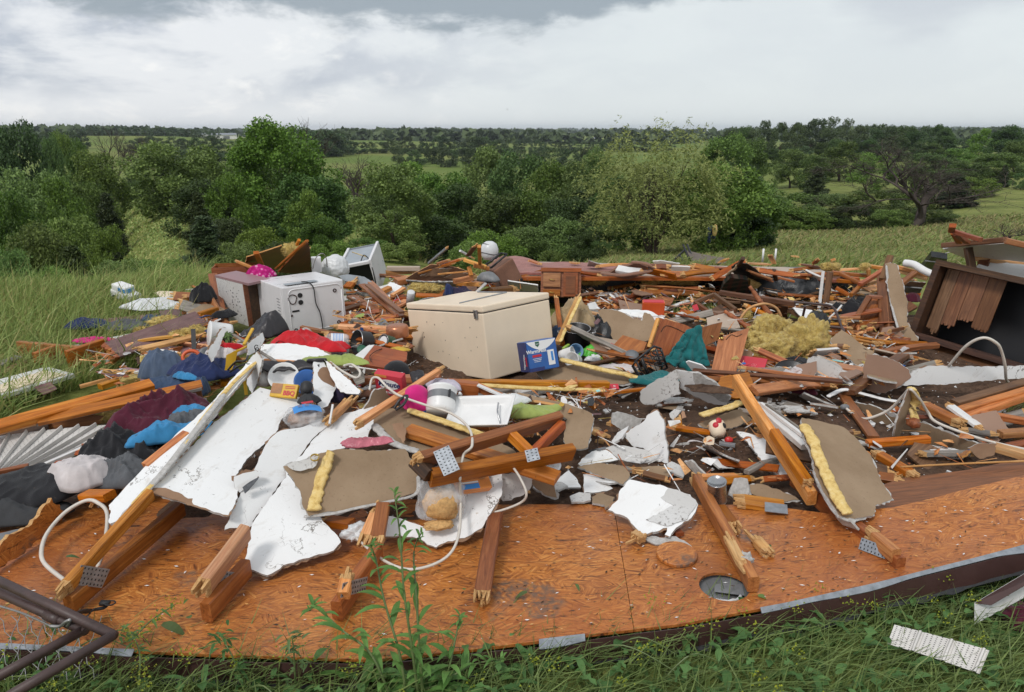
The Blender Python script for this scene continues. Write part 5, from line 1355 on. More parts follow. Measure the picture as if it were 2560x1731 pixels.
# long torn wall piece crossing to the clothes
lw = empty('wall_section',Matrix.Translation(P(250,1010,.3)),'long torn wall edge with orange framing running in from left','wall section')
board((-60,1082,.30),(380,962,.34),.09,.045,'wood_orange',None,'stud',parent=lw,roll=15)
board((-60,1094,.26),(300,1000,.30),.05,.03,'wood_fresh',None,'rail',parent=lw,e2=True)
board((95,1052,.29),(505,962,.36),.08,.025,'wood_red',None,'rail',parent=lw,roll=20)
board((92,1062,.265),(505,972,.345),.022,.02,'grey_wood',None,'drywall_edge',parent=lw)
board((105,1066,.20),(505,985,.28),.11,.03,'wood_red',None,'plate',parent=lw,roll=70)
board((-60,1100,.20),(120,1060,.22),.10,.02,'wood_dark',None,'plate',parent=lw,roll=40)
clump(318,1036,.22,.17,.06,.05,10,'dirty yellow insulation tucked under the long wall edge',seed=8,sub=4)
sheet([(92,1075),(300,1042),(380,1044),(395,1050),(250,1062),(120,1074)],[(92,1075,.16),(395,1050,.18),(300,1042,.20)],'curved tan board below the long wall edge',PAPER,.01)
board((250,968,.15),(300,950,.16),.06,.04,'wood_orange','short orange block above the long wall edge')
board((300,960,.14),(345,950,.14),.1,.08,'insulation','mouldy insulation block under the pointed pink sheet','insulation_block',cat='insulation')
ribbed([(-60,1215,.12),(92,1172,.13),(330,1062,.20),(-60,1100,.22)],9,'soffit_vinyl','crumpled muddy white vented soffit fanned out at left','crumpled_soffit','soffit',True,.022,.03)
board((108,1166,.15),(335,1066,.22),.025,.03,'white_trim','long white trim bar dividing the soffit from the clothes','trim_bar',cat='trim')
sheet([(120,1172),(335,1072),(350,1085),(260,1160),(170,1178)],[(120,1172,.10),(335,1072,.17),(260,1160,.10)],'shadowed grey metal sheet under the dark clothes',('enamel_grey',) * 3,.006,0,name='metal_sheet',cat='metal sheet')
board((-60,1202,.20),(74,1176,.21),.03,.07,'wood_red','orange-red lath at the left edge below the soffit')
board((140,1168,.22),(245,1158,.22),.04,.06,'wood_red','red lath behind the spotted white cloth')
# clothes
garment(408,1058,.26,.62,.40,.22,35,'cloth_maroon','maroon sweater heaped against the long wall edge','crumpled_garment',11,folds=6)
garment(430,1092,.30,.50,.16,.10,32,'cloth_blue','bright blue garment streaked across the maroon sweater','crumpled_garment',12)
garment(475,1040,.32,.24,.12,.08,10,'cloth_blue','bright blue sleeve on the far side of the maroon sweater','crumpled_garment',15)
garment(470,1062,.30,.30,.22,.12,60,'cloth_grey','dark grey shirt beside the blue sleeve','crumpled_garment',16)
garment(335,1140,.20,.55,.46,.20,10,'cloth_black','heap of black clothing at left of the white strip','crumpled_garment',17)
garment(350,1092,.22,.34,.30,.16,70,'cloth_black','black garment between maroon sweater and grey metal sheet','crumpled_garment',18)
garment(268,1136,.24,.14,.11,.07,0,'cloth_blue','small blue and white shoe-like cloth among the black clothes','crumpled_garment',19)
garment(288,1195,.20,.40,.30,.13,0,'cloth_grey','pleated charcoal bag next to the spotted white cloth','crumpled_garment',20,folds=9)
garment(205,1190,.22,.30,.34,.16,40,'cloth_white','mud-spotted white cloth slumped over the red lath','crumpled_garment',21,folds=5)
garment(90,1222,.18,.52,.42,.14,10,'cloth_black','stiff black fabric sheet at the left edge','crumpled_garment',22,folds=2)
garment(40,1290,.12,.55,.22,.10,15,'tar_felt','black felt folded along the ragged chipboard edge','felt_sheet',23,'felt',3)
sheet([(-40,1345),(60,1318),(110,1320),(60,1352),(-40,1385)],[(-40,1350,.14),(110,1320,.12),(60,1352,.11)],'grey corrugated scrap behind the ragged chipboard',('grey_plastic',) * 3,.006,name='grey_scrap',cat='scrap')
sheet([(-30,1235),(40,1205),(42,1222),(10,1245),(-30,1255)],[(-30,1240,.2),(42,1222,.19),(40,1205,.22)],'white folded trim scrap at left edge by the black fabric',('white_trim',) * 3,.006,name='trim_scrap',cat='trim')
garment(415,935,.24,.36,.26,.20,20,'cloth_slate','slate blue jeans bunched on the wall edge','crumpled_garment',25,folds=4)
garment(432,962,.24,.42,.16,.08,15,'cloth_denim','dark denim leg spread in front of the slate jeans','crumpled_garment',26)
garment(508,935,.27,.50,.30,.17,-10,'cloth_navy','navy blue shirt right of the slate jeans','crumpled_garment',27,folds=5)
garment(466,945,.30,.20,.08,.06,-20,'cloth_blue','teal-blue cloth sliver between jeans and navy shirt','crumpled_garment',28)
garment(500,985,.22,.10,.22,.12,0,'cloth_denim','narrow denim strip hanging under the navy shirt','crumpled_garment',29)
clump(447,910,.30,.09,.06,.06,0,'yellow cloth bundle under the red saw handle','insulation','yellow_bundle',9,4,'cloth')
sw = empty('hand_saw',at(478,893,.36,15,60,0),'hand saw with red-orange ring handle stuck in the clothes','saw')
MB().tube([(.055 * math.cos(a),.045 * math.sin(a),0) for a in np.linspace(0,6.0,22)],.013,8).build('handle',['plastic_orange'],sw,None,True)
MB().box((.02,.12,0),(.03,.17,.008)).build('blade',['black_plastic'],sw)
vessel(520,895,.30,[(.0,0),(.07,0),(.075,.01),(.075,.05),(.06,.055),(.0,.055)],['grey_plastic'],'grey round plastic casing beside the saw','plastic_casing','casing',0,62,20)
clump(553,858,.46,.025,.022,.02,0,'small orange-red plastic toy near the plant pot','plastic_orange','plastic_toy',3,3,'toy',.2)
garment(560,885,.38,.28,.20,.10,20,'cloth_white','white shirt with red print left of the peak','crumpled_garment',31)
garment(580,872,.42,.18,.08,.05,20,'cloth_red','red patterned scrap on the white shirt','crumpled_garment',32)
sheet([(562,925),(566,888),(596,872),(590,900),(580,924)],[(562,925,.40),(580,924,.40),(590,880,.52)],'mustard yellow folder standing left of the peak',('card_yellow',) * 3,.004,.002,name='yellow_folder',cat='folder')
board((610,940,.55),(616,988,.46),.018,.004,'card_yellow','short yellow strap hanging in front of the peak','yellow_strap',cat='strap')
cord([(575,930,.50),(600,915,.56),(625,912,.60),(650,925,.56),(665,945,.50)],.006,'cord_black','black cable over the peak of the clutter')
cord([(570,925,.50),(590,905,.56),(612,903,.61),(620,890,.62)],.006,'cord_black','second black cable crossing left of the peak')
W = [P(640 + k * .28,866 + k * .95,.62 - k * .002) + Vector((.012 * math.cos(k * .9),0,.012 * math.sin(k * .9))) for k in range(62)]
c = W[30]; props(MB().tube([p - c for p in W],.003,5).build('coiled_cord',['cord_black'],None,Matrix.Translation(c),True),'springy coiled black phone cord on the peak','cord')
for i,(a,b,lb) in enumerate([((585,838,.50),(690,905,.56),'thin tan lath slanting down toward the black handbag'),((610,862,.58),(632,822,.62),'yellow-painted thin stick at the peak'),((590,880,.52),(640,855,.58),'second yellow thin stick lower on the peak'),((660,900,.52),(735,905,.52),'flat tan stick behind the black handbag')]):
    board(a,b,.018,.012,['grey_wood','card_yellow','card_yellow','wood_fresh'][i],lb,'thin_stick',cat='stick')
# housewares in front of the dryer
vessel(578,838,.30,[(.0,0),(.085,0),(.09,.02),(.10,.16),(.105,.165),(.10,.17),(.0,.168)],['white_plastic'],'white plastic bucket on its side below the white cabinet','plastic_bucket','bucket',-60,78,0)
pt = empty('potted_plant',at(566,858,.36,10,20,10),'small tipped flowerpot with withered greenery','plant')
MB().lathe([(0,0),(.03,0),(.042,.06),(.045,.065),(.04,.066),(0,.055)],18).build('pot',['black_plastic'],pt,None,True)
m = MB()
for k in range(26):
    a = k * 2.4; v_,f_ = wleaf((0,0,.06),.05 + .03 * (k % 3),.008,a,.9 - .3 * (k % 3)); m.add(v_,f_)
m.build('leaves',['weed_leaf'],pt)
garment(538,828,.32,.16,.10,.05,0,'cloth_navy','blue rag behind the white bucket','blue_rag',33,'cloth')
garment(662,835,.34,.34,.30,.22,30,'leather_dark','black duffel bag slumped at the dryer foot','duffel_bag',34,'bag',3)
garment(780,868,.36,.62,.22,.15,-12,'cloth_red','bright red cloth tote lying in front of the dryer','tote_bag',35,'bag',4)
cord([(690,858,.42),(700,852,.46),(720,862,.43),(740,872,.43),(755,868,.43)],.008,'cloth_red','red webbing strap with grey buckle trailing from tote','tote_strap','strap')
vessel(763,842,.38,[(0,0),(.045,0),(.048,.02),(.048,.09),(.04,.10),(0,.10)],['clear_film'],'clear plastic tub tipped behind the red tote','plastic_tub','tub',20,60,0)
jg = empty('water_jug',at(872,862,.33,-75,84,0),'clear jug with pale printed label lying beside black pot','jug')
MB().lathe([(0,0),(.07,0),(.082,.02),(.082,.15),(.05,.19),(.025,.2),(.025,.22),(0,.22)],26).build('body',['clear_film'],jg,None,True)
m = MB(); m.lathe([(.0835,.04),(.0835,.135)],26); m.build('paper_label',['card_white'],jg,None,True)
m = MB()
for k in range(7): m.lathe([(.0842,.05 + k * .011),(.0842,.054 + k * .011)],26)
m.build('label_print',['ink_blue'],jg,None,True)
pot = empty('black_pot',at(924,858,.33,-50,74,0),'dark open saucepan lying on its side by jug','pot')
MB().lathe([(0,0),(.075,0),(.085,.012),(.088,.11),(.091,.113),(.086,.113),(.083,.012),(0,.008)],30).build('body',['black_plastic'],pot,None,True)
MB().lathe([(.0885,.111),(.093,.113),(.0885,.116)],30).build('rim',['steel'],pot,None,True)
vessel(905,875,.33,[(0,0),(.035,0),(.038,.006),(.036,.012),(0,.012)],['ink_green'],'green jar lid by the dark saucepan','jar_cover','lid',0,40,10)
cn = empty('food_can',at(980,858,.32,-35,66,0),'green-labelled food can facing up by freezer','can')
MB().lathe([(0,0),(.048,0),(.05,.004),(.05,.10),(.052,.103),(.048,.104),(.046,.098),(0,.098)],28,mi_of=[0,0,1,0,0,0,0]).build('body',['steel','ink_green'],cn,None,True)
MB().lathe([(0,.0985),(.036,.0985),(.036,.1),(0,.1)],24).build('lid',['card_white'],cn)
vessel(994,840,.32,[(0,.0),(.088,0),(.092,.01),(.088,.075),(.078,.088),(.05,.092),(.03,.096),(0,.096)],['copper_pot'],'copper bowl upside down at the freezer corner','copper_bowl','bowl')
garment(1000,875,.32,.16,.08,.03,-10,'cloth_yellow','yellow plastic scrap under the food can','yellow_scrap',36,'scrap')
hb = empty('handbag',at(728,925,.54,8,-18,0),'black leather handbag lying across the white drywall','handbag')
m = MB(); m.quadsheet(lambda u,v: Vector(((u - .5) * .34,(v - .5) * .14,.05 * math.sin(math.pi * v) * (1 + .25 * nz(u * 4,v * 3)) + .02 * nz(u * 7,v * 5))),24,12); o = m.build('body',['leather_dark'],hb,None,True); o.modifiers.new('s','SOLIDIFY').thickness = .01
MB().tube([(.15 + .05 * math.cos(a),.02 + .06 * math.sin(a),.05) for a in np.linspace(0,6.28,20)],.012,8).build('rounded_end',['leather_dark'],hb,None,True)
bw = empty('bowl',at(712,950,.50,10,48,0),'white bowl with turquoise flower pattern tilted on edge','bowl')
MB().lathe([(0,0),(.03,0),(.06,.02),(.085,.055),(.088,.055),(.06,.016),(0,-.004)],30).build('body',['white_plastic'],bw,None,True)
m = MB()
for k in range(9):
    a = k * .7; c = Vector((.045 * math.cos(a),.045 * math.sin(a),.010)); m.add([c + Vector((.012 * math.cos(t_),.012 * math.sin(t_),-.006)) for t_ in np.linspace(0,6.28,7)[:-1]],[tuple(range(6))])
m.build('flower_print',['teal_glaze'],bw)
vessel(766,962,.48,[(0,0),(.04,0),(.075,.04),(.08,.045),(.07,.045),(.0,.01)],['card_blue'],'blue bowl beside the flowered bowl','bowl','bowl',30,55,0)
ch = empty('snack_bag',at(712,978,.50,-12,52,0),'yellow and brown snack box marked BBQ below bowls','snack box')
MB().box((0,0,0),(.16,.08,.025),bev=.006).build('body',['card_yellow'],ch)
MB().box((-.045,.008,.0135),(.065,.058,.001)).build('picture',['card_brown'],ch)
textobj('BBQ',.036,'ink_red',ch,Matrix.Translation((.035,-.016,.014)),bold=.0012)
for k in range(2): MB().box((.035,.014 + k * .01,.0137),(.06,.004,.001)).build('stripe',['ink_red'],ch)
bb = empty('bread_bag',at(760,1045,.46,25,0,0),'clear bread bag with blue printing on the white sheets','bag')
clump(760,1045,.46,.105,.075,.065,25,None,'clear_film','film',14,4,parent=bb,rough=.8)
clump(757,1047,.455,.07,.05,.042,25,None,'card_brown','bread',15,4,parent=bb,rough=.6)
m = MB(); m.quadsheet(lambda u,v: Vector(((u - .4) * .14,-.02 + (v - .5) * .09,.078 - .45 * (u - .4) ** 2 * .14 - .6 * (v - .5) ** 2 * .09)),8,6); m.build('printed_panel',['ink_blue'],bb,None,True)
m = MB(); m.quadsheet(lambda u,v: Vector((.03 + (u - .5) * .06,.045 + (v - .5) * .03,.066)),3,2); m.build('brand_oval',['ink_red'],bb)
for k in range(3): textobj('|||',.03,'card_brown',bb,Matrix.Translation((-.02 + k * .035,-.03,.082)),name='print_bar')
vessel(765,985,.50,[(0,0),(.028,0),(.034,.02),(.034,.055),(.02,.07),(0,.072)],['rubber'],'black shoe toe standing by the blue bowl','black_shoe','shoe',0,-35,0)
garment(772,1005,.46,.12,.10,.06,0,'tar_felt','black foam scrap under the shoe toe','black_scrap',38,'scrap')
kt = empty('white_kettle',at(656,962,.46,0,-6,8),'white plastic jug-like casing with two dark holes at the peak','casing')
MB().lathe([(0,0),(.05,0),(.058,.03),(.052,.06),(.03,.075),(.028,.10),(.02,.115),(0,.118)],22).build('body',['white_plastic'],kt,None,True)
m = MB()
for z_ in (.085,.103): m.box((.0,-.028,z_),(.016,.006,.008))
m.build('hole',['ink_black'],kt)
garment(915,1108,.44,.26,.10,.05,12,'wrap_pink','pink translucent plastic wrap above the yellow-striped slab','plastic_wrap',40,'wrap')
clump(850,985,.42,.07,.06,.06,0,'dark purple knitted hat behind the white offcut','cloth_purple','knit_hat',7,4,'hat',.4)
sheet([(880,935),(905,925),(912,955),(890,965)],[(880,940,.48),(912,955,.46),(905,925,.5)],'grey wood-backed shard right of the drywall offcut',('grey_wood',) * 3,.008,name='wood_shard',cat='scrap')
board((830,948,.50),(905,985,.46),.05,.02,'wood_brown','brown splintered trim under the long white offcut',e2=True)
board((815,1060,.44),(880,995,.50),.05,.03,'wood_orange','orange splintered stick right of the bread bag',e1=True,e2=True)
board((832,1012,.52),(824,1060,.45),.010,.010,'white_trim','thin white rod standing by the bread bag','thin_rod',cat='rod')
vessel(787,1146,.46,[(.018,0),(.02,0),(.02,.01),(.018,.01),(.018,0)],['brass'],'small brass ring on the white sheet','brass_ring','ring',20,25,0)
garment(838,905,.56,.42,.14,.07,-8,'cloth_green','green patterned curtain scrap behind the white offcuts','patterned_cloth',41,'cloth')
cord([(820,900,.58),(850,925,.56),(890,945,.54),(900,930,.55),(880,912,.57),(860,915,.58)],.008,'cord_white','white flex loop left of the drawer front')
# drawer front, rice box and neighbours
dw = empty('drawer',Matrix.Translation(P(940,895,.42)),'white drawer with red-brown wooden front tilted on the heap','drawer')
sheet([(936,863),(1018,880),(1016,900),(988,924),(898,910)],[(936,863,.50),(1018,880,.48),(898,910,.44)],None,('cabinet_wood','wood_brown','cabinet_side'),.02,0,warp=0,parent=dw,name='front')
sheet([(920,864),(936,862),(897,911),(872,912),(874,900)],[(936,863,.49),(1018,880,.47),(898,910,.43)],None,('white_trim',) * 3,.02,0,warp=0,parent=dw,name='side')
sheet([(873,914),(990,928),(985,940),(876,926)],[(873,914,.42),(990,928,.41),(876,926,.36)],None,('white_trim',) * 3,.01,0,warp=0,parent=dw,name='rail')
m = MB(); m.tube(spline([P(928,905,.462),P(925,890,.475),P(940,878,.488),P(955,872,.49)],5),.003,5); m.build('groove',['wood_dark'],dw,dw.matrix_basis.inverted(),True)
cap = empty('baseball_hat',at(992,938,.38,0,0,0),'black baseball cap at the freezer foot','cap')
MB().lathe([(.085,0),(.088,.02),(.075,.06),(.045,.085),(0,.092)],24).build('crown',['cloth_black'],cap,None,True)
m = MB(); m.quadsheet(lambda u,v: Vector(((u - .5) * .14,-.075 - v * .06 * math.sin(math.pi * (.2 + .6 * u)),.005 - .015 * v)),10,4); m.build('brim',['cloth_black'],cap,None,True)
MB().box((.035,-.075,.035),(.035,.004,.016)).build('emblem',['ink_white'],cap)
rc = empty('rice_box',None,'red rice carton with white oval, lying against the boards','carton')
o_,x_,u_ = P(942,984,.48),P(1010,996,.47),P(948,936,.61)
mw,lx,ly,lz = box3(o_,x_,u_,.05); rc.matrix_basis = mw
MB().box((lx / 2,ly / 2,lz / 2),(lx,ly,lz),bev=.003).build('carton',['card_red'],rc)
m = MB(); m.add([(lx * .5 + lx * .38 * math.cos(a),-.0012,lz * .56 + lz * .24 * math.sin(a)) for a in np.linspace(0,6.283,29)[:-1]],[tuple(range(28))]); m.build('oval',['ink_white'],rc)
fx = Matrix.Rotation(R(90),4,'X')
textobj('Minute',lz * .34,'ink_navy',rc,Matrix.Translation((lx * .5,-.0022,lz * .57)) @ fx,'brand_lettering',.0012,.25)
textobj('WHITE RICE',lz * .13,'ink_white',rc,Matrix.Translation((lx * .38,-.0018,lz * .16)) @ fx,'product_lettering',.0006)
MB().box((lx * .24,-.001,lz * .93),(lx * .42,.001,lz * .12)).build('orange_flash',['card_orange'],rc)
m = MB(); m.quadsheet(lambda u,v: Vector(((u - .5) * .085,(v - .5) * .12,.02 * math.sin(u * 3.1) + .015 * nz(u * 4,v * 4))),10,10)
sh = props(m.build('black_boot',['leather_dark'],None,at(1047,950,.52,20,30,0),True),'black leather boot flap leaning by the pale strip','boot'); sh.modifiers.new('s','SOLIDIFY').thickness = .03
pp = empty('pink_pouch',at(1040,1005,.50,20,20,0),'hot pink cone-shaped hood right of the white offcut','hood')
MB().lathe([(.085,0),(.08,.03),(.055,.075),(.02,.105),(0,.11)],22).build('hood',['cloth_pink'],pp,None,True)
cord([(985,1022,.52),(1000,1000,.56),(1018,990,.57),(1010,1010,.55),(990,1025,.52)],.008,'leather_dark','brown leather belt loop beside the pink hood','belt_loop','belt')
clump(1080,1000,.48,.06,.055,.055,0,'blue plastic-wrapped ball behind the slow cooker','card_blue','blue_ball',4,4,'ball',.3)
sc = empty('slow_cooker',at(1100,1035,.46,28,-42,22) @ Matrix.Scale(.82,4),'white round slow cooker with grey band on its side','slow cooker')
MB().lathe([(0,0),(.08,0),(.09,.012),(.095,.03),(.095,.16),(.10,.165),(.10,.175),(.08,.19),(.06,.20),(0,.205)],30).build('body',['white_plastic'],sc,None,True)
MB().lathe([(.0965,.085),(.0968,.135)],30).build('grey_band',['grey_plastic'],sc,None,True)
m = MB(); [m.box((.0965 * math.cos(a),.0965 * math.sin(a),.11),(.012,.03,.05),Matrix.Rotation(0,4,'Z')) for a in (-1.3,)]; m.build('control_knob',['black_plastic'],sc)
m = MB(); m.tube([(.11,-.03,.16),(.13,0,.165),(.11,.03,.16)],.01,6); m.build('handle',['white_plastic'],sc,None,True)
garment(1112,968,.50,.22,.12,.06,-15,'cloth_lilac','lilac tissue-like cloth on the red-brown block','lilac_cloth',44,'cloth')
ty = empty('baking_tray',at(1205,1040,.46,-12,22,-8),'white enamel tray tilted beside the slow cooker','tray')
m = MB(); m.quadsheet(lambda u,v: Vector(((u - .5) * .34,(v - .5) * .22,.045 * max(0,max(abs(u - .5),abs(v - .5)) - .36) / .14)),24,20); o = m.build('pan',['white_plastic'],ty,None,True); o.modifiers.new('s','SOLIDIFY').thickness = .006
sheet([(1215,1000),(1240,990),(1252,1012),(1248,1030)],[(1215,1005,.47),(1248,1030,.46),(1240,990,.53)],'pointed white plastic shard behind the enamel tray',('white_plastic',) * 3,.005,.002,name='plastic_shard',cat='shard')
W = [P(1188 + k * .9,1004,.50) + Vector((0,.01 * math.cos(k * .8),.014 * math.sin(k * .8))) for k in range(34)]; c = W[16]
props(MB().tube([p - c for p in W],.003,5).build('white_spring',['white_plastic'],None,Matrix.Translation(c),True),'white coiled spring behind the enamel tray','spring')
garment(1320,1032,.42,.34,.18,.08,10,'cloth_green','yellow-green printed plastic bag by the tan elbow slab','plastic_bag',46,'bag',5)
garment(1262,1005,.44,.26,.12,.06,0,'film_white','clear crinkled wrapper above the yellow-green bag','plastic_wrapper',47,'wrapper',8)
cord([(1246,1008,.52),(1244,1030,.50),(1250,1055,.46),(1252,1072,.44)],.005,'steel','bent steel rod hanging over the enamel tray','steel_rod','rod')
board((880,952,.42),(1100,946,.46),.06,.045,'wood_orange','orange stud behind the rice carton')
board((1098,958,.44),(1520,962,.30),.05,.045,'wood_orange','long orange stud below the freezer')
bead(None,[(1195,962,.46),(1290,968,.42),(1380,972,.37),(1450,974,.33),(1512,976,.31)],.024,'foam_yellow','foam_strip',.7)['label'] = 'long yellow foam rib along the stud below the freezer'; COL.objects[-1]['category'] = 'foam'
board((1120,968,.48),(1194,976,.45),.08,.09,'cabinet_wood','red-brown grained block left of the long foam rib')
board((1194,968,.47),(1256,996,.42),.03,.05,'wood_orange','white-edged orange bracket board right of the red block')
board((1194,963,.50),(1256,990,.45),.03,.008,'white_trim','white metal strip on the bracket board','trim_strip',cat='trim')
board((1150,995,.42),(1190,1012,.40),.03,.02,'wood_red','thin red stick near the white coiled spring')
board((1425,996,.26),(1615,972,.26),.025,.02,'wood_red','long thin reddish lath on the soil below the freezer',e1=True)
rd = empty('red_packet',at(1528,968,.27,4,30,0),'small red foil packet at the end of the foam rib','packet')
MB().box((0,0,0),(.10,.045,.014),bev=.004).build('pouch',['card_red'],rd); textobj('|||',.02,'ink_white',rd,Matrix.Translation((.02,0,.009)))
# bag of feed, cereal box, bowls near the truss foot
fb_ = empty('feed_bag',at(1095,1275,.28,10,0,0),'clear plastic bag of golden grain spilling onto drywall','bag')
clump(1100,1240,.30,.11,.08,.14,10,None,'clear_film','film',21,4,parent=fb_,rough=.7)
clump(1104,1262,.27,.085,.065,.08,10,None,'grain_tan','grain',22,4,parent=fb_,rough=.4)
clump(1098,1312,.20,.065,.04,.02,10,None,'grain_tan','spilled_grain',23,4,parent=fb_,rough=.9)
cb = empty('cereal_box',at(1178,1200,.33,25,38,10),'orange and blue cereal carton under the truss','carton')
MB().box((0,0,0),(.17,.12,.04),bev=.003).build('carton',['card_orange'],cb)
MB().box((-.03,-.042,.0205),(.10,.026,.001)).build('blue_band',['ink_blue'],cb); MB().box((-.03,-.022,.0205),(.10,.008,.001)).build('white_band',['ink_white'],cb)
MB().lathe([(.016,.021),(.034,.023),(.034,.021)],20,mw=Matrix.Translation((.045,.02,0))).build('ring_picture',['card_brown'],cb)
MB().lathe([(0,.0225),(.018,.0225)],20,mw=Matrix.Translation((-.04,.035,0)) @ Matrix.Diagonal((1.3,.6,1,1))).build('brand_oval',['ink_red'],cb)
vessel(1362,1172,.17,[(0,0),(.06,0),(.085,.025),(.088,.027),(.08,.022),(0,.006)],['clear_film','card_navy'],'clear shallow dish with dark blue rim on the soil','glass_dish','dish',0,12,0,mi_of=[0,0,1,0,0])
# -- appliances and cabinets in the middle
FX = Matrix.Rotation(R(90),4,'X')
# dryer tipped on its front, underside toward us
mw,lx,ly,lz = box3(P(716,845,.15),P(869,818,.155),PY(703.6,719.6,6.14),.64)
dy = empty('clothes_dryer',mw,'white clothes dryer tipped over, its scuffed base facing us','dryer')
MB().box((lx / 2,ly / 2 + .012,lz / 2),(lx,ly,lz),bev=.008).build('cabinet',['enamel_white'],dy)
m = MB(); m.box((lx / 2,.004,lz / 2),(lx * .97,.012,lz * .96),bev=.005); m.build('base_pan',['enamel_white'],dy)
def rr(x0,z0,x1,z1,r,y): 
    out = []
    for cx,cz,a0 in ((x1 - r,z1 - r,0),(x0 + r,z1 - r,90),(x0 + r,z0 + r,180),(x1 - r,z0 + r,270)):
        out += [Vector((cx + r * math.cos(R(a0 + k * 18)),y,cz + r * math.sin(R(a0 + k * 18)))) for k in range(6)]
    return out + [out[0]]
MB().tube(rr(lx * .1,lz * .07,lx * .95,lz * .93,.05,-.003),.005,6).build('pressed_rim',['enamel_white'],dy,None,True)
for fx_,fz_ in ((.84,.80),(.16,.12),(.86,.14),(.12,.42)):
    r_ = .014 if fx_ > .13 else .006
    MB().tube([(lx * fx_ + r_ * math.cos(a),-.004,lz * fz_ + r_ * math.sin(a)) for a in np.linspace(0,6.283,15)],.005,6).build('foot_socket',['iron_brown'],dy,None,True)
for fz_ in (.80,.66): MB().lathe([(0,.0),(.022,0),(.022,.003),(0,.003)],18,mw=Matrix.Translation((lx * .28,-.003,lz * fz_)) @ FX).build('vent_hole',['ink_black'],dy)
MB().box((lx * .19,-.003,lz * .50),(.065,.004,.016),bev=.004).build('slot',['ink_black'],dy)
m = MB(); m.tube([(lx * .16 + .036 * math.cos(a) * (1 + .15 * math.sin(3 * a)),-.004,lz * .74 + .042 * math.sin(a)) for a in np.linspace(0,6.283,17)],.005,5); m.build('torn_knockout',['iron_brown'],dy,None,True)
MB().tube(spline([(lx * .36,.05,lz + .02),(lx * .44,.0,lz + .012),(lx * .5,-.012,lz * .9),(lx * .51,-.014,lz * .6),(lx * .56,-.014,lz * .4),(lx * .58,-.014,lz * .12),(lx * .57,-.012,lz * .03)],6),.005,6).build('power_cord',['cord_black'],dy,None,True)
m = MB()
for k in range(6): m.box((-.001,.10,lz * (.45 + .06 * k)),(.003,.07,.006))
m.build('louvre',['grey_plastic'],dy)
m = MB(); m.box((lx * .35,.06,lz + .012),(lx * .5,.09,.004)); m.build('top_recess',['enamel_grey'],dy)
# chest freezer
mw,lx,ly,lz = box3(P(1226,951,.12),P(1386,905,.13),PY(1196,776,5.12),1.06)
fz = empty('chest_freezer',mw,'cream chest freezer standing tilted in the middle of the wreck','freezer')
lx *= 1.02
MB().box((lx / 2,ly / 2,lz * .47),(lx,ly,lz * .94),bev=.010).build('body',['enamel_cream'],fz)
MB().box((lx / 2,ly / 2,lz * .955),(lx * .985,ly * .98,.03)).build('lid_seal',['rubber'],fz)
MB().box((lx / 2,ly / 2,lz * 1.0),(lx * 1.005,ly * 1.01,.05),bev=.012).build('lid',['enamel_cream'],fz)
m = MB(); m.add([(-.006,.05,lz * .99),(-.006,.10,lz * .99),(-.006,.095,lz * .86),(-.006,.055,lz * .86),(-.018,.06,lz * .985),(-.018,.09,lz * .985),(-.014,.09,lz * .87),(-.014,.06,lz * .87)],[(0,1,2,3),(7,6,5,4),(0,4,5,1),(1,5,6,2),(2,6,7,3),(3,7,4,0)]); m.build('hinge',['steel'],fz)
m = MB()
for k in range(16): m.box((-.001,RS.uniform(.1,ly * .9),RS.uniform(.1,lz * .8)),(.002,RS.uniform(.002,.006),RS.uniform(.003,.014)))
m.build('scuff',['iron_brown'],fz)['kind'] = 'stuff'
m = MB(); m.tube([(lx * .1,ly * .35,lz + .028),(lx * .9,ly * .42,lz + .03),(lx * .9,ly * .8,lz + .03)],.006,5); m.build('lid_channel',['galvanised'],fz)
# humidifier carton
mw,lx,ly,lz = box3(P(1326,932,.26),P(1399,918,.27),P(1334,853,.47),.16)
hm = empty('humidifier_box',mw,'blue humidifier carton leaning against the freezer','carton')
MB().box((lx / 2,ly / 2,lz / 2),(lx,ly,lz),bev=.006).build('carton',['card_blue'],hm)
m = MB(); m.add([(0,-.0014,lz * .98)] + [(lx * t_,-.0014,lz * (.98 - .30 * math.sin(math.pi * t_) ** .8)) for t_ in np.linspace(0,1,13)] + [(lx,-.0014,lz * .98)],[tuple(range(15))]); m.build('white_swoosh',['ink_white'],hm)
m = MB(); m.add([(lx * .36 + a,-.0024,lz * b) for a,b in ((-.016,.96),(.016,.96),(.016,.85),(0,.78),(-.016,.85))],[(0,1,2,3,4)]); m.build('shield_emblem',['ink_green'],hm)
textobj('VICKS',.010,'ink_white',hm,Matrix.Translation((lx * .36,-.0034,lz * .88)) @ FX,'emblem_lettering')
textobj('WarmMist',.036,'ink_white',hm,Matrix.Translation((lx * .30,-.002,lz * .65)) @ FX,'product_lettering',.0008)
MB().box((lx * .30,-.001,lz * .50),(lx * .30,.001,lz * .08)).build('red_flash',['ink_red'],hm)
for k in range(3): MB().box((lx * .30,-.001,lz * (.41 - .05 * k)),(lx * (.30 - .04 * k),.001,lz * .015)).build('small_print',['ink_white'],hm)
MB().box((lx * .25,-.001,lz * .06),(lx * .5,.001,lz * .12)).build('navy_footer',['card_navy'],hm)
m = MB(); m.box((lx * .77,-.002,lz * .38),(lx * .22,.003,lz * .50),bev=.001); m.box((lx * .80,-.003,lz * .43),(lx * .09,.003,lz * .34)); m.build('product_picture',['ink_white'],hm)
MB().box((lx * .80,-.005,lz * .42),(lx * .07,.002,lz * .30)).build('tank_picture',['ink_blue'],hm)
sd = empty('side_panel',None); sd.parent = hm; sd.matrix_basis = Matrix.Rotation(R(-90),4,'Z')      # the flap on the left
sd.name = 'side_flap'
MB().box((-ly * .5,-.002,lz * .5),(ly * .96,.003,lz * .97)).build('flap',['card_navy'],sd)
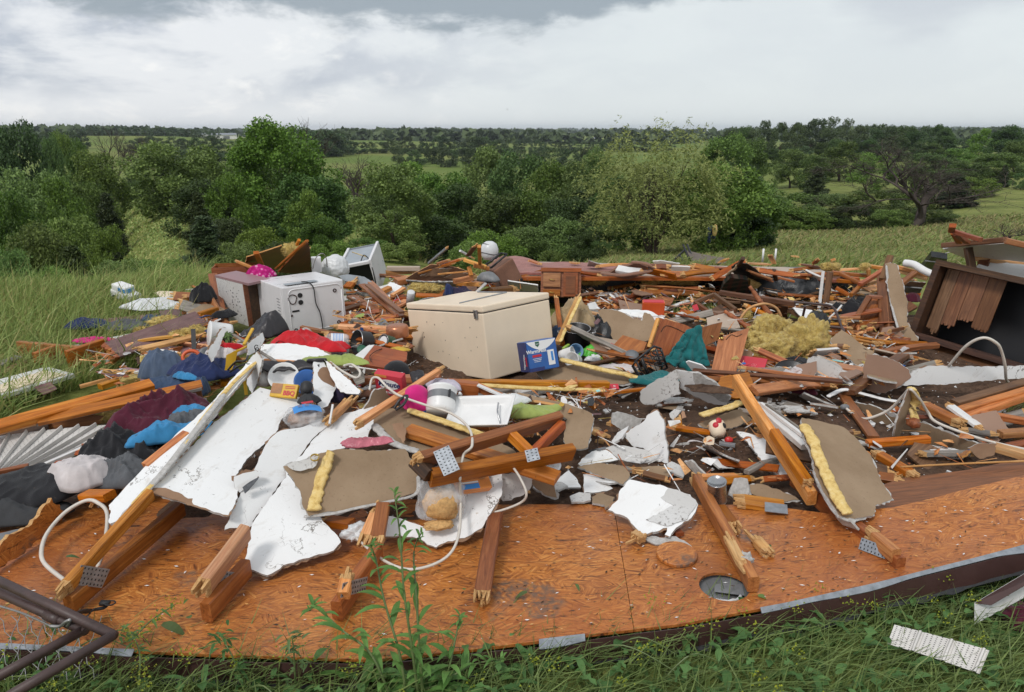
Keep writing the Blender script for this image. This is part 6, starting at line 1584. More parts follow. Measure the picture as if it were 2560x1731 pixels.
textobj('VapoHim',.030,'ink_white',sd,Matrix.Translation((-ly * .42,-.0045,lz * .34)) @ FX @ Matrix.Rotation(R(80),4,'Z'),'side_lettering',.0006)
MB().box((-ly * .2,-.005,lz * .35),(.014,.002,lz * .3)).build('red_flash',['ink_red'],sd)
# white-sided base cabinet
mw,lx,ly,lz = box3(P(556,795,.14),P(622,816,.14),PY(551,697,6.80),.22)
cw = empty('base_cabinet',mw,'mould-spotted white-sided cabinet with red trim left of dryer','cabinet')
MB().box((lx / 2,ly / 2,lz / 2),(lx,ly,lz)).build('side_panel',['drywall_dirty'],cw)
MB().box((lx + .008,.02,lz / 2),(.018,.04,lz * 1.01)).build('corner_trim',['cabinet_side'],cw)
MB().box((lx + .006,ly / 2 + .02,lz / 2),(.012,ly - .04,lz * .98)).build('back_panel',['wood_dark'],cw)
MB().box((lx / 2 + .05,ly / 2,lz + .012),(lx + .12,ly * 1.02,.022)).build('top_panel',['linoleum_pink'],cw)
m = MB()
for k in range(26): m.box((lx * RS.gauss(.62,.12),-.002,lz * RS.uniform(.1,.85)),(RS.uniform(.004,.012),.002,RS.uniform(.004,.014)))
m.build('mould_spot',['ink_black'],cw)['kind'] = 'stuff'
# oven range thrown on its back
A,B,C_,D = PY(851,669,7.9),PY(923,655,7.9),PY(941,619,8.5),PY(876,624,8.5)
ex = (B - A).normalized(); ey = (D - A); ey -= ex * ey.dot(ex); wy = ey.length; ey.normalize(); ez = ex.cross(ey)
mw = Matrix((ex,ey,ez)).transposed().to_4x4(); mw.translation = A; wx = (B - A).length
ov = empty('oven_range',mw,'white oven range tipped back showing its grey metal base','oven')
MB().box((wx / 2,wy / 2,-.012),(wx * .96,wy * .98,.02)).build('base_sheet',['enamel_grey'],ov)
MB().box((wx + .012,wy / 2,-.17),(.03,wy * 1.08,.40),bev=.006).build('side',['enamel_white'],ov)
MB().box((-.012,wy / 2,-.13),(.03,wy * 1.04,.30),bev=.006).build('side',['enamel_white'],ov)
MB().box((wx / 2,-.01,.004),(wx * 1.06,.05,.035),bev=.006).build('front_rail',['enamel_white'],ov)
MB().box((wx / 2,.06,-.18),(wx * .95,.02,.3)).build('oven_cavity',['ink_black'],ov)
MB().box((wx / 2,wy * .99,-.1),(wx,.02,.22)).build('back_sheet',['galvanised'],ov)
MB().tube(spline([(wx * .7,.05,.01),(wx * .8,.12,.05),(wx,.02,.02),(wx * 1.06,-.03,-.1),(wx * 1.02,-.03,-.25)],5),.006,5).build('power_cord',['cord_black'],ov,None,True)
MB().tube([(wx * .15,wy * .8,.002),(wx * .85,wy * .3,.002)],.004,4).build('wire_strip',['foam_yellow'],ov,None,True)
# red-brown wooden cabinet
mw,lx,ly,lz = box3(P(1351,742,.16),P(1452,744,.16),PY(1347,669,7.80),.30)
cab = empty('kitchen_cabinet',mw,'red-brown wooden cabinet with two drawers and one door standing upright','cabinet')
MB().box((lx / 2,ly / 2 + .015,lz / 2),(lx,ly,lz)).build('case',['cabinet_side'],cab)
for nm,x0,x1,z0,z1 in (('drawer_front',.06,.49,.34,.82),('drawer_front',.06,.49,.03,.26),('door',.56,.92,.02,.84)):
    o = MB().box((lx * (x0 + x1) / 2,-.008,lz * (z0 + z1) / 2),(lx * (x1 - x0),.022,lz * (z1 - z0)),bev=.004).build(nm,['cabinet_wood'],cab)
    if nm == 'door': MB().box((lx * .74,-.022,lz * .42),(lx * .24,.008,lz * .62),bev=.006).build('raised_panel',['cabinet_side'],o)
    else: MB().tube(spline([(lx * .22,-.02,lz * (z0 + z1) / 2),(lx * .23,-.036,lz * (z0 + z1) / 2 + .004),(lx * .32,-.036,lz * (z0 + z1) / 2),(lx * .34,-.02,lz * (z0 + z1) / 2)],4),.004,6).build('pull',['brass'],o,None,True)
MB().box((lx / 2,-.004,lz * .93),(lx,.02,lz * .13)).build('top_rail',['cabinet_wood'],cab)
# dark broken dresser at the right
mw,lx,ly,lz = box3(P(2270,840,.20),P(2640,955,.12),PY(2362,652,6.0),.45)
dk = empty('dark_dresser',mw,'dark wooden dresser carcass on its side with broken back boards','dresser')
bw_ = .05
MB().box((lx / 2,.05,bw_ / 2),(lx,.11,bw_),jit=.003).build('rail',['wood_dark'],dk)
MB().box((lx / 2,.05,lz - bw_ / 2),(lx,.11,bw_),jit=.003).build('rail',['wood_dark'],dk)
MB().box((bw_ / 2,.05,lz / 2),(bw_,.11,lz - 2 * bw_),jit=.003).build('post',['wood_dark'],dk)
MB().box((lx / 2,ly,lz / 2),(lx,.02,lz)).build('back',['ink_black'],dk)
MB().box((lx / 2,ly * .55,.012),(lx,ly * .9,.02)).build('side',['wood_dark'],dk)
MB().box((lx / 2,ly * .55,lz - .012),(lx,ly * .9,.02)).build('side',['wood_dark'],dk)
MB().box((.012,ly * .55,lz / 2),(.02,ly * .9,lz)).build('side',['wood_dark'],dk)
for x0,w_,h_ in ((.055,.10,.98),(.158,.11,.86),(.271,.12,.72),(.394,.13,.80)):
    m = boardmesh(h_ * (lz - 2 * bw_),w_,.012,None,.6,0,RS); m.build('back_board',['wood_brown','wood_brown'],dk,Matrix.Translation((x0 + w_ / 2,.13,lz - bw_ - h_ * (lz - 2 * bw_) / 2)) @ Matrix.Rotation(R(-90),4,'Y') @ Matrix.Rotation(R(90),4,'X'))
board((2290,852,.14),(2600,950,.10),.12,.03,'wood_brown','thick brown plank lying along the foot of the dark dresser','thick_plank',roll=30)
board((2300,870,.10),(2580,968,.06),.09,.02,'grey_wood','muddy grey plank below the dark dresser','muddy_plank')

# -- pile at the back left
sheet([(616,642),(640,634),(704,611),(708,628),(716,658),(700,672),(612,668)],[(612,668,.46),(716,658,.46),(704,611,.78)],'brown panel board standing up at the back left',('panel_tan','wood_brown','wood_fresh'),.012,.006,name='panel_board',cat='panel')
board((640,632,.76),(655,665,.52),.05,.03,'wood_orange','orange stud against the standing brown panel')
board((588,652,.58),(636,672,.54),.03,.025,'wood_orange','thin orange stick left of the standing brown panel',e1=True)
clump(728,624,.72,.085,.06,.07,0,'yellow insulation ball on top of the back-left pile',seed=31,sub=4)
board((742,612,.84),(748,600,.90),.025,.025,'wood_orange','orange stub poking up behind the insulation ball')
sheet([(694,676),(756,608),(768,602),(774,618),(776,672),(740,680)],[(694,676,.50),(776,672,.48),(766,602,.86)],'white splintered wall wedge with a red-brown rim, back left',('drywall_white','wood_brown','wood_red'),.02,.004,name='wall_wedge',cat='wall section')
board((690,672,.54),(768,602,.90),.03,.02,'wood_red','red-brown rim board of the white wall wedge')
for k in range(5): board((716 + k * 9,672 - k * 2,.50),(760 + k * 4,632 - k * 4,.66),.025,.012,['wood_orange','grey_wood','wood_fresh'][k % 3],['pale lath splinter nearest in the white wall wedge','grey lath splinter second in the white wall wedge','fresh lath splinter in the middle of the white wall wedge','orange lath splinter fourth in the white wall wedge','grey lath splinter at the back of the white wall wedge'][k],'lath_splinter',e2=True)
MBx = MB(); MBx.box((0,0,0),(.10,.10,.16),bev=.01); props(MBx.build('white_appliance',['enamel_white'],None,at(791,662,.56,15)),'small white appliance box behind the dryer','appliance')
cord([(782,672,.6),(790,645,.72),(805,634,.76),(815,645,.7),(818,668,.6)],.005,'wire_metal','arched grey wire behind the dryer','bent_wire','wire')
clump(838,672,.48,.15,.12,.15,0,'white plastic-wrapped bundle between dryer and oven','film_white','wrapped_bundle',33,5,'bundle',.25)
garment(650,692,.54,.30,.20,.14,0,'cloth_floral','magenta floral cloth draped behind the dryer','floral_cloth',50,'cloth',4)
bx0 = empty('brown_crate',at(588,690,.42,12,0,0),'open brown wooden drawer box behind the white cabinet','drawer')
for c_,d_ in (((0,-.1,.05),(.42,.015,.12)),((0,.1,.05),(.42,.015,.14)),((-.2,0,.05),(.015,.2,.12)),((.2,0,.05),(.015,.2,.12)),((0,0,0),(.4,.2,.01))): MB().box(c_,d_,jit=.004).build('side',['cabinet_wood'],bx0)
board((532,688,.48),(560,812,.20),.09,.04,'wood_red','upright red-brown board left of the white cabinet')
board((515,742,.38),(565,826,.16),.12,.035,'wood_orange','wide orange plank leaning left of the white cabinet',roll=60)
board((455,775,.28),(520,762,.33),.05,.09,'wood_orange','orange wall block at the end of the mauve siding')
board((500,795,.30),(545,780,.32),.05,.10,'wood_orange','second orange wall block beside the leaning plank')
garment(508,750,.36,.22,.26,.22,0,'cloth_black','black coat hanging over the leaning orange plank','black_coat',52,'clothing',5)
garment(560,792,.30,.26,.12,.08,40,'cloth_black','black rag under the white cabinet','black_rag',53,'cloth')
garment(425,765,.14,.95,.40,.14,5,'film_white','large crinkled white plastic sheet at the grass edge','plastic_sheet',54,'plastic sheet',3)
sheet([(386,732),(400,727),(456,730),(420,744),(405,745)],[(386,732,.16),(420,744,.14),(456,730,.16)],'cream folded panel behind the white plastic sheet',('enamel_cream',) * 3,.01,.003,name='cream_panel',cat='panel')
sheet([(395,778),(455,772),(460,790),(408,800)],[(395,778,.18),(460,790,.18),(455,772,.22)],'mauve shingle slat across the insulation tuft',('siding_mauve',) * 3,.012,.003,name='siding_scrap',cat='siding')
tt = empty('toy_truck',at(318,752,.04,-28,6,8),'white toy camper truck with blue windows in the grass','toy')
MB().box((0,0,.07),(.36,.14,.10),bev=.02).build('body',['white_plastic'],tt)
MB().box((-.03,0,.15),(.24,.13,.08),bev=.02).build('cab',['white_plastic'],tt)
for k,x_ in enumerate((.02,.09)): MB().box((x_ - .03,-.067,.15),(.045,.004,.04)).build('window',['ink_blue'],tt)
MB().box((.094,0,.15),(.004,.1,.045)).build('windscreen',['ink_blue'],tt)
for x_ in (-.11,.11):
    for s_ in (-1,1): MB().lathe([(0,-.012),(.035,-.012),(.035,.012),(0,.012)],16,mw=Matrix.Translation((x_,s_ * .068,.03)) @ FX).build('wheel',['rubber'],tt)
# boards and panels between dryer, oven and freezer
sheet([(845,800),(862,778),(930,790),(1010,812),(1012,862),(940,862),(860,830)],[(845,815,.20),(1010,850,.20),(930,785,.26)],'flat red-brown panel with white glue lines before the freezer',('cabinet_wood','wood_brown','wood_orange'),.015,.004,name='glue_lined_sheet',cat='panel',key='glue')
gp = SHEETS['glue'][0]
for a,b in (((872,818,.235),(968,797,.245)),((898,829,.235),(1004,803,.245)),((896,796,.255),(925,787,.26))): bead(gp,[a,((a[0] + b[0]) / 2,(a[1] + b[1]) / 2,(a[2] + b[2]) / 2),b],.008,'drywall_white','glue_line',.5,lift=.012)
clump(886,804,.28,.05,.03,.03,10,'lump of torn white plaster on the glue-lined panel','gypsum','plaster_lump',35,3,'plaster')
for a,b,w_,t_,mt,lb in [((905,712,.42),(1002,792,.32),.07,.02,'cabinet_wood','longest red-brown trim board slanting toward the freezer'),((918,712,.46),(1005,782,.38),.05,.02,'cabinet_side','second red-brown trim board beside the longest one'),((925,705,.44),(970,750,.40),.06,.02,'cabinet_wood','short trim board crossing behind the red-brown pair'),((876,742,.34),(972,790,.28),.09,.025,'cabinet_side','broad brown board lying left of the red-brown pair'),
        ((868,720,.40),(885,700,.46),.10,.03,'wood_orange','orange board stub beside the grey metal sheet'),((945,735,.36),(975,720,.40),.08,.04,'wood_orange','small orange block right of the metal sheet'),((980,740,.36),(1010,722,.40),.05,.03,'wood_fresh','pale broken stick by the grass tuft'),((988,768,.30),(1018,752,.34),.1,.02,'wood_orange','orange board end at the freezer\'s far corner'),((1040,738,.40),(1125,742,.38),.12,.02,'wood_orange','orange plank under the yellow insulation behind the freezer'),((990,705,.40),(1030,697,.42),.15,.06,'cabinet_wood','orange-brown block left of the heap of panels'),
        ((968,672,.48),(1050,672,.48),.06,.05,'panel_tan','grey-tan rolled tube board right of the oven'),((965,682,.44),(1040,678,.44),.05,.05,'wood_orange','orange stud below the tan tube board'),((1072,658,.62),(1120,618,.88),.022,.022,'galvanised','grey aluminium bar sticking up behind the panels'),((1150,627,.80),(1182,646,.70),.02,.02,'white_trim','white metal strip pointing up left of the bundle'),((1170,640,.74),(1190,612,.88),.05,.012,'wood_brown','brown splinter standing by the white strip'),((1198,616,.88),(1200,668,.58),.035,.03,'wood_orange','upright orange stud left of the white bundle'),
        ((1092,660,.62),(1130,648,.66),.04,.02,'wood_orange','short orange lath on top of the panel heap'),((1102,664,.60),(1160,646,.66),.05,.02,'wood_red','longest reddish lath on top of the panel heap'),((1045,684,.52),(1140,658,.60),.02,.015,'wood_orange','thin lath lying across the white panels'),((1095,686,.52),(1180,678,.52),.02,.015,'wood_fresh','second thin lath lower on the white panels'),((1160,650,.66),(1215,668,.60),.04,.03,'wood_fresh','pale lath crossing to the orange stud'),((1185,664,.62),(1222,672,.58),.04,.04,'wood_orange','orange chunk below the pale lath'),((1135,704,.46),(1192,692,.48),.05,.05,'wood_orange','orange stud end under the right of the panels'),((1140,710,.40),(1210,712,.40),.04,.04,'wood_fresh','pale stud below the panels by the grey tub'),((1178,690,.50),(1172,668,.58),.04,.03,'wood_orange','stubby orange piece leaning on the panels'),((1195,720,.36),(1230,700,.40),.03,.02,'wood_brown','dark lath behind the freezer lid'),((1228,728,.36),(1290,722,.36),.10,.06,'wood_brown','dark brown block behind the freezer lid'),((1192,730,.34),(1215,708,.42),.05,.01,'white_trim','white trim piece leaning behind the freezer')]:
    board(a,b,w_,t_,mt,lb,e2=(len(lb) % 3 == 0))
sheet([(845,690),(870,686),(910,692),(944,715),(944,732),(900,715),(860,702)],[(845,695,.46),(944,730,.36),(910,690,.50)],'bent grey metal sheet under the oven',('enamel_grey',) * 3,.008,.002,warp=.03,name='metal_sheet',cat='metal sheet')
sheet([(950,730),(975,705),(1005,715),(985,735),(965,748)],[(950,735,.34),(1005,715,.40),(985,740,.34)],'torn white and brown drywall scrap right of the metal sheet')
sheet([(1012,696),(1040,680),(1078,660),(1110,662),(1140,668),(1188,684),(1188,690),(1135,702),(1060,700)],[(1012,696,.46),(1188,688,.46),(1090,660,.60)],'white and tan panels heaped behind the freezer',('panel_tan','wood_brown','wood_fresh'),.01,.004,name='panel_heap',cat='panel')
sheet([(1050,690),(1090,672),(1130,670),(1110,690)],[(1012,696,.47),(1188,688,.47),(1090,660,.61)],'white sheet on top of the tan panels behind the freezer',th=.006,name='white_sheet',cat='panel')
sheet([(1110,694),(1140,680),(1182,684),(1186,690),(1140,700)],[(1012,696,.472),(1188,688,.472),(1090,660,.612)],'second white sheet at the right of the panel heap',th=.006,name='white_sheet',cat='panel')
sheet([(1015,698),(1060,703),(1138,702),(1145,716),(1060,716),(1030,712)],[(1015,698,.45),(1145,716,.34),(1138,702,.45)],'pale grey panel edge facing us under the heap',('drywall_dirty',) * 3,.012,.002,name='panel_edge',cat='panel')
clump(1060,724,.40,.16,.08,.06,5,'yellow insulation strewn behind the freezer',seed=37,sub=5)
garment(1145,738,.40,.30,.18,.12,0,'cloth_purple','brown and blue garment lying behind the freezer lid','crumpled_garment',56)
garment(1122,736,.42,.10,.14,.12,0,'cloth_navy','royal blue sleeve left of the brown garment','crumpled_garment',57)
vessel(1024,758,.36,[(0,0),(.035,0),(.035,.13),(.03,.135),(0,.13)],['film_white'],'white paper roll leaning at the freezer\'s back corner','paper_roll','roll',0,25,12)
cord([(1035,770,.38),(1050,752,.44),(1080,745,.45),(1100,752,.42)],.007,'steel','curved steel tube behind the freezer','steel_tube','tube')
wb = empty('tied_bundle',at(1224,648,.52,0) @ Matrix.Scale(.8,4),'white bundle tied with black strings at the back','bundle')
MB().lathe([(0,0),(.09,.0),(.12,.06),(.125,.14),(.10,.21),(.05,.245),(0,.25)],24).build('wrap',['film_white'],wb,None,True)
for k in range(4): MB().tube([((.128 - .012 * k) * math.cos(a),(.128 - .012 * k) * math.sin(a),.09 + .04 * k + .015 * math.sin(a * 2)) for a in np.linspace(0,6.283,20)],.004,5).build('string',['cord_black'],wb,None,True)
wk = empty('walker_frame',at(1240,672,.50,10),'black tubular folding frame lying on the brown ottoman','walker')
for a,b in (((-.12,-.02,.04),(.06,.02,.16)),((-.06,-.05,.02),(.12,0,.15)),((-.05,-.02,.08),(-.02,.06,.10)),((.0,0,.11),(.04,.07,.13)),((-.12,-.02,.04),(-.06,-.05,.02)),((.06,.02,.16),(.12,0,.15))): MB().tube([a,b],.011,7).build('tube',['black_plastic'],wk,None,True)
ot = empty('ottoman',at(1266,698,.36,28,0,-28),'brown upholstered ottoman tipped beside the folding frame','ottoman')
MB().box((0,0,.08),(.26,.24,.26),bev=.02).build('cushion',['carpet_brown'],ot)
MB().box((0,0,-.06),(.25,.23,.02)).build('base',['black_plastic'],ot)
garment(1222,702,.40,.24,.16,.12,-10,'grey_plastic','dented grey plastic tub left of the ottoman','plastic_tub',58,'tub',1)
sheet([(1270,700),(1345,712),(1345,730),(1270,722)],[(1270,715,.30),(1345,725,.28),(1340,712,.36)],'white board strip between ottoman and wooden cabinet',('white_trim',) * 3,.012,.004,name='white_board',cat='board')

# -- torn-off floor at the back
FZ = .36
fl = empty('floor_section',Matrix.Translation(P(1650,680,FZ)),'long torn-off house floor section with pink carpet across the back','floor section')
def flpart(nm,outl,z,th,mat,jag=.006,warp=0):
    sheet(outl,[(1300,690,z),(2000,690,z),(1600,655,z)],None,(mat,) * 3,th,jag,warp=warp,parent=fl,name=nm)
flpart('subfloor',[(1240,690),(1640,690),(2140,692),(2090,679),(1960,668),(1620,661),(1240,652)],FZ,.03,'panel_tan',.003)
flpart('rim_joist',[(1240,694),(1640,694),(2150,696),(2146,692),(1640,691),(1240,691)],FZ - .004,.035,'wood_red',.002)
flpart('carpet',[(1215,682),(1240,645),(1290,640),(1350,655),(1400,652),(1460,656),(1540,662),(1600,668),(1585,680),(1480,684),(1350,683)],FZ + .03,.025,'carpet_pink',.008,.02)
for x0,x1,zz_ in ((1450,1512,.24),(1602,1660,.25),(1668,1752,.25),(1955,2025,.25),(1320,1348,.24)):
    clump((x0 + x1) / 2,703,zz_ + .03,(x1 - x0) / 1810 * 8 / 2,.06,.05,0,None,'insulation','hanging_insulation',x0,4,parent=fl)
m = MB(); xa,xb = PY(1235,690,8.1).x,PY(2140,690,8.1).x; m.box(((xa + xb) / 2,8.42,.14),(xb - xa,.55,.34)); m.build('dark_void_fill',['black_film'],fl,fl.matrix_basis.inverted())  # black block stands in for the dark, shaded void beneath the floor
sheet([(1515,676),(1545,662),(1595,652),(1628,668),(1618,680),(1570,690)],[(1515,680,.42),(1620,680,.42),(1590,652,.56)],'folded-back brown carpet roll on the torn floor',('carpet_brown',) * 3,.03,.004,warp=.05,name='carpet_roll',cat='carpet')
bead(None,[(1505,683,.43),(1550,688,.45),(1600,682,.47),(1628,674,.50),(1618,660,.56),(1580,655,.56)],.04,'carpet_brown','carpet_edge',.8)['label'] = 'thick rolled edge of the brown carpet'; COL.objects[-1]['category'] = 'carpet'
bead(None,[(1455,679,.40),(1500,680,.40),(1550,681,.40)],.03,'carpet_brown','carpet_edge',.6)['label'] = 'low brown carpet fold left of the roll'; COL.objects[-1]['category'] = 'carpet'
sheet([(1472,650),(1476,652),(1518,664),(1500,668),(1470,664)],[(1472,664,.42),(1518,664,.42),(1474,650,.52)],'grey speckled wallboard flap standing behind the carpet',('drywall_dirty',) * 3,.01,name='wallboard_flap',cat='drywall')
sheet([(1632,653),(1650,651),(1700,657),(1690,662),(1636,660)],[(1632,660,.40),(1700,660,.40),(1650,651,.46)],'white board on the far edge of the torn floor',('white_trim',) * 3,.01,name='white_board',cat='board')
for a,b,mt,lb in [((1690,664,.41),(1725,668,.41),'wood_red','flat red splinter on the torn floor'),((1722,664,.41),(1785,682,.40),'wood_orange','long orange lath across the torn floor, nearest'),((1725,670,.41),(1770,676,.40),'wood_orange','orange lath across the torn floor, middle one'),((1715,675,.40),(1765,678,.40),'wood_fresh','pale lath across the torn floor, lowest'),((1800,656,.42),(1822,646,.50),'wood_fresh','pale splinter sticking up at the floor\'s far edge'),((1925,638,.66),(1936,660,.42),'wood_fresh','thin splinter standing by the far white post'),((1862,658,.42),(1930,662,.42),'wood_fresh','pale strip along the floor\'s far edge'),((1995,660,.46),(2090,675,.46),'wood_brown','dark brown beam at the right end of the floor'),((2032,662,.48),(2048,646,.58),'wood_orange','orange block standing on the dark beam'),((1976,641,.22),(1998,642,.22),'wood_orange','orange board lying in the meadow grass'),((1320,650,.44),(1355,662,.42),'wood_orange','orange splinter on the pink carpet'),((1420,656,.42),(1452,660,.42),'wood_fresh','pale splinter behind the pink carpet'),((2075,652,.55),(2090,648,.57),'wood_orange','tiny orange chip beside the insulation on the beam')]:
    board(a,b,.05,.02,mt,lb,'wood_splinter',e1=True,e2=(mt != 'wood_brown'),cat='splinter')
for px_,py_ in ((1906,655),(1937,655)): props(MB().tube([(0,0,0),(0,0,.16)],.012,10).build('white_post',['white_plastic'],None,Matrix.Translation(P(px_,py_,.36)),True),['short white pipe stub left of the thin splinter','short white pipe stub at the foot of the thin splinter'][px_ > 1920],'pipe')
clump(2078,668,.48,.10,.07,.06,0,'yellow insulation clump on the dark beam',seed=61,sub=4)
# on the ground before the floor
for a,b,w_,t_,mt,lb in [((1462,738,.10),(1580,728,.10),.10,.03,'cabinet_side','brown board left on the grass before the floor'),((1545,735,.08),(1680,730,.10),.16,.03,'wood_fresh','long pale plank on the grass before the floor'),((1480,762,.14),(1590,752,.16),.28,.02,'cabinet_wood','fallen red-brown cabinet door right of wooden cabinet'),((1440,770,.12),(1585,768,.14),.05,.10,'cabinet_side','dark red cabinet rail under the fallen door'),((1460,745,.12),(1580,775,.1),.22,.015,'wood_red','red-brown back panel below the fallen door'),((1610,712,.30),(1626,752,.14),.03,.02,'wood_red','thin red stake standing in the grass'),((1630,720,.12),(1790,716,.12),.10,.04,'wood_fresh','pale split plank by the dark red bucket'),((1590,752,.10),(1680,744,.10),.04,.02,'grey_wood','grey stick lying in the grass patch'),((1534,762,.2),(1545,780,.16),.025,.02,'wood_orange','little orange stick behind the torn tan slab'),((1520,712,.14),(1600,706,.16),.12,.015,'grey_wood','grey-brown board under the floor edge'),((1480,722,.12),(1520,730,.12),.06,.02,'wood_brown','dark stick below the hanging insulation'),((1590,722,.10),(1660,712,.12),.1,.01,'white_trim','white siding scrap on the ground before the floor')]:
    board(a,b,w_,t_,mt,lb,e1=('plank' in lb))
sheet([(1455,728),(1500,728),(1530,738),(1470,746)],[(1455,735,.10),(1530,738,.1),(1500,728,.12)],'white flat scrap right of the wooden cabinet',name='white_scrap',cat='scrap',th=.008)
garment(1540,740,.12,.40,.20,.06,0,'cloth_white','pale grey cloth on the grass before the floor','crumpled_garment',62)
props(MB().lathe([(.09,0),(.085,.02),(.045,.12),(.02,.14)],20).build('lamp_cone',['card_brown'],None,at(1570,712,.14,20,50,20),True),'tan cone-shaped lampshade lying under the floor edge','lampshade')
vessel(1695,712,.16,[(0,0),(.09,0),(.10,.03),(.09,.08),(.05,.1),(0,.1)],['cloth_maroon'],'dark red round cushion in the grass','round_cushion','cushion',0,60,20)
cord([(1565,690,.34),(1572,700,.24),(1585,718,.12)],.008,'cloth_grey','grey strap hanging off the floor edge','hanging_strap','strap')
# trampoline beyond, cloth in the willow, far sheds
tp = empty('trampoline',Matrix.Translation(P(1740,640,0) + Vector((0,0,-.2))),'collapsed brown trampoline behind the floor by the willow','trampoline')
tb = P(1725,655,.0); q0 = tp.matrix_basis.inverted()
def TPt(px,py,y): return PY(px,py,y)
m = MB(); m.add([TPt(1716,628,12.6),TPt(1735,632,12.8),TPt(1765,640,12.6),TPt(1812,646,12.2),TPt(1818,660,11.4),TPt(1750,662,11.2),TPt(1728,650,12.0)],[tuple(range(7))]); o = m.build('mat',['trampoline'],tp,q0); o.modifiers.new('s','SOLIDIFY').thickness = .01
for a,b in ((TPt(1708,612,12.6),TPt(1728,660,12.3)),(TPt(1718,612,12.7),TPt(1738,662,12.3)),(TPt(1690,660,12.2),TPt(1735,655,12.2)),(TPt(1700,640,12.4),TPt(1715,662,12.2)),(TPt(1680,655,12.3),TPt(1712,625,12.6))): MB().tube([a,b],.018,7).build('frame_tube',['black_plastic'],tp,q0,True)
hj = empty('hanging_jeans',Matrix.Translation(PY(1780,585,20)),'dark blue trousers hanging in the willow with yellow insulation','trousers')
hi_ = hj.matrix_basis.inverted()
for (dx,L_) in ((0,.42),(.12,.30)):
    m = MB(); top = PY(1776,568,20) + Vector((dx,0,0)); m.tube([top + Vector((.02 * math.sin(k),.03 * math.cos(k * 2),-L_ * k / 6)) for k in range(7)],.075,10,taper=.05); m.build('leg',['cloth_denim'],hj,hi_,True)
m = MB(); [m.lathe([(0,-.12),(.05,-.10),(.075,0),(.05,.1),(0,.12)],12,mw=Matrix.Translation(PY(1787,576,19.9)) @ Matrix.Diagonal((1,1,1.4,1)))]; m.build('insulation_wad',['foam_yellow'],hj,hi_,True)
def barn(px,py,d,w_,h_,label):
    p = PY(px,py,d); e = empty('farm_shed',Matrix.Translation((p.x,p.y,gz(p.x,p.y))) @ Matrix.Rotation(.3,4,'Z'),label,'building')
    H_ = p.z - gz(p.x,p.y)
    MB().box((0,0,H_ * .35),(w_,w_ * .5,H_ * .7)).build('wall',['far_white'],e)
    m = MB(); m.add([(-w_ / 2,-w_ * .28,H_ * .7),(w_ / 2,-w_ * .28,H_ * .7),(w_ / 2,0,H_),(-w_ / 2,0,H_),(w_ / 2,w_ * .28,H_ * .7),(-w_ / 2,w_ * .28,H_ * .7)],[(0,1,2,3),(3,2,4,5),(1,4,2),(0,3,5)]); m.build('roof',['galvanised'],e)
    MB().box((w_ * .1,-w_ * .255,H_ * .25),(w_ * .25,.1,H_ * .5)).build('door',['grey_plastic'],e)
barn(518,333,520,8,6,'small white shed by far trees left of the tall tree'); barn(560,333,520,16,6,'long white farm shed partly behind the tall tree')
barn(1492,343,620,6,5,'tiny white shed in the far fields left of willow')
bd = empty('flying_bird',Matrix.Translation(PY(1268,274,40)),'tiny dark bird in the sky above the valley','bird')
m = MB(); m.add([(-.09,0,.05),(0,.03,0),(0,-.05,0),(.09,0,.07),(0,0,-.012)],[(0,2,1),(3,1,2)]); m.build('wings',['ink_black'],bd); MB().lathe([(0,-.07),(.02,-.03),(.025,.02),(0,.07)],8,mw=FX).build('body',['ink_black'],bd,None,True)
# -- centre right: pots, cabinet doors, jacket
def door(outl,ref,label,arch=None,knob=None):
    e = empty('cabinet_door',Matrix.Translation(P(*ref[0])),label,'cabinet door')
    sheet(outl,ref,None,('cabinet_wood','wood_brown','cabinet_side'),.02,0,warp=0,parent=e,name='slab')
    pl = PL(*ref)
    if arch:
        pts = spline([PP(px,py,pl) + pl[1] * .003 for px,py in arch],5); MB().tube(pts,.003,5).build('arched_groove',['wood_dark'],e,e.matrix_basis.inverted(),True)
    if knob:
        c = PP(knob[0],knob[1],pl) + pl[1] * .01; MB().lathe([(0,0),(.012,.0),(.014,.01),(0,.016)],10,mw=Matrix.Translation(c)).build('hinge',['brass'],e,e.matrix_basis.inverted(),True)
    return e
garment(1432,808,.30,.44,.34,.24,-10,'cloth_tan','tan canvas coat slumped behind the humidifier carton','canvas_coat',70,'clothing',6)
garment(1392,842,.28,.12,.16,.16,0,'cloth_denim','denim leg between freezer and stock pot','crumpled_garment',71)
sk = empty('stock_pot',at(1440,868,.22,0,8,0),'large dark stock pot with steel rim behind humidifier carton','pot')
MB().lathe([(0,0),(.10,0),(.108,.012),(.11,.16),(.114,.165),(.108,.165),(.104,.014),(0,.01)],34).build('body',['black_plastic'],sk,None,True)
MB().lathe([(.108,.163),(.115,.167),(.110,.171),(.106,.167)],34).build('rim',['steel'],sk,None,True)
for s_ in (-1,1): MB().tube([(s_ * .11,-.025,.13),(s_ * .15,-.015,.135),(s_ * .15,.015,.135),(s_ * .11,.025,.13)],.006,6).build('handle',['steel'],sk,None,True)
board((1390,740,.52),(1406,862,.27),.04,.03,'wood_orange','orange stud standing in front of the tan coat',e1=True)
board((1448,742,.56),(1394,858,.30),.045,.035,'wood_fresh','pale foam-edged stud leaning over the stock pot',e1=True)
bead(None,[(1452,742,.57),(1425,800,.44),(1400,855,.32)],.014,'foam_yellow','foam_rib',.6)['label'] = 'yellow foam rib on the stud leaning over the pot'; COL.objects[-1]['category'] = 'foam'
board((1455,778,.36),(1505,788,.34),.05,.02,'wood_fresh','pale foam-coated lath right of the tan coat')
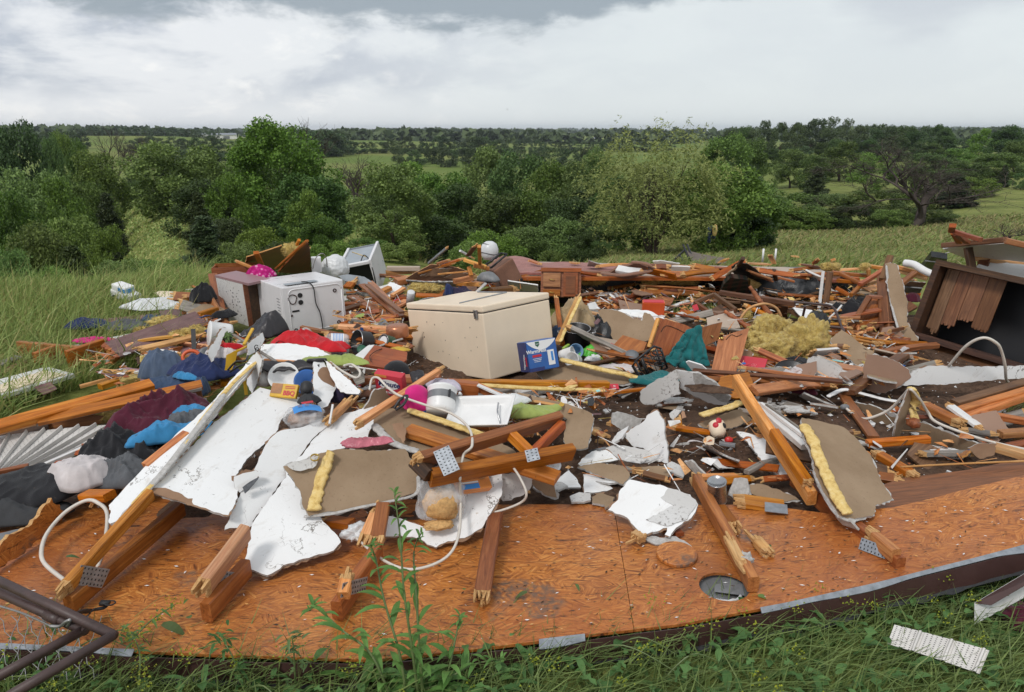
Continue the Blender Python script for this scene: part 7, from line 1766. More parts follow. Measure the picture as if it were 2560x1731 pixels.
for px_,py_,rz_,mt,lb in ((1432,880,10,'blue_plastic','pale blue plastic cup lying by stock pot'),(1402,892,70,'white_plastic','white bottle cap end beside the humidifier carton'),(1442,902,-30,'white_plastic','white-rimmed blue mug lying lowest in the group')):
    vessel(px_,py_,.25,[(0,0),(.045,0),(.05,.03),(.055,.10),(.058,.103),(.053,.103),(.048,.03),(0,.008)],[mt],lb,'plastic_cup','cup',rz_,70,0)
garment(1488,885,.24,.26,.14,.07,15,'green_plastic','bright green plastic bag right of the cups','plastic_bag',72,'bag',8)
garment(1485,900,.22,.14,.10,.08,0,'film_white','white and green wrapper under the green bag','wrapper',73,'wrapper',9)
board((1490,892,.24),(1530,908,.22),.03,.02,'lime_plastic','lime green plastic bar beside the wooden door','plastic_bar',cat='bar')
board((1408,872,.30),(1422,862,.31),.02,.015,'lime_plastic','short lime green stick above the cups','plastic_stick',cat='stick')
garment(1505,835,.22,.36,.40,.16,0,'black_film','shiny black bin bag behind the tan torn slab','bin_bag',74,'bag',6)
garment(1522,868,.26,.12,.07,.05,30,'cloth_red','red cloth scrap above the flat wooden door','red_scrap',75,'cloth')
sheet([(1495,780),(1508,772),(1545,778),(1580,795),(1605,802),(1610,782),(1625,785),(1640,805),(1625,850),(1590,858),(1538,856),(1520,825)],[(1520,830,.28),(1630,850,.28),(1545,776,.44)],'torn tan drywall slab standing behind the cabinet doors',PAPER,.013)
garment(1592,788,.38,.36,.16,.07,-20,'drywall_white','crumpled white paper sheet on the torn tan slab','paper_sheet',76,'paper',3)
rb = empty('red_box',at(1632,782,.30,-6,8,0),'orange-red carton lying behind the torn tan slab','carton')
MB().box((0,0,.05),(.20,.08,.12),bev=.006).build('carton',['plastic_orange'],rb)
MB().box((0,0,.112),(.18,.07,.004)).build('flap',['card_red'],rb)
sheet([(1478,815),(1496,796),(1512,812),(1488,822)],[(1478,818,.3),(1512,812,.3),(1496,796,.36)],'dull red vinyl scrap left of the torn tan slab',('linoleum_pink',) * 3,.006,.003,name='vinyl_scrap',cat='scrap')
door([(1505,893),(1557,838),(1617,856),(1592,919)],[(1505,893,.25),(1592,919,.22),(1557,838,.36)],'flat wooden cabinet door tilted before the torn slab')
door([(1612,884),(1646,794),(1712,812),(1760,835),(1735,855),(1650,895)],[(1612,884,.24),(1735,855,.28),(1646,794,.48)],'arched wooden cabinet door behind the teal jacket',[(1652,830),(1665,815),(1690,822),(1712,832),(1730,830)],(1640,818))
door([(1732,852),(1742,824),(1780,812),(1806,806),(1796,850),(1752,870)],[(1732,855,.27),(1796,850,.28),(1800,806,.42)],'plain wooden cabinet door right of the teal jacket',None,(1798,848))
door([(1778,928),(1796,848),(1830,833),(1873,820),(1857,885),(1840,930),(1808,938)],[(1778,928,.22),(1840,930,.22),(1860,822,.46)],'upright arched cabinet door left of the red packet',[(1815,850),(1828,838),(1842,842),(1855,836)],(1804,850))
board((1645,798,.47),(1622,870,.28),.03,.03,'wood_fresh','pale edge strip along the arched cabinet door','edge_strip',cat='trim')
ta,tb_,tc_,td = P(1712,832,.47),P(1750,812,.52),P(1648,918,.23),P(1772,926,.20); jc = (ta + tb_ + tc_ + td) / 4; m = MB()
def jf(u,v):
    p = ta.lerp(tb_,u).lerp(tc_.lerp(td,u),v ** .9); w = u * 11 + 3 * nz(u * 3,v * 2,5)
    return p - jc + Vector((.012 * nz(u * 6,v * 5),-.045 * v * (1 - abs(math.sin(w))) ** 1.5 - .02 * nz(u * 4,v * 6,2),.035 * math.sin(w * .7) * v + .02 * nz(u * 9,v * 9,8)))
m.quadsheet(jf,54,40); jk = props(m.build('teal_jacket',['cloth_teal'],None,Matrix.Translation(jc),True),'teal jacket draped over the cabinet door','jacket'); jk.modifiers.new('s','SOLIDIFY').thickness = .012
garment(1642,948,.22,.36,.22,.06,15,'cloth_teal','wet teal cloth lying below the black crate','teal_cloth',79,'cloth',8)
ck = empty('plastic_crate',Matrix.Translation(P(1620,930,.22)),'black slotted plastic crate end standing by the teal jacket','crate')
ci = ck.matrix_basis.inverted(); pl = PL((1600,930,.24),(1665,925,.22),(1630,868,.40))
q = lambda px,py: PP(px,py,pl)
for a,b in (((1590,902),(1635,866)),((1635,866),(1652,872)),((1652,872),(1668,920)),((1590,902),(1612,948)),((1612,948),(1668,920)),((1604,897),(1620,940)),((1640,872),(1655,922))): MB().tube([q(*a),q(*b)],.008,6).build('rim',['black_plastic'],ck,ci,True)
for k in range(4): MB().tube([q(1606 + k * 9,892 - k * 6),q(1624 + k * 9,938 - k * 5)],.003,4).build('bar',['black_plastic'],ck,ci,True)
for k in range(3):
    c = q(1643 + k * 3,882 + k * 14); MB().tube([c + Vector((.035 * math.cos(a),.004 * math.sin(a),.014 * math.sin(a))) for a in np.linspace(0,6.28,12)],.006,5).build('slot_ring',['black_plastic'],ck,ci,True)
MB().tube([q(1590,902),q(1582,915),q(1600,945),q(1612,958)],.012,6).build('corner',['black_plastic'],ck,ci,True)
vessel(1580,888,.29,[(0,0),(.045,0),(.048,.004),(.05,.008),(0,.006)],['grey_plastic'],'small grey jar lid lying on the flat door','jar_cover','lid',0,25,0)
bead(None,[(1400,898,.30),(1450,910,.29),(1510,925,.27),(1560,935,.25),(1598,946,.23)],.030,'foam_yellow','foam_strip',.6)['label'] = 'long yellow foam strip below cups and doors'; COL.objects[-1]['category'] = 'foam'
garment(1535,925,.20,.40,.18,.05,-10,'cloth_white','white cloth peeking out under the long foam strip','white_cloth',81,'cloth')
sheet([(1715,905),(1722,902),(1755,912),(1775,930),(1768,934),(1730,926)],[(1715,910,.28),(1770,932,.22),(1755,908,.30)],'curved white plastic shell below the teal jacket',('white_plastic',) * 3,.012,0,warp=.02,name='plastic_shell',cat='shell')
board((1738,930,.22),(1810,942,.20),.05,.02,'wood_red','reddish board end under the white plastic shell')
pk = empty('red_packet',at(1880,908,.24,-28,24,0),'red printed snack packet with dirt specks','packet')
MB().box((0,0,0),(.20,.12,.02),bev=.008).build('pouch',['card_red'],pk)
for k in range(3): textobj('- - - -',.016,'ink_white',pk,Matrix.Translation((.02,-.02 - k * .015,.012)),name='small_print')
sheet([(1852,882),(1868,875),(1884,882),(1880,896),(1858,900)],[(1852,895,.24),(1884,885,.26),(1868,875,.29)],'white speckled paper above the red packet',th=.004,name='paper_scrap',cat='paper')
ad = empty('adapter_box',at(1915,945,.18,-6,6,0),'grey electrical adapter with a white cord on soil','adapter')
MB().box((0,0,.025),(.11,.06,.05),bev=.006).build('case',['grey_plastic'],ad)
MB().tube(spline([(-.05,0,.03),(-.085,-.01,.04),(-.10,-.04,.02),(-.07,-.06,.01)],5),.006,6).build('cord',['cord_white'],ad,None,True)
MB().box((0,0,.03),(.012,.064,.054)).build('tie',['cord_black'],ad)
for px_,py_,lb in ((1855,938,'black plastic bar left of the adapter'),(1885,930,'small black case behind the adapter')): MB_ = MB(); MB_.box((0,0,.02),(.10,.035,.035),bev=.006); props(MB_.build('black_case',['black_plastic'],None,at(px_,py_,.15,-20,10,0)),lb,'case')
cp = empty('chip_packet',at(1898,962,.16,-8,28,0),'small orange and yellow chip packet on the soil','packet')
m = MB(); m.quadsheet(lambda u,v: Vector(((u - .5) * .13,(v - .5) * .075,.016 * math.sin(math.pi * u) ** .5 * math.sin(math.pi * v) ** .5)),12,8); m.build('pouch',['plastic_orange'],cp,None,True)
m = MB(); m.quadsheet(lambda u,v: Vector((-.022 + (u - .5) * .06,.006 + (v - .5) * .05,.0175)),4,4); m.build('yellow_panel',['card_yellow'],cp)
textobj('HOT',.02,'ink_black',cp,Matrix.Translation((-.03,.014,.019)),bold=.0008)
fp = empty('frying_pan',at(1978,940,.17,-30,30,10),'black frying pan tilted on the soil with crumpled paper','frying pan')
MB().lathe([(0,0),(.10,0),(.125,.03),(.128,.032),(.122,.03),(.098,.006),(0,.006)],34).build('pan',['black_plastic'],fp,None,True)
MB().lathe([(.126,.031),(.130,.033),(.126,.036)],34).build('rim',['wire_metal'],fp,None,True)
clump(1990,938,.22,.08,.05,.05,0,'crumpled whitish paper in the frying pan','cloth_white','crumpled_paper',82,4,'paper',1.2)
garment(1995,905,.22,.26,.10,.06,-10,'cloth_black','black belt-like cloth above the frying pan','black_cloth',83,'cloth')
garment(2010,982,.14,.18,.10,.06,-20,'cloth_maroon','dark red glossy bag scrap right of chip packet','bag_scrap',84,'scrap')
vs_ = empty('painted_vase',at(1798,1092,.14,30,-40,15),'cream jug painted with red and black patches','jug')
MB().lathe([(0,0),(.03,0),(.045,.02),(.052,.055),(.045,.09),(.03,.10),(.027,.098),(.038,.085),(.045,.055),(.0,.01)],24).build('body',['enamel_cream'],vs_,None,True)
for a,z_,mt in ((-1.2,.055,'ink_black'),(-2.4,.06,'ink_red'),(-1.9,.085,'ink_red')):
    c = Vector((.051 * math.cos(a),.051 * math.sin(a),z_)); MB().lathe([(0,.004),(.012,.003),(.018,-.002)],12,mw=frame(c,(-math.sin(a),math.cos(a),0),(math.cos(a),math.sin(a),0))).build('painted_patch',[mt],vs_,None,True)
clump(1822,1100,.14,.025,.02,.02,0,'dull red rubber toy bit beside the painted jug','plastic_red','red_toy',5,3,'toy',.5)
sheet([(1756,1100),(1772,1090),(1786,1096),(1784,1112),(1765,1114)],[(1756,1110,.12),(1786,1100,.15),(1772,1090,.17)],'cream broken crockery piece below the painted jug',('enamel_cream',) * 3,.006,.003,name='crockery_shard',cat='crockery')
bead(None,[(1708,1118,.13),(1722,1104,.17),(1738,1102,.17),(1756,1106,.15)],.008,'cloth_white','crockery_piece',.7)['label'] = 'curved crockery handle lying on the soil'; COL.objects[-1]['category'] = 'crockery'
board((1798,1108,.13),(1838,1114,.13),.03,.018,'grey_plastic','grey plastic lighter-like tube below the jug','plastic_tube',cat='tube')
so = empty('sandal',at(1874,1038,.16,-28,8,0),'tan sandal sole with blue strap on the soil','sandal')
MB().box((0,0,.02),(.15,.05,.018),bev=.008).build('sole',['panel_tan'],so)
MB().box((.055,-.015,.0),(.06,.05,.05),bev=.012).build('strap',['card_blue'],so)
st = empty('steel_can',at(1793,1252,.17,12,8,-10),'shiny bare steel can on the deck edge','can')
MB().lathe([(0,0),(.042,0),(.044,.003),(.044,.115),(.046,.118),(.042,.118),(.040,.112),(0,.110)],30).build('body',['steel'],st,None,True)
for z_ in (.004,.113): MB().lathe([(.0445,z_ - .002),(.047,z_),(.0445,z_ + .002)],30).build('rim',['steel'],st,None,True)
board((1888,1012,.34),(2012,1118,.28),.045,.035,'white_trim','white window track lying on the long chord','window_track',cat='trim')
board((1902,1010,.36),(2008,1090,.32),.02,.02,'white_trim','thin white upper rail of the window track','window_rail',cat='trim')
board((1915,1012,.37),(2014,1082,.33),.012,.012,'grey_wood','thin grey rail behind the window track','window_rail',cat='trim')
for a,b,lb in [((1670,1068,.14),(1776,1082,.15),'orange lath running into the painted jug'),((1690,1034,.2),(1698,1072,.13),'short upright orange stub above the orange lath'),((1475,1075,.14),(1525,1096,.12),'orange splinter right of the tan elbow slab'),((1488,1098,.12),(1510,1102,.11),'small red chip right of the tan elbow slab'),((1462,1000,.2),(1490,1020,.16),'orange block stub above the elbow slab'),((1506,1056,.18),(1560,1062,.17),'thin pale lath under the gypsum chunk')]:
    board(a,b,.045,.025,'wood_orange',lb,e1=True,e2=('splinter' in lb))
for px_,py_,w_,lb in ((1905,1005,.5,'layered grey drywall rubble above the window track'),(1985,1012,.42,'layered brown drywall rubble right of the foam strip'),(1680,1000,.4,'dark wet board rubble under the grey flap')):
    for k in range(4):
        a = RS.uniform(-14,8)
        board((px_ - w_ * 90 + RS.uniform(-20,20),py_ + RS.uniform(-12,14),.12 + .02 * k),(px_ + w_ * 90 + RS.uniform(-20,20),py_ + RS.uniform(-4,26),.12 + .02 * k),RS.uniform(.05,.14),.012,['grey_wood','drywall_paper','wood_brown','gypsum'][k],lb,'rubble_strip',cat='rubble',e1=True,e2=True,group=lb,end='gypsum')

# -- far right furniture wreck
sheet([(1828,668),(1850,652),(1872,664),(1936,690),(1926,706),(1862,702),(1840,690)],[(1840,695,.36),(1930,700,.34),(1852,652,.66)],'torn dark grey tarpaulin on the torn floor',('black_film',) * 3,.006,.006,warp=.06,name='dark_tarpaulin',cat='tarpaulin')
board((1846,664,.62),(1858,646,.76),.035,.03,'wood_dark','dark stub sticking out of the tarpaulin')
cord([(1816,690,.46),(1826,680,.52),(1838,672,.58),(1842,664,.62)],.014,'cloth_tan','pale twisted cloth on the tarpaulin edge','twisted_cloth','cloth')
for a,b,lb in (((1868,676,.52),(1928,698,.42),'upper red-brown slat lying on the tarpaulin'),((1880,684,.48),(1930,704,.38),'lower red-brown slat lying on the tarpaulin'),((1945,694,.40),(1985,704,.36),'red-brown slat right of the tarpaulin')): board(a,b,.05,.02,'cabinet_wood',lb,'wooden_batten',cat='slat')
board((1934,676,.5),(1940,700,.38),.04,.03,'wood_dark','dark upright stub by the white basket')
vessel(1920,690,.38,[(.055,0),(.065,.03),(.06,.055),(.055,.06)],['white_plastic'],'white slotted plastic basket on the torn floor','plastic_basket','basket',0,50,0)
sheet([(1800,728),(1808,700),(1824,682),(1868,692),(1872,722),(1866,732)],[(1800,730,.22),(1868,732,.20),(1850,686,.48)],'plaid chair back lying before the tarpaulin',('cloth_plaid',) * 3,.05,0,warp=.02,name='plaid_chair',cat='chair')
sheet([(1868,720),(1870,694),(1898,706),(1890,716)],[(1868,722,.26),(1895,712,.28),(1872,694,.42)],'cream foam wedge beside the plaid chair back',('foam_yellow',) * 3,.04,.004,name='foam_wedge',cat='foam')
garment(1980,735,.18,.90,.34,.26,-4,'black_film','long black plastic-wrapped bundle right of centre','plastic_bundle',90,'bundle',3,n=44)
board((2058,678,.56),(2048,770,.20),.03,.02,'white_trim','white strip nailed to the brown post','white_strip',cat='trim')
board((2075,680,.56),(2062,775,.18),.06,.05,'wood_brown','dark brown post standing right of the black bundle')
# fallen dresser frame
fd = empty('dresser_frame',Matrix.Translation(P(1890,770,.2)),'brown open dresser frame lying in front of the black bundle','dresser')
board((1800,732,.34),(1988,760,.32),.05,.05,'wood_brown',None,'rail',parent=fd)
board((1800,730,.34),(1798,776,.16),.04,.05,'wood_brown',None,'post',parent=fd)
sheet([(1806,742),(1870,752),(1970,766),(1968,800),(1880,798),(1806,780)],[(1806,780,.12),(1968,800,.10),(1970,766,.28)],None,('wood_brown',) * 3,.012,.003,warp=0,parent=fd,name='panel')
board((1816,755,.28),(1850,756,.28),.05,.02,'wood_brown',None,'cleat',parent=fd)
board((1972,776,.24),(2010,795,.20),.04,.04,'wood_brown',None,'rail',parent=fd); board((1972,778,.24),(2040,770,.26),.04,.04,'wood_brown',None,'rail',parent=fd)
wf = empty('open_frame',Matrix.Translation(P(1790,765,.3)),'empty brown rectangular frame leaning left of the dresser frame','frame')
for a,b in (((1737,757,.28),(1785,737,.36)),((1785,737,.36),(1840,776,.30)),((1840,776,.30),(1790,793,.22)),((1790,793,.22),(1737,757,.28))): board(a,b,.035,.04,'wood_brown',None,'rail',parent=wf)
for a,b,w_,lb in (((1740,768,.22),(1850,832,.14),.10,'long brown drawer side below the empty frame'),((1785,772,.22),(1862,822,.16),.16,'wide brown drawer bottom beside the long drawer side'),((1850,782,.24),(1900,818,.18),.05,'brown drawer rail by the wicker hoop')): board(a,b,w_,.02,'wood_brown',lb,'drawer_board',roll=25)
def turned(a,b,label):
    A,B = P(*a),P(*b); L = (B - A).length
    prof = [(0,0),(.014,0),(.018,.03 * L),(.014,.10 * L),(.022,.2 * L),(.02,.45 * L),(.028,.48 * L),(.018,.52 * L),(.028,.56 * L),(.02,.62 * L),(.03,.8 * L),(.034,.9 * L),(.03,L),(0,L)]
    mw = frame(A,B - A) @ Matrix.Rotation(R(90),4,'Y')
    return props(MB().lathe(prof,16).build('turned_leg',['wood_red'],None,mw,True),label,'furniture leg')
turned((1874,716,.50),(1928,794,.22),'turned wooden furniture leg standing above the insulation'); turned((1811,778,.34),(1884,828,.20),'turned wooden furniture leg lying left of the insulation')
turned((2108,834,.26),(2062,838,.24),'stubby turned leg lying beside the metal chair')
cord([(1846,822,.18),(1850,800,.26),(1872,772,.36),(1910,760,.40),(1940,770,.36),(1953,792,.28)],.012,'wood_fresh','bent wicker hoop above the insulation','wicker_hoop','hoop',n=8)
clump(1868,790,.26,.04,.02,.07,0,'wisp of insulation hanging on the wicker hoop',seed=71,sub=3)
garment(1905,800,.20,.18,.10,.06,0,'clear_film','clear plastic tub lid under the wicker hoop','plastic_cover',91,'lid',2)
clump(1925,845,.22,.25,.15,.17,25,'large tan-yellow insulation roll beside the cabinet doors',seed=73,sub=5)
clump(1945,880,.16,.23,.14,.16,15,'dirty yellow insulation batt nearest us in the pile',seed=74,sub=5)
clump(1925,812,.34,.10,.08,.08,0,'pale insulation tuft on top of the pile',seed=75,sub=4)
clump(2020,862,.20,.19,.15,.21,0,'yellow insulation lump with black facing at pile\'s right',seed=76,sub=5)
clump(2042,832,.20,.11,.10,.17,0,'black-faced insulation edge right of the pile','tar_felt','insulation_facing',77,4)
mc = empty('metal_chair',Matrix.Translation(P(2060,800,.3)),'brown tubular metal chair frame behind the insulation pile','chair')
mi_ = mc.matrix_basis.inverted()
for pts in ([(1985,756,.40),(2040,760,.40),(2072,764,.40),(2088,776,.38),(2103,815,.30),(2110,830,.28),(2104,850,.22),(2092,890,.12)],[(2013,766,.38),(2007,792,.26)],[(2056,816,.30),(2100,820,.30),(2108,830,.28)],[(2030,800,.3),(2050,790,.34),(2066,806,.3)],[(2068,850,.2),(2078,870,.16),(2070,900,.1)]):
    MB().tube(spline([P(*p) for p in pts],5),.011,8).build('tube',['iron_brown'],mc,mi_,True)
cord([(2062,806,.3),(2090,780,.36),(2104,764,.40)],.009,'white_trim','white rod leaning across the metal chair','white_rod','rod')
garment(2130,790,.20,.40,.34,.30,10,'cloth_black','black curtain heap right of the metal chair','black_curtain',93,'cloth',4,n=40)
rc2 = empty('red_cabinet',Matrix.Translation(P(2190,800,.25)),'red-brown cabinet box lying open behind the drywall strip','cabinet')
sheet([(2124,828),(2176,744),(2236,746),(2254,844)],[(2124,828,.16),(2254,844,.16),(2176,744,.40)],None,('cabinet_wood','wood_brown','cabinet_side'),.015,0,warp=0,parent=rc2,name='back_panel')
board((2122,828,.19),(2174,742,.43),.05,.03,'cabinet_side',None,'side',parent=rc2); board((2122,830,.18),(2256,846,.18),.05,.04,'cabinet_side',None,'side',parent=rc2); board((2172,742,.43),(2238,746,.43),.05,.03,'cabinet_side',None,'side',parent=rc2)
board((2206,690,.58),(2216,834,.20),.10,.05,'wood_brown','tall dark red board standing in the red-brown cabinet',roll=50)
board((2226,642,.74),(2206,700,.56),.06,.04,'wood_brown','dark board end rising above the drywall strip')
st_ = sheet([(2214,658),(2241,660),(2251,691),(2269,758),(2267,805),(2296,848),(2284,862),(2259,854),(2241,811),(2224,742)],[(2241,811,.28),(2290,850,.20),(2228,660,.72)],'tall narrow brown drywall strip leaning beside the dark dresser',PAPER,.013)
bead(st_,[(2216,664,.71),(2222,720,.53),(2236,790,.34),(2256,850,.20)],.010,'gypsum','torn_edge',.9)
for a,b,w_,mt,lb in [((2100,684,.50),(2152,710,.42),.05,'wood_red','red stud sloping down from the brown post'),((2150,712,.44),(2212,674,.56),.05,'wood_red','red stud rising to the drywall strip'),((2095,702,.44),(2150,706,.42),.06,'wood_orange','orange stud level behind the black curtain'),((2128,738,.36),(2160,706,.44),.04,'wood_red','short red stud beside the black curtain'),((2160,664,.56),(2214,672,.56),.06,'wood_orange','orange foam-coated stud near the meadow'),((2080,682,.48),(2170,690,.46),.06,'wood_red','long red rail at the floor\'s right end'),((2090,720,.36),(2122,738,.30),.05,'wood_orange','orange brace below the long red rail'),((2170,664,.58),(2172,690,.48),.03,'wood_orange','splintered orange chip standing on the red rail'),((2250,712,.46),(2288,682,.56),.06,'wood_red','red stud between drywall strip and dark dresser'),((2243,668,.56),(2320,688,.52),.05,'wood_fresh','pale foam-coated rail above the white paper'),((2248,678,.52),(2318,698,.48),.04,'wood_fresh','second pale rail below the first'),((2050,742,.30),(2085,746,.30),.06,'wood_orange','orange block behind the black bundle end'),((2062,760,.26),(2084,790,.2),.05,'wood_red','red splinter under the metal chair'),((2160,712,.42),(2190,704,.42),.05,'wood_fresh','pale stick behind the red-brown cabinet'),((2052,700,.40),(2090,700,.40),.16,'cabinet_side','dark red drawer front by the brown post')]:
    board(a,b,w_,.035,mt,lb,e1=('splinter' in lb or 'stick' in lb))
clump(2163,668,.56,.05,.04,.05,0,'yellow insulation scrap at the end of the orange stud',seed=81,sub=3)
sheet([(2100,692),(2112,686),(2150,706),(2170,716),(2140,718)],[(2100,695,.42),(2170,716,.38),(2112,686,.48)],'grey vinyl sheet scrap among the red studs',('grey_plastic',) * 3,.006,.003,name='vinyl_sheet',cat='scrap')
sheet([(2256,712),(2276,703),(2314,706),(2308,718),(2270,718)],[(2256,714,.42),(2310,716,.42),(2290,703,.48)],'white torn sheet left of the dark dresser',th=.008,name='white_sheet',cat='panel')
sheet([(2254,716),(2306,720),(2300,732),(2262,730)],[(2254,718,.40),(2306,722,.40),(2280,732,.32)],'grey panel under the white torn sheet',('grey_plastic',) * 3,.01,.003,name='grey_sheet',cat='panel')
garment(2280,752,.28,.16,.14,.16,0,'cloth_maroon','maroon cushion wedged left of the dark dresser','maroon_cushion',95,'cushion',1)
props(MB().tube(spline([P(2262,658,.62),P(2285,662,.62),P(2312,678,.58),P(2345,692,.54)],5),.036,14).build('white_pipe',['white_plastic'],None,None,True),'thick white plastic pipe above the dark dresser','pipe')
sheet([(2300,664),(2328,628),(2368,634),(2360,668)],[(2300,666,.50),(2360,668,.50),(2345,630,.72)],'black panelled suitcase behind the white pipe',('black_film',) * 3,.06,0,warp=0,name='black_suitcase',cat='suitcase')
board((2312,652,.62),(2340,655,.62),.012,.01,'grey_plastic','grey handle bar on the black suitcase','grip_bar',cat='handle')
# roof corner behind the dresser
rf = empty('roof_corner',Matrix.Translation(P(2450,620,.7)),'broken roof corner with white soffit and brown fascia','roof')
sheet([(2358,618),(2400,612),(2520,603),(2570,612),(2640,640),(2640,660),(2520,646),(2410,640)],[(2358,620,.80),(2640,655,.74),(2520,603,.98)],None,('white_trim',) * 3,.02,.002,warp=0,parent=rf,name='soffit')
board((2358,614,.84),(2514,600,1.0),.05,.05,'wood_brown',None,'fascia',parent=rf); board((2514,602,1.0),(2640,632,.92),.06,.05,'wood_orange',None,'fascia',parent=rf); board((2420,645,.70),(2640,668,.66),.06,.04,'wood_fresh',None,'rail',parent=rf)
sheet([(2440,668),(2460,650),(2640,672),(2640,730),(2560,700)],[(2440,668,.62),(2640,720,.50),(2640,672,.66)],None,('drywall_white','drywall_paper','gypsum'),.012,.004,parent=rf,name='ceiling')
board((2430,672,.68),(2420,620,.86),.08,.04,'wood_dark',None,'strut',parent=rf); board((2458,672,.60),(2460,648,.70),.10,.06,'wood_brown',None,'strut',parent=rf)
tr2 = empty('roof_truss',Matrix.Translation(P(2400,595,1.0)),'small triangular orange truss tip poking above roof corner','truss')
for a,b in (((2380,578,1.06),(2452,600,1.02)),((2382,564,1.14),(2378,578,1.06)),((2384,582,1.04),(2398,606,.92)),((2392,586,1.04),(2418,606,.94))): board(a,b,.05,.035,'wood_red',None,'chord',parent=tr2)
cord([(2362,634,.70),(2400,626,.78),(2450,618,.86)],.005,'cord_white','thin pale cable along the white soffit')
# -- right, in front of the dresser
sheet([(2075,852),(2103,824),(2168,872),(2200,891),(2185,905),(2158,928),(2095,876)],[(2075,852,.30),(2158,928,.16),(2200,891,.24)],'long tan drywall board sloping below the black curtain',PAPER,.012)
sheet([(2168,886),(2195,888),(2240,904),(2274,926),(2278,943),(2255,963),(2212,984),(2190,984),(2153,963),(2158,928)],[(2168,886,.42),(2278,940,.34),(2195,984,.18)],'smooth brown wallboard piece with white chipped rim',BROWN,.012)
sheet([(2258,964),(2284,928),(2320,916),(2440,918),(2640,914),(2640,942),(2471,952),(2374,960)],[(2258,964,.20),(2640,942,.26),(2640,914,.34)],'long clean white drywall strip across the right edge',warp=.006)
sheet([(2012,926),(2022,896),(2056,898),(2112,928),(2134,950),(2152,972),(2080,956)],[(2012,928,.24),(2152,972,.17),(2056,898,.34)],'grey tan drywall tongue left of the brown wallboard',('drywall_dirty','drywall_paper','gypsum'))
sheet([(2000,988),(2010,980),(2055,1000),(2090,1012),(2040,1008)],[(2000,988,.14),(2090,1012,.12),(2050,996,.16)],'small tan drywall tongue on the soil by the red bag scrap',PAPER)
bead(None,[(2068,992,.18),(2110,974,.22),(2160,985,.20),(2210,998,.19),(2250,1004,.18)],.018,'drywall_white','drywall_sliver',.6)['label'] = 'wavy white drywall sliver before the brown wallboard'; COL.objects[-1]['category'] = 'drywall'
cord([(2372,915,.34),(2415,866,.52),(2458,845,.60),(2493,860,.56),(2506,886,.48),(2513,918,.38),(2516,950,.26),(2530,965,.16)],.010,'cord_white','white cable arching up before the dark dresser')
v1_ = sheet([(2268,975),(2280,968),(2272,1010),(2250,1070),(2242,1092),(2230,1090),(2236,1055)],[(2232,1090,.14),(2262,1060,.18),(2274,970,.44)],'white drywall leg of the upright V-shaped fragment')
bead(None,[(2280,970,.45),(2290,1000,.36),(2284,1030,.28),(2294,1058,.22)],.030,'foam_yellow','foam_strip',.8)['label'] = 'yellow foam lump on the V-shaped fragment'; COL.objects[-1]['category'] = 'foam'
clump(2284,1058,.24,.04,.04,.03,0,'rusty brown knot in the yellow foam lump','wood_red','wood_knot',3,3,'wood')
cord([(2116,1022,.17),(2140,1040,.15),(2168,1047,.16),(2222,1026,.24),(2255,993,.36),(2276,974,.44),(2298,997,.38),(2320,1032,.26),(2341,1056,.22),(2417,1086,.20),(2490,1108,.18),(2640,1140,.18)],.009,'cord_white','thick white cable snaking across the right rubble')
clump(2112,1018,.17,.03,.02,.02,0,'grey cable plug lying on the red board','grey_plastic','cable_plug',4,3,'plug',.3)
board((2108,988,.17),(2184,1094,.13),.07,.02,'cabinet_wood','flat red board lying on the soil at right')
sheet([(2140,1004),(2180,1012),(2250,1040),(2310,1055),(2400,1092),(2450,1108),(2484,1120),(2440,1140),(2350,1112),(2300,1100),(2240,1098),(2190,1060)],[(2140,1006,.16),(2470,1130,.16),(2310,1055,.20)],'long mud-speckled white drywall sheet at right',DIRTY)
sheet([(2420,1120),(2455,1108),(2492,1110),(2486,1138),(2450,1148)],[(2420,1122,.19),(2490,1138,.17),(2470,1108,.23)],'crumpled brown drywall paper at the end of long sheet',('paper_torn','gypsum','gypsum'),.01)
for a,b,w_,t_,mt,lb,ee in [((2386,1010,.22),(2640,935,.34),.07,.04,'wood_brown','uppermost dark stud entering from the right edge',0),((2396,1028,.20),(2640,956,.32),.06,.04,'wood_orange','middle orange stud entering from the right edge',0),((2410,1046,.18),(2640,965,.30),.05,.045,'wood_orange','lower orange stud entering from the right edge',0),((2298,1008,.20),(2406,1062,.19),.07,.05,'wood_orange','splintered orange stud right of the V-shaped fragment',True),((2360,1004,.26),(2462,1078,.18),.06,.02,'white_trim','white painted slat lying over the orange studs',True),((2450,1034,.20),(2640,1068,.20),.05,.04,'wood_orange','orange stud crossing below the white slat',0),((2396,1072,.17),(2502,1088,.18),.05,.02,'grey_wood','grey split slat below the white slat',True),((2500,1086,.18),(2640,1076,.2),.06,.04,'wood_orange','orange stud end at the right edge',0),((2520,1120,.14),(2640,1096,.18),.06,.04,'wood_red','red stud end low at the right edge',0),((2168,1110,.15),(2322,1098,.18),.05,.04,'wood_orange','orange stud right of the leaning brown slab',0),((2180,1128,.18),(2296,1196,.15),.06,.04,'wood_red','split red stud on the soil behind the raised deck',True),((2486,1118,.20),(2640,1162,.18),.06,.045,'wood_fresh','pale stud with foam end at lower right',0),((2230,1180,.14),(2262,1200,.13),.06,.03,'wood_red','short red stub under the split red stud',True)]:
    board(a,b,w_,t_,mt,lb,e1=ee,e2=ee)
cord([(2252,1168,.18),(2400,1160,.2),(2640,1150,.22)],.006,'wood_fresh','thin pale rod crossing the soil at right','thin_rod','rod')
sheet([(2500,1040),(2545,1030),(2550,1050),(2520,1062)],[(2500,1042,.14),(2550,1050,.14),(2545,1030,.17)],'white drywall scrap among the orange studs at right')
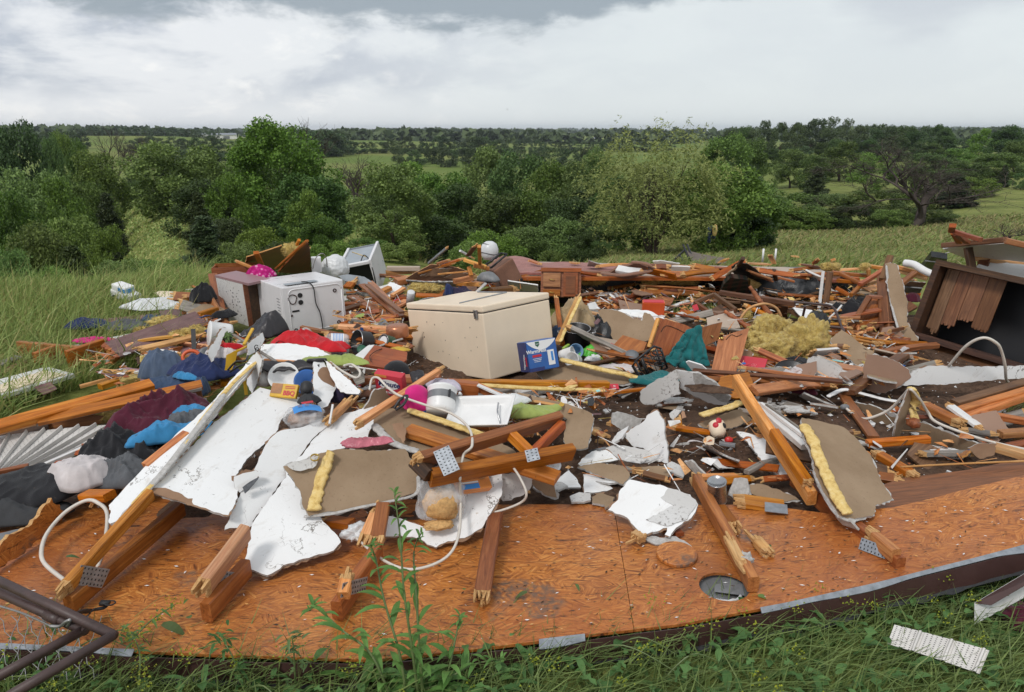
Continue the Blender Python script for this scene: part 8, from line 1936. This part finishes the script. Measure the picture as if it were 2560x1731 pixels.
# tall weed in front, and sprigs
wd = empty('tall_weed',Matrix.Translation(P(1030,1760,.0)),'tall leafy weed rising in front of the deck','plant')
wi = wd.matrix_basis.inverted(); rs = random.Random(8); ml,ms_ = MB(),MB()
stems = [[(1050,1780,0),(1030,1620,.25),(1010,1480,.45),(1000,1340,.62),(985,1230,.76)],[(1020,1780,0),(1000,1640,.2),(960,1500,.36),(940,1400,.48),(925,1360,.54)],[(1060,1780,0),(1050,1640,.22),(1040,1480,.42),(1035,1380,.52),(1055,1330,.6)],[(990,1780,0),(930,1640,.2),(860,1580,.24),(790,1520,.26),(775,1528,.24)],[(1090,1780,0),(1120,1680,.16),(1140,1590,.26),(1150,1540,.32)],[(1040,1780,.0),(1120,1700,.12),(1190,1660,.14),(1260,1650,.13)]]
for s_i,sp_ in enumerate(stems):
    W = spline([PY(px,py,1.95 - .12 * (s_i % 2)) if False else P(px,py,z) for px,py,z in sp_],6)
    ms_.tube(W,.0055,6,taper=.002)
    for k in range(2,len(W)):
        f = k / len(W)
        for s in range(2 if f > .75 else 1):
            L = (.13 * (1 - f) + .035) * rs.uniform(.7,1.2); v_,f_ = wleaf(W[k],L,L * .11,rs.uniform(0,6.28),rs.uniform(.5,1.3)); ml.add(v_,f_)
for k in range(26):
    p = P(1050 + rs.gauss(0,110),1690 + rs.uniform(-40,60),.03); v_,f_ = wleaf(p,rs.uniform(.12,.22),rs.uniform(.016,.03),rs.uniform(0,6.28),rs.uniform(.5,1.2),rs.random() < .5); ml.add(v_,f_)
ms_.build('stem',['stem_green'],wd,wi,True); ml.build('leaves',['weed_leaf'],wd,wi)
def sprig(pts,label,fl=.3,seed=1,L=.05):
    c = P(*pts[0]); e = empty('weed_sprig',Matrix.Translation(c),label,'plant'); rs = random.Random(seed); W = spline([P(*p) for p in pts],6); a,b = MB(),MB(); a.tube(W,.004,5,taper=.0015)
    for k in range(2,len(W)):
        for s in range(3):
            q_ = W[k] + Vector((rs.gauss(0,.015),rs.gauss(0,.015),rs.gauss(0,.01)))
            if rs.random() < fl:
                for t_ in range(5):
                    d = q_ + Vector((rs.gauss(0,.012),rs.gauss(0,.012),rs.gauss(0,.01))); e_ = .004; b.add([d + Vector((-e_,0,0)),d + Vector((0,-e_,e_)),d + Vector((e_,0,0)),d + Vector((0,e_,e_))],[(0,1,2,3)],1)
            else: v_,f_ = wleaf(q_,L * rs.uniform(.4,1),L * .12,rs.uniform(0,6.28),rs.uniform(-.2,.8)); b.add(v_,f_)
    a.build('stem',['stem_green'],e,e.matrix_basis.inverted(),True); b.build('leaves',['weed_leaf','weed_flower'],e,e.matrix_basis.inverted())
sprig([(345,1740,.05),(350,1640,.18),(330,1590,.2),(300,1575,.18)],'flowering weed sprig leaning over the deck at left',.5,3)
sprig([(330,1600,.15),(380,1550,.16),(440,1510,.16)],'feathery weed sprig lying on the deck at left',.5,4)
sprig([(620,1740,.0),(580,1640,.18),(545,1580,.24)],'thin weed stalk at the deck edge left of tall weed',.1,5)
sprig([(740,1740,0),(735,1640,.2),(730,1590,.28)],'slender weed stalk just left of the tall weed',.1,6)
cord([(2018,1335,.15),(2030,1360,.15),(2105,1404,.16),(2220,1408,.17),(2320,1412,.18)],.004,'stem_green','long green stalk lying on the deck at right','green_stalk','plant')
def strewn(px,py,z,L,label,seed): 
    v_,f_ = wleaf((0,0,0),L,L * .28,seed * 1.7,.05,False,.1); m = MB(); m.add(v_,f_); props(m.build('fallen_leaf',['weed_leaf'],None,Matrix.Translation(P(px,py,z))),label,'leaf','leaves strewn on the deck')
for k,(px_,py_,L_) in enumerate([(1895,1490,.06),(2010,1372,.035),(1318,1480,.05),(1440,1460,.03),(165,1392,.05),(475,1546,.05),(1985,1340,.05),(2050,1330,.06),(1275,1590,.035),(2430,1250,.04),(1925,1362,.025),(405,1560,.09),(1160,1475,.03)]):
    strewn(px_,py_,.135 + (.13 if px_ > 2300 else .01),L_,'small green leaf fallen on the chipboard deck',k)
# -- small stuff between
KEEP = [[(640,665),(880,665),(880,850),(690,860),(640,800)],[(1000,715),(1392,715),(1392,945),(1226,958),(1015,955)],[(545,690),(665,690),(665,818),(545,818)],[(1280,840),(1404,840),(1404,940),(1280,940)],[(2255,640),(2600,700),(2600,925),(2255,850)],[(1640,810),(1780,810),(1780,930),(1640,930)],[(830,610),(970,610),(970,712),(830,700)],[(1865,785),(2065,785),(2065,895),(1865,895)],[(1340,665),(1456,665),(1456,745),(1340,745)],[(940,930),(1016,930),(1016,1000),(940,1000)],[(1600,920),(1835,920),(1835,1015),(1600,1015)]]
def inp(px,py,poly):
    r = False
    for (x1,y1),(x2,y2) in zip(poly,poly[1:] + poly[:1]):
        if (y1 > py) != (y2 > py) and px < (x2 - x1) * (py - y1) / (y2 - y1) + x1: r = not r
    return r
def kept(px,py,poly): return not inp(px,py,poly) or any(inp(px,py - e,c) for c in KEEP for e in (0,22))
def filler(poly,n,z,kind,seed):
    rs = random.Random(seed); xs = [p[0] for p in poly]; ys_ = [p[1] for p in poly]; k = 0; tries = 0
    while k < n and tries < n * 30:
        tries += 1
        px,py = rs.uniform(min(xs),max(xs)),rs.uniform(min(ys_),max(ys_))
        if kept(px,py,poly): continue
        c = P(px,py,z)
        if kind == 'wood':
            a = rs.uniform(-.7,.7) + (3.14 if rs.random() < .5 else 0); L = rs.uniform(.08,.42); d = Vector((math.cos(a),math.sin(a) * .8,rs.uniform(-.15,.25))) * L / 2
            m = boardmesh(L,rs.uniform(.015,.06),rs.uniform(.008,.03),None,True,rs.random() < .5,rs); mt = rs.choice(['wood_orange','wood_red','wood_fresh','wood_brown','cabinet_wood','grey_wood'])
            props(m.build('wood_splinter',[mt,'splinter_end'],None,frame(c,d) @ Matrix.Rotation(rs.uniform(-.6,.6),4,'X')),'small ' + CW[mt] + ' wood splinter ' + zone(px,py),'splinter','small splinters in the wreckage')
        else:
            r = rs.uniform(.02,.075); pts = [(r * (1 + .5 * rs.uniform(-1,1)) * math.cos(t),r * (1 + .5 * rs.uniform(-1,1)) * math.sin(t)) for t in np.linspace(0,6.28,7)[:-1]]
            mt = rs.choice([('drywall_white','drywall_paper','gypsum'),('drywall_paper','drywall_white','gypsum'),('drywall_dirty','drywall_paper','gypsum')])
            me = slab(pts,.011,mt,.004,(),0)
            props(link('drywall_chip',me,None,Matrix.Translation(c) @ Matrix.Rotation(rs.uniform(0,6),4,'Z') @ Matrix.Rotation(rs.uniform(-.5,.5),4,'X')),'small ' + CW[mt[0]] + ' chip on the soil ' + zone(px,py),'drywall','small drywall chips on the soil')
        k += 1
CW = dict(wood_orange='orange',wood_red='red-brown',wood_fresh='pale',wood_brown='dark brown',cabinet_wood='stained red',cabinet_side='dark red',grey_wood='grey',white_trim='white painted',drywall_white='white drywall',drywall_paper='tan paper-backed',drywall_dirty='dirty white',brown_board='brown wallboard',panel_tan='tan panel',linoleum_pink='pink vinyl',grey_plastic='grey plastic',card_white='white card',film_white='white film',card_red='red card',black_film='black film',card_blue='blue card',cloth_green='green cloth',card_yellow='yellow card',cloth_white='white cloth',foam_yellow='yellow foam',teal_glaze='turquoise',clear_film='clear film',card_brown='brown card')
def scraps(poly,n,z,name,label,cat,group,mats,size,seed,th=.012,tilt=.6):
    rs = random.Random(seed); xs = [p[0] for p in poly]; ys_ = [p[1] for p in poly]; k = 0
    while k < n:
        px,py = rs.uniform(min(xs),max(xs)),rs.uniform(min(ys_),max(ys_))
        if kept(px,py,poly): continue
        r = rs.uniform(*size); asp = rs.uniform(.35,1); q = rs.randint(4,6); pts = [(r * rs.uniform(.6,1.1) * math.cos(6.283 * i / q + rs.uniform(-.3,.3)),asp * r * rs.uniform(.6,1.1) * math.sin(6.283 * i / q + rs.uniform(-.3,.3))) for i in range(q)]
        mt = rs.choice(mats); me = slab(pts,th,mt if isinstance(mt,tuple) else (mt,) * 3,.005,(),.03 if th < .006 else 0,k,.05)
        props(link(name,me,None,Matrix.Translation(P(px,py,z + rs.uniform(-.02,.06))) @ Matrix.Rotation(rs.uniform(0,6.28),4,'Z') @ Matrix.Rotation(rs.uniform(-tilt,tilt),4,'X') @ Matrix.Rotation(rs.uniform(-tilt,tilt),4,'Y')),label % CW[mt if isinstance(mt,str) else mt[0]] + ' ' + zone(px,py),cat,group); k += 1
def zone(px,py):
    if py < 745: return 'beside the dryer' if px < 1000 else 'behind the freezer' if px < 1340 else 'before the torn floor' if px < 1800 else 'near the black bundle'
    if py < 880: return 'left of the white sheets' if px < 560 else 'in front of the dryer' if px < 1030 else 'by the stock pot' if px < 1600 else 'near the teal jacket' if px < 1860 else 'around the insulation pile' if px < 2110 else 'left of the dark dresser'
    if py < 1010: return 'left of the white sheets' if px < 560 else 'by the handbag' if px < 900 else 'around the slow cooker' if px < 1330 else 'in front of the humidifier carton' if px < 1640 else 'near the frying pan' if px < 2060 else 'by the arching cable'
    return 'among the dark clothes' if px < 560 else 'by the truss' if px < 1420 else 'around the standing white shard' if px < 1760 else 'beside the long truss chord' if px < 2100 else 'among the right-hand studs'
def planks(poly,n,z,seed,L0=.35,L1=1.0):
    rs = random.Random(seed); xs = [p[0] for p in poly]; ys_ = [p[1] for p in poly]; k = 0
    while k < n:
        px,py = rs.uniform(min(xs),max(xs)),rs.uniform(min(ys_),max(ys_))
        if kept(px,py,poly): continue
        mt = rs.choice(['wood_orange','wood_red','wood_fresh','wood_brown','cabinet_wood','cabinet_side','grey_wood','wood_red','white_trim']); L = rs.uniform(L0,L1); a = rs.gauss(0,.55); m = boardmesh(L,rs.uniform(.03,.11),rs.uniform(.014,.04),None,rs.random() < .6,rs.random() < .6,rs,rs.uniform(-.01,.02))
        props(m.build('broken_plank',[mt,'splinter_end'],None,frame(P(px,py,z + rs.uniform(-.03,.08)),(math.cos(a),math.sin(a) * .9,rs.gauss(0,.13))) @ Matrix.Rotation(rs.uniform(-1,1),4,'X')),('long ' if L > .7 else 'short ' if L < .42 else '') + CW[mt] + ' broken plank ' + zone(px,py),'board','planks tumbled through the wreckage'); k += 1
BK = [(480,720),(640,690),(900,690),(1330,690),(1330,745),(1010,790),(1000,870),(640,860),(520,830)]
RT = [(1460,720),(2260,705),(2300,860),(2240,960),(1850,980),(1560,940),(1480,860)]
CT = [(860,900),(1010,880),(1030,960),(1400,950),(1560,980),(1300,1080),(1000,1080),(860,1000)]
LF = [(200,880),(520,800),(620,900),(520,1000),(380,1100),(250,1190),(120,1200),(330,1020)]
FR = [(1400,1000),(2540,1000),(2540,1150),(2150,1190),(1500,1220)]
planks(BK,34,.26,21); planks(RT,44,.20,22); planks(CT,16,.30,23,.25,.6); planks(LF,14,.16,24,.3,.7); planks(FR,8,.13,25,.25,.7)
planks([(1250,690),(2100,700),(2100,730),(1340,740)],26,.10,26,.3,1.1); planks([(1440,662),(2120,674),(2120,690),(1440,688)],20,.42,27,.2,.7)
PM = [('drywall_white','drywall_paper','gypsum'),('drywall_paper','drywall_white','gypsum'),('cabinet_wood','wood_brown','wood_orange'),('brown_board','drywall_white','gypsum'),'panel_tan','linoleum_pink','white_trim','wood_brown','drywall_dirty','grey_plastic']
for i,(pl_,n_,z_) in enumerate(((BK,46,.24),(RT,52,.20),(CT,20,.28),(LF,14,.14),(FR,10,.13),([(1250,690),(2100,700),(2100,730),(1340,740)],22,.08))): scraps(pl_,n_,z_,'panel_scrap','broken %s scrap lying','scrap','panel scraps in the wreckage',PM,(.05,.17),41 + i)
for i,(pl_,n_,z_) in enumerate(((BK,12,.28),(RT,18,.24),([(1250,690),(2100,700),(2100,730),(1340,740)],12,.12))): scraps(pl_,n_,z_,'panel_scrap','broad broken %s sheet tilted','panel','panel scraps in the wreckage',['cabinet_wood','brown_board','cabinet_wood','panel_tan',('drywall_paper','drywall_white','gypsum')],(.14,.30),81 + i,.012,.35)
FM = ['card_white','film_white','card_red','black_film','card_blue','cloth_green','card_yellow','cloth_white','foam_yellow','teal_glaze','clear_film','card_brown']
for i,(pl_,n_,z_) in enumerate(((BK,34,.30),(RT,36,.24),(CT,34,.36),(LF,16,.2),(FR,5,.14))): scraps(pl_,n_,z_,'litter_scrap','small crumpled %s scrap of litter','litter','household litter in the wreckage',FM,(.02,.06),61 + i,.003,.9)
filler([(1180,940),(1500,960),(2560,1000),(2560,1180),(2100,1240),(1850,1240),(1400,1270),(1250,1200),(1450,1100)],34,.13,'chip',1)
filler([(1500,960),(2560,980),(2560,1150),(2100,1200),(1480,1200)],16,.14,'wood',2)
filler([(540,690),(1340,690),(1340,760),(1010,800),(900,860),(600,820)],40,.30,'wood',3)
filler([(1460,700),(2300,700),(2300,900),(1850,960),(1500,900)],50,.20,'wood',4)
filler([(200,860),(560,800),(640,900),(500,960),(300,960)],24,.15,'wood',5)
filler([(860,690),(1340,690),(1340,740),(1020,790),(880,840)],16,.28,'chip',6)
filler([(2050,700),(2360,680),(2300,880),(2060,880)],26,.28,'wood',7)
filler([(880,940),(1300,960),(1280,1060),(900,1060)],20,.36,'wood',9)
m = MB(); rs = random.Random(33)                      # thin splinters, shreds and flakes matted over the pile
for pl_,n_,z0 in ((BK,1500,.22),(RT,1900,.16),(CT,700,.28),(LF,500,.14),(FR,180,.11)):
    xs,ys_ = [p[0] for p in pl_],[p[1] for p in pl_]; k = 0
    while k < n_:
        px,py = rs.uniform(min(xs),max(xs)),rs.uniform(min(ys_),max(ys_))
        if kept(px,py,pl_): continue
        k += 1; c = P(px,py,z0 + abs(rs.gauss(0,.05))); a = rs.uniform(0,6.28); L = rs.uniform(.02,.12) if rs.random() < .6 else rs.uniform(.015,.04); w_ = rs.uniform(.002,.006) if L > .04 else L * rs.uniform(.3,.8)
        d = Vector((math.cos(a),math.sin(a),rs.gauss(0,.35))) * L; s_ = Vector((-math.sin(a),math.cos(a),rs.gauss(0,.4))) * w_; u = Vector((0,0,w_ * .7))
        m.add([c - d - s_,c - d + s_,c + d + s_ * .4,c + d - s_ * .4,c + u],[(0,1,4),(1,2,4),(2,3,4),(3,0,4)],rs.choice([0,0,1,1,2,2,3,3,4,5,6]))
props(m.build('fine_debris',['wood_orange','wood_red','wood_fresh','drywall_dirty','drywall_white','wood_dark','insulation']),'thin splinters and shreds matted over the whole pile','debris',kind='stuff')
# gypsum crumbs and chaff: too many to count
m = MB(); rs = random.Random(12)
for k in range(3000):
    x,y = rs.uniform(-1.6,4.2),2.8 + 3.6 * rs.random() ** 1.5; z = soilz(x,y) + .004; px,py = proj(x,y,z)
    if py > 1270 and px > 1100 and rs.random() < .9: continue
    if nz(x * 2.2,y * 2.2,4) < -.1 and rs.random() < .7: continue
    e = rs.uniform(.002,.009) if rs.random() < .9 else rs.uniform(.01,.022); a = rs.uniform(0,6.28); ca,sa = math.cos(a) * e,math.sin(a) * e; k_ = rs.uniform(.3,1)
    m.add([(x + ca,y + sa,z),(x - sa * k_,y + ca * k_,z),(x - ca,y - sa,z),(x + sa * k_,y - ca * k_,z),(x,y,z + e * .7)],[(0,1,4),(1,2,4),(2,3,4),(3,0,4)],rs.choice([0,0,0,1,2,3]))
props(m.build('gypsum_crumbs',['drywall_white','gypsum','wood_fresh','wood_red']),'white plaster crumbs and wood chips strewn on the soil','crumbs',kind='stuff')
m = MB()
for k in range(1500):
    px = rs.uniform(-20,2560); v = rs.random(); fp,bp = along(FRONT,px),along(BACK,px); p = fp.lerp(bp,.03 + .9 * v) + Vector((0,0,.006))
    e = rs.uniform(.003,.012); a = rs.gauss(.1,.5); ca,sa = math.cos(a) * e,math.sin(a) * e; k_ = rs.uniform(.08,.4)
    m.add([p + Vector((ca,sa,0)),p + Vector((-sa * k_,ca * k_,0)),p + Vector((-ca,-sa,0)),p + Vector((sa * k_,-ca * k_,0)),p + Vector((0,0,e * .2))],[(0,1,4),(1,2,4),(2,3,4),(3,0,4)],rs.choice([0,0,1,1,2,3]))
props(m.build('deck_litter',['wood_dark','soil','wood_fresh','drywall_white']),'dark splinters and dirt crumbs littering the chipboard deck','litter',kind='stuff')
# -- moist air between here and the horizon
hm_ = bpy.data.materials.new('air'); hm_.use_nodes = True; hm_.node_tree.nodes.clear()
pv = hm_.node_tree.nodes.new('ShaderNodeVolumePrincipled'); pv.inputs['Color'].default_value = (.80,.88,.98,1); pv.inputs['Density'].default_value = .00014; pv.inputs['Anisotropy'].default_value = 0.2
ho = hm_.node_tree.nodes.new('ShaderNodeOutputMaterial'); hm_.node_tree.links.new(pv.outputs[0],ho.inputs['Volume'])
hz_ = MB().box((0,3495,8),(20000,7050,58)).build('haze',[hm_]); props(hz_,'thin pale damp air over the valley',kind='stuff')
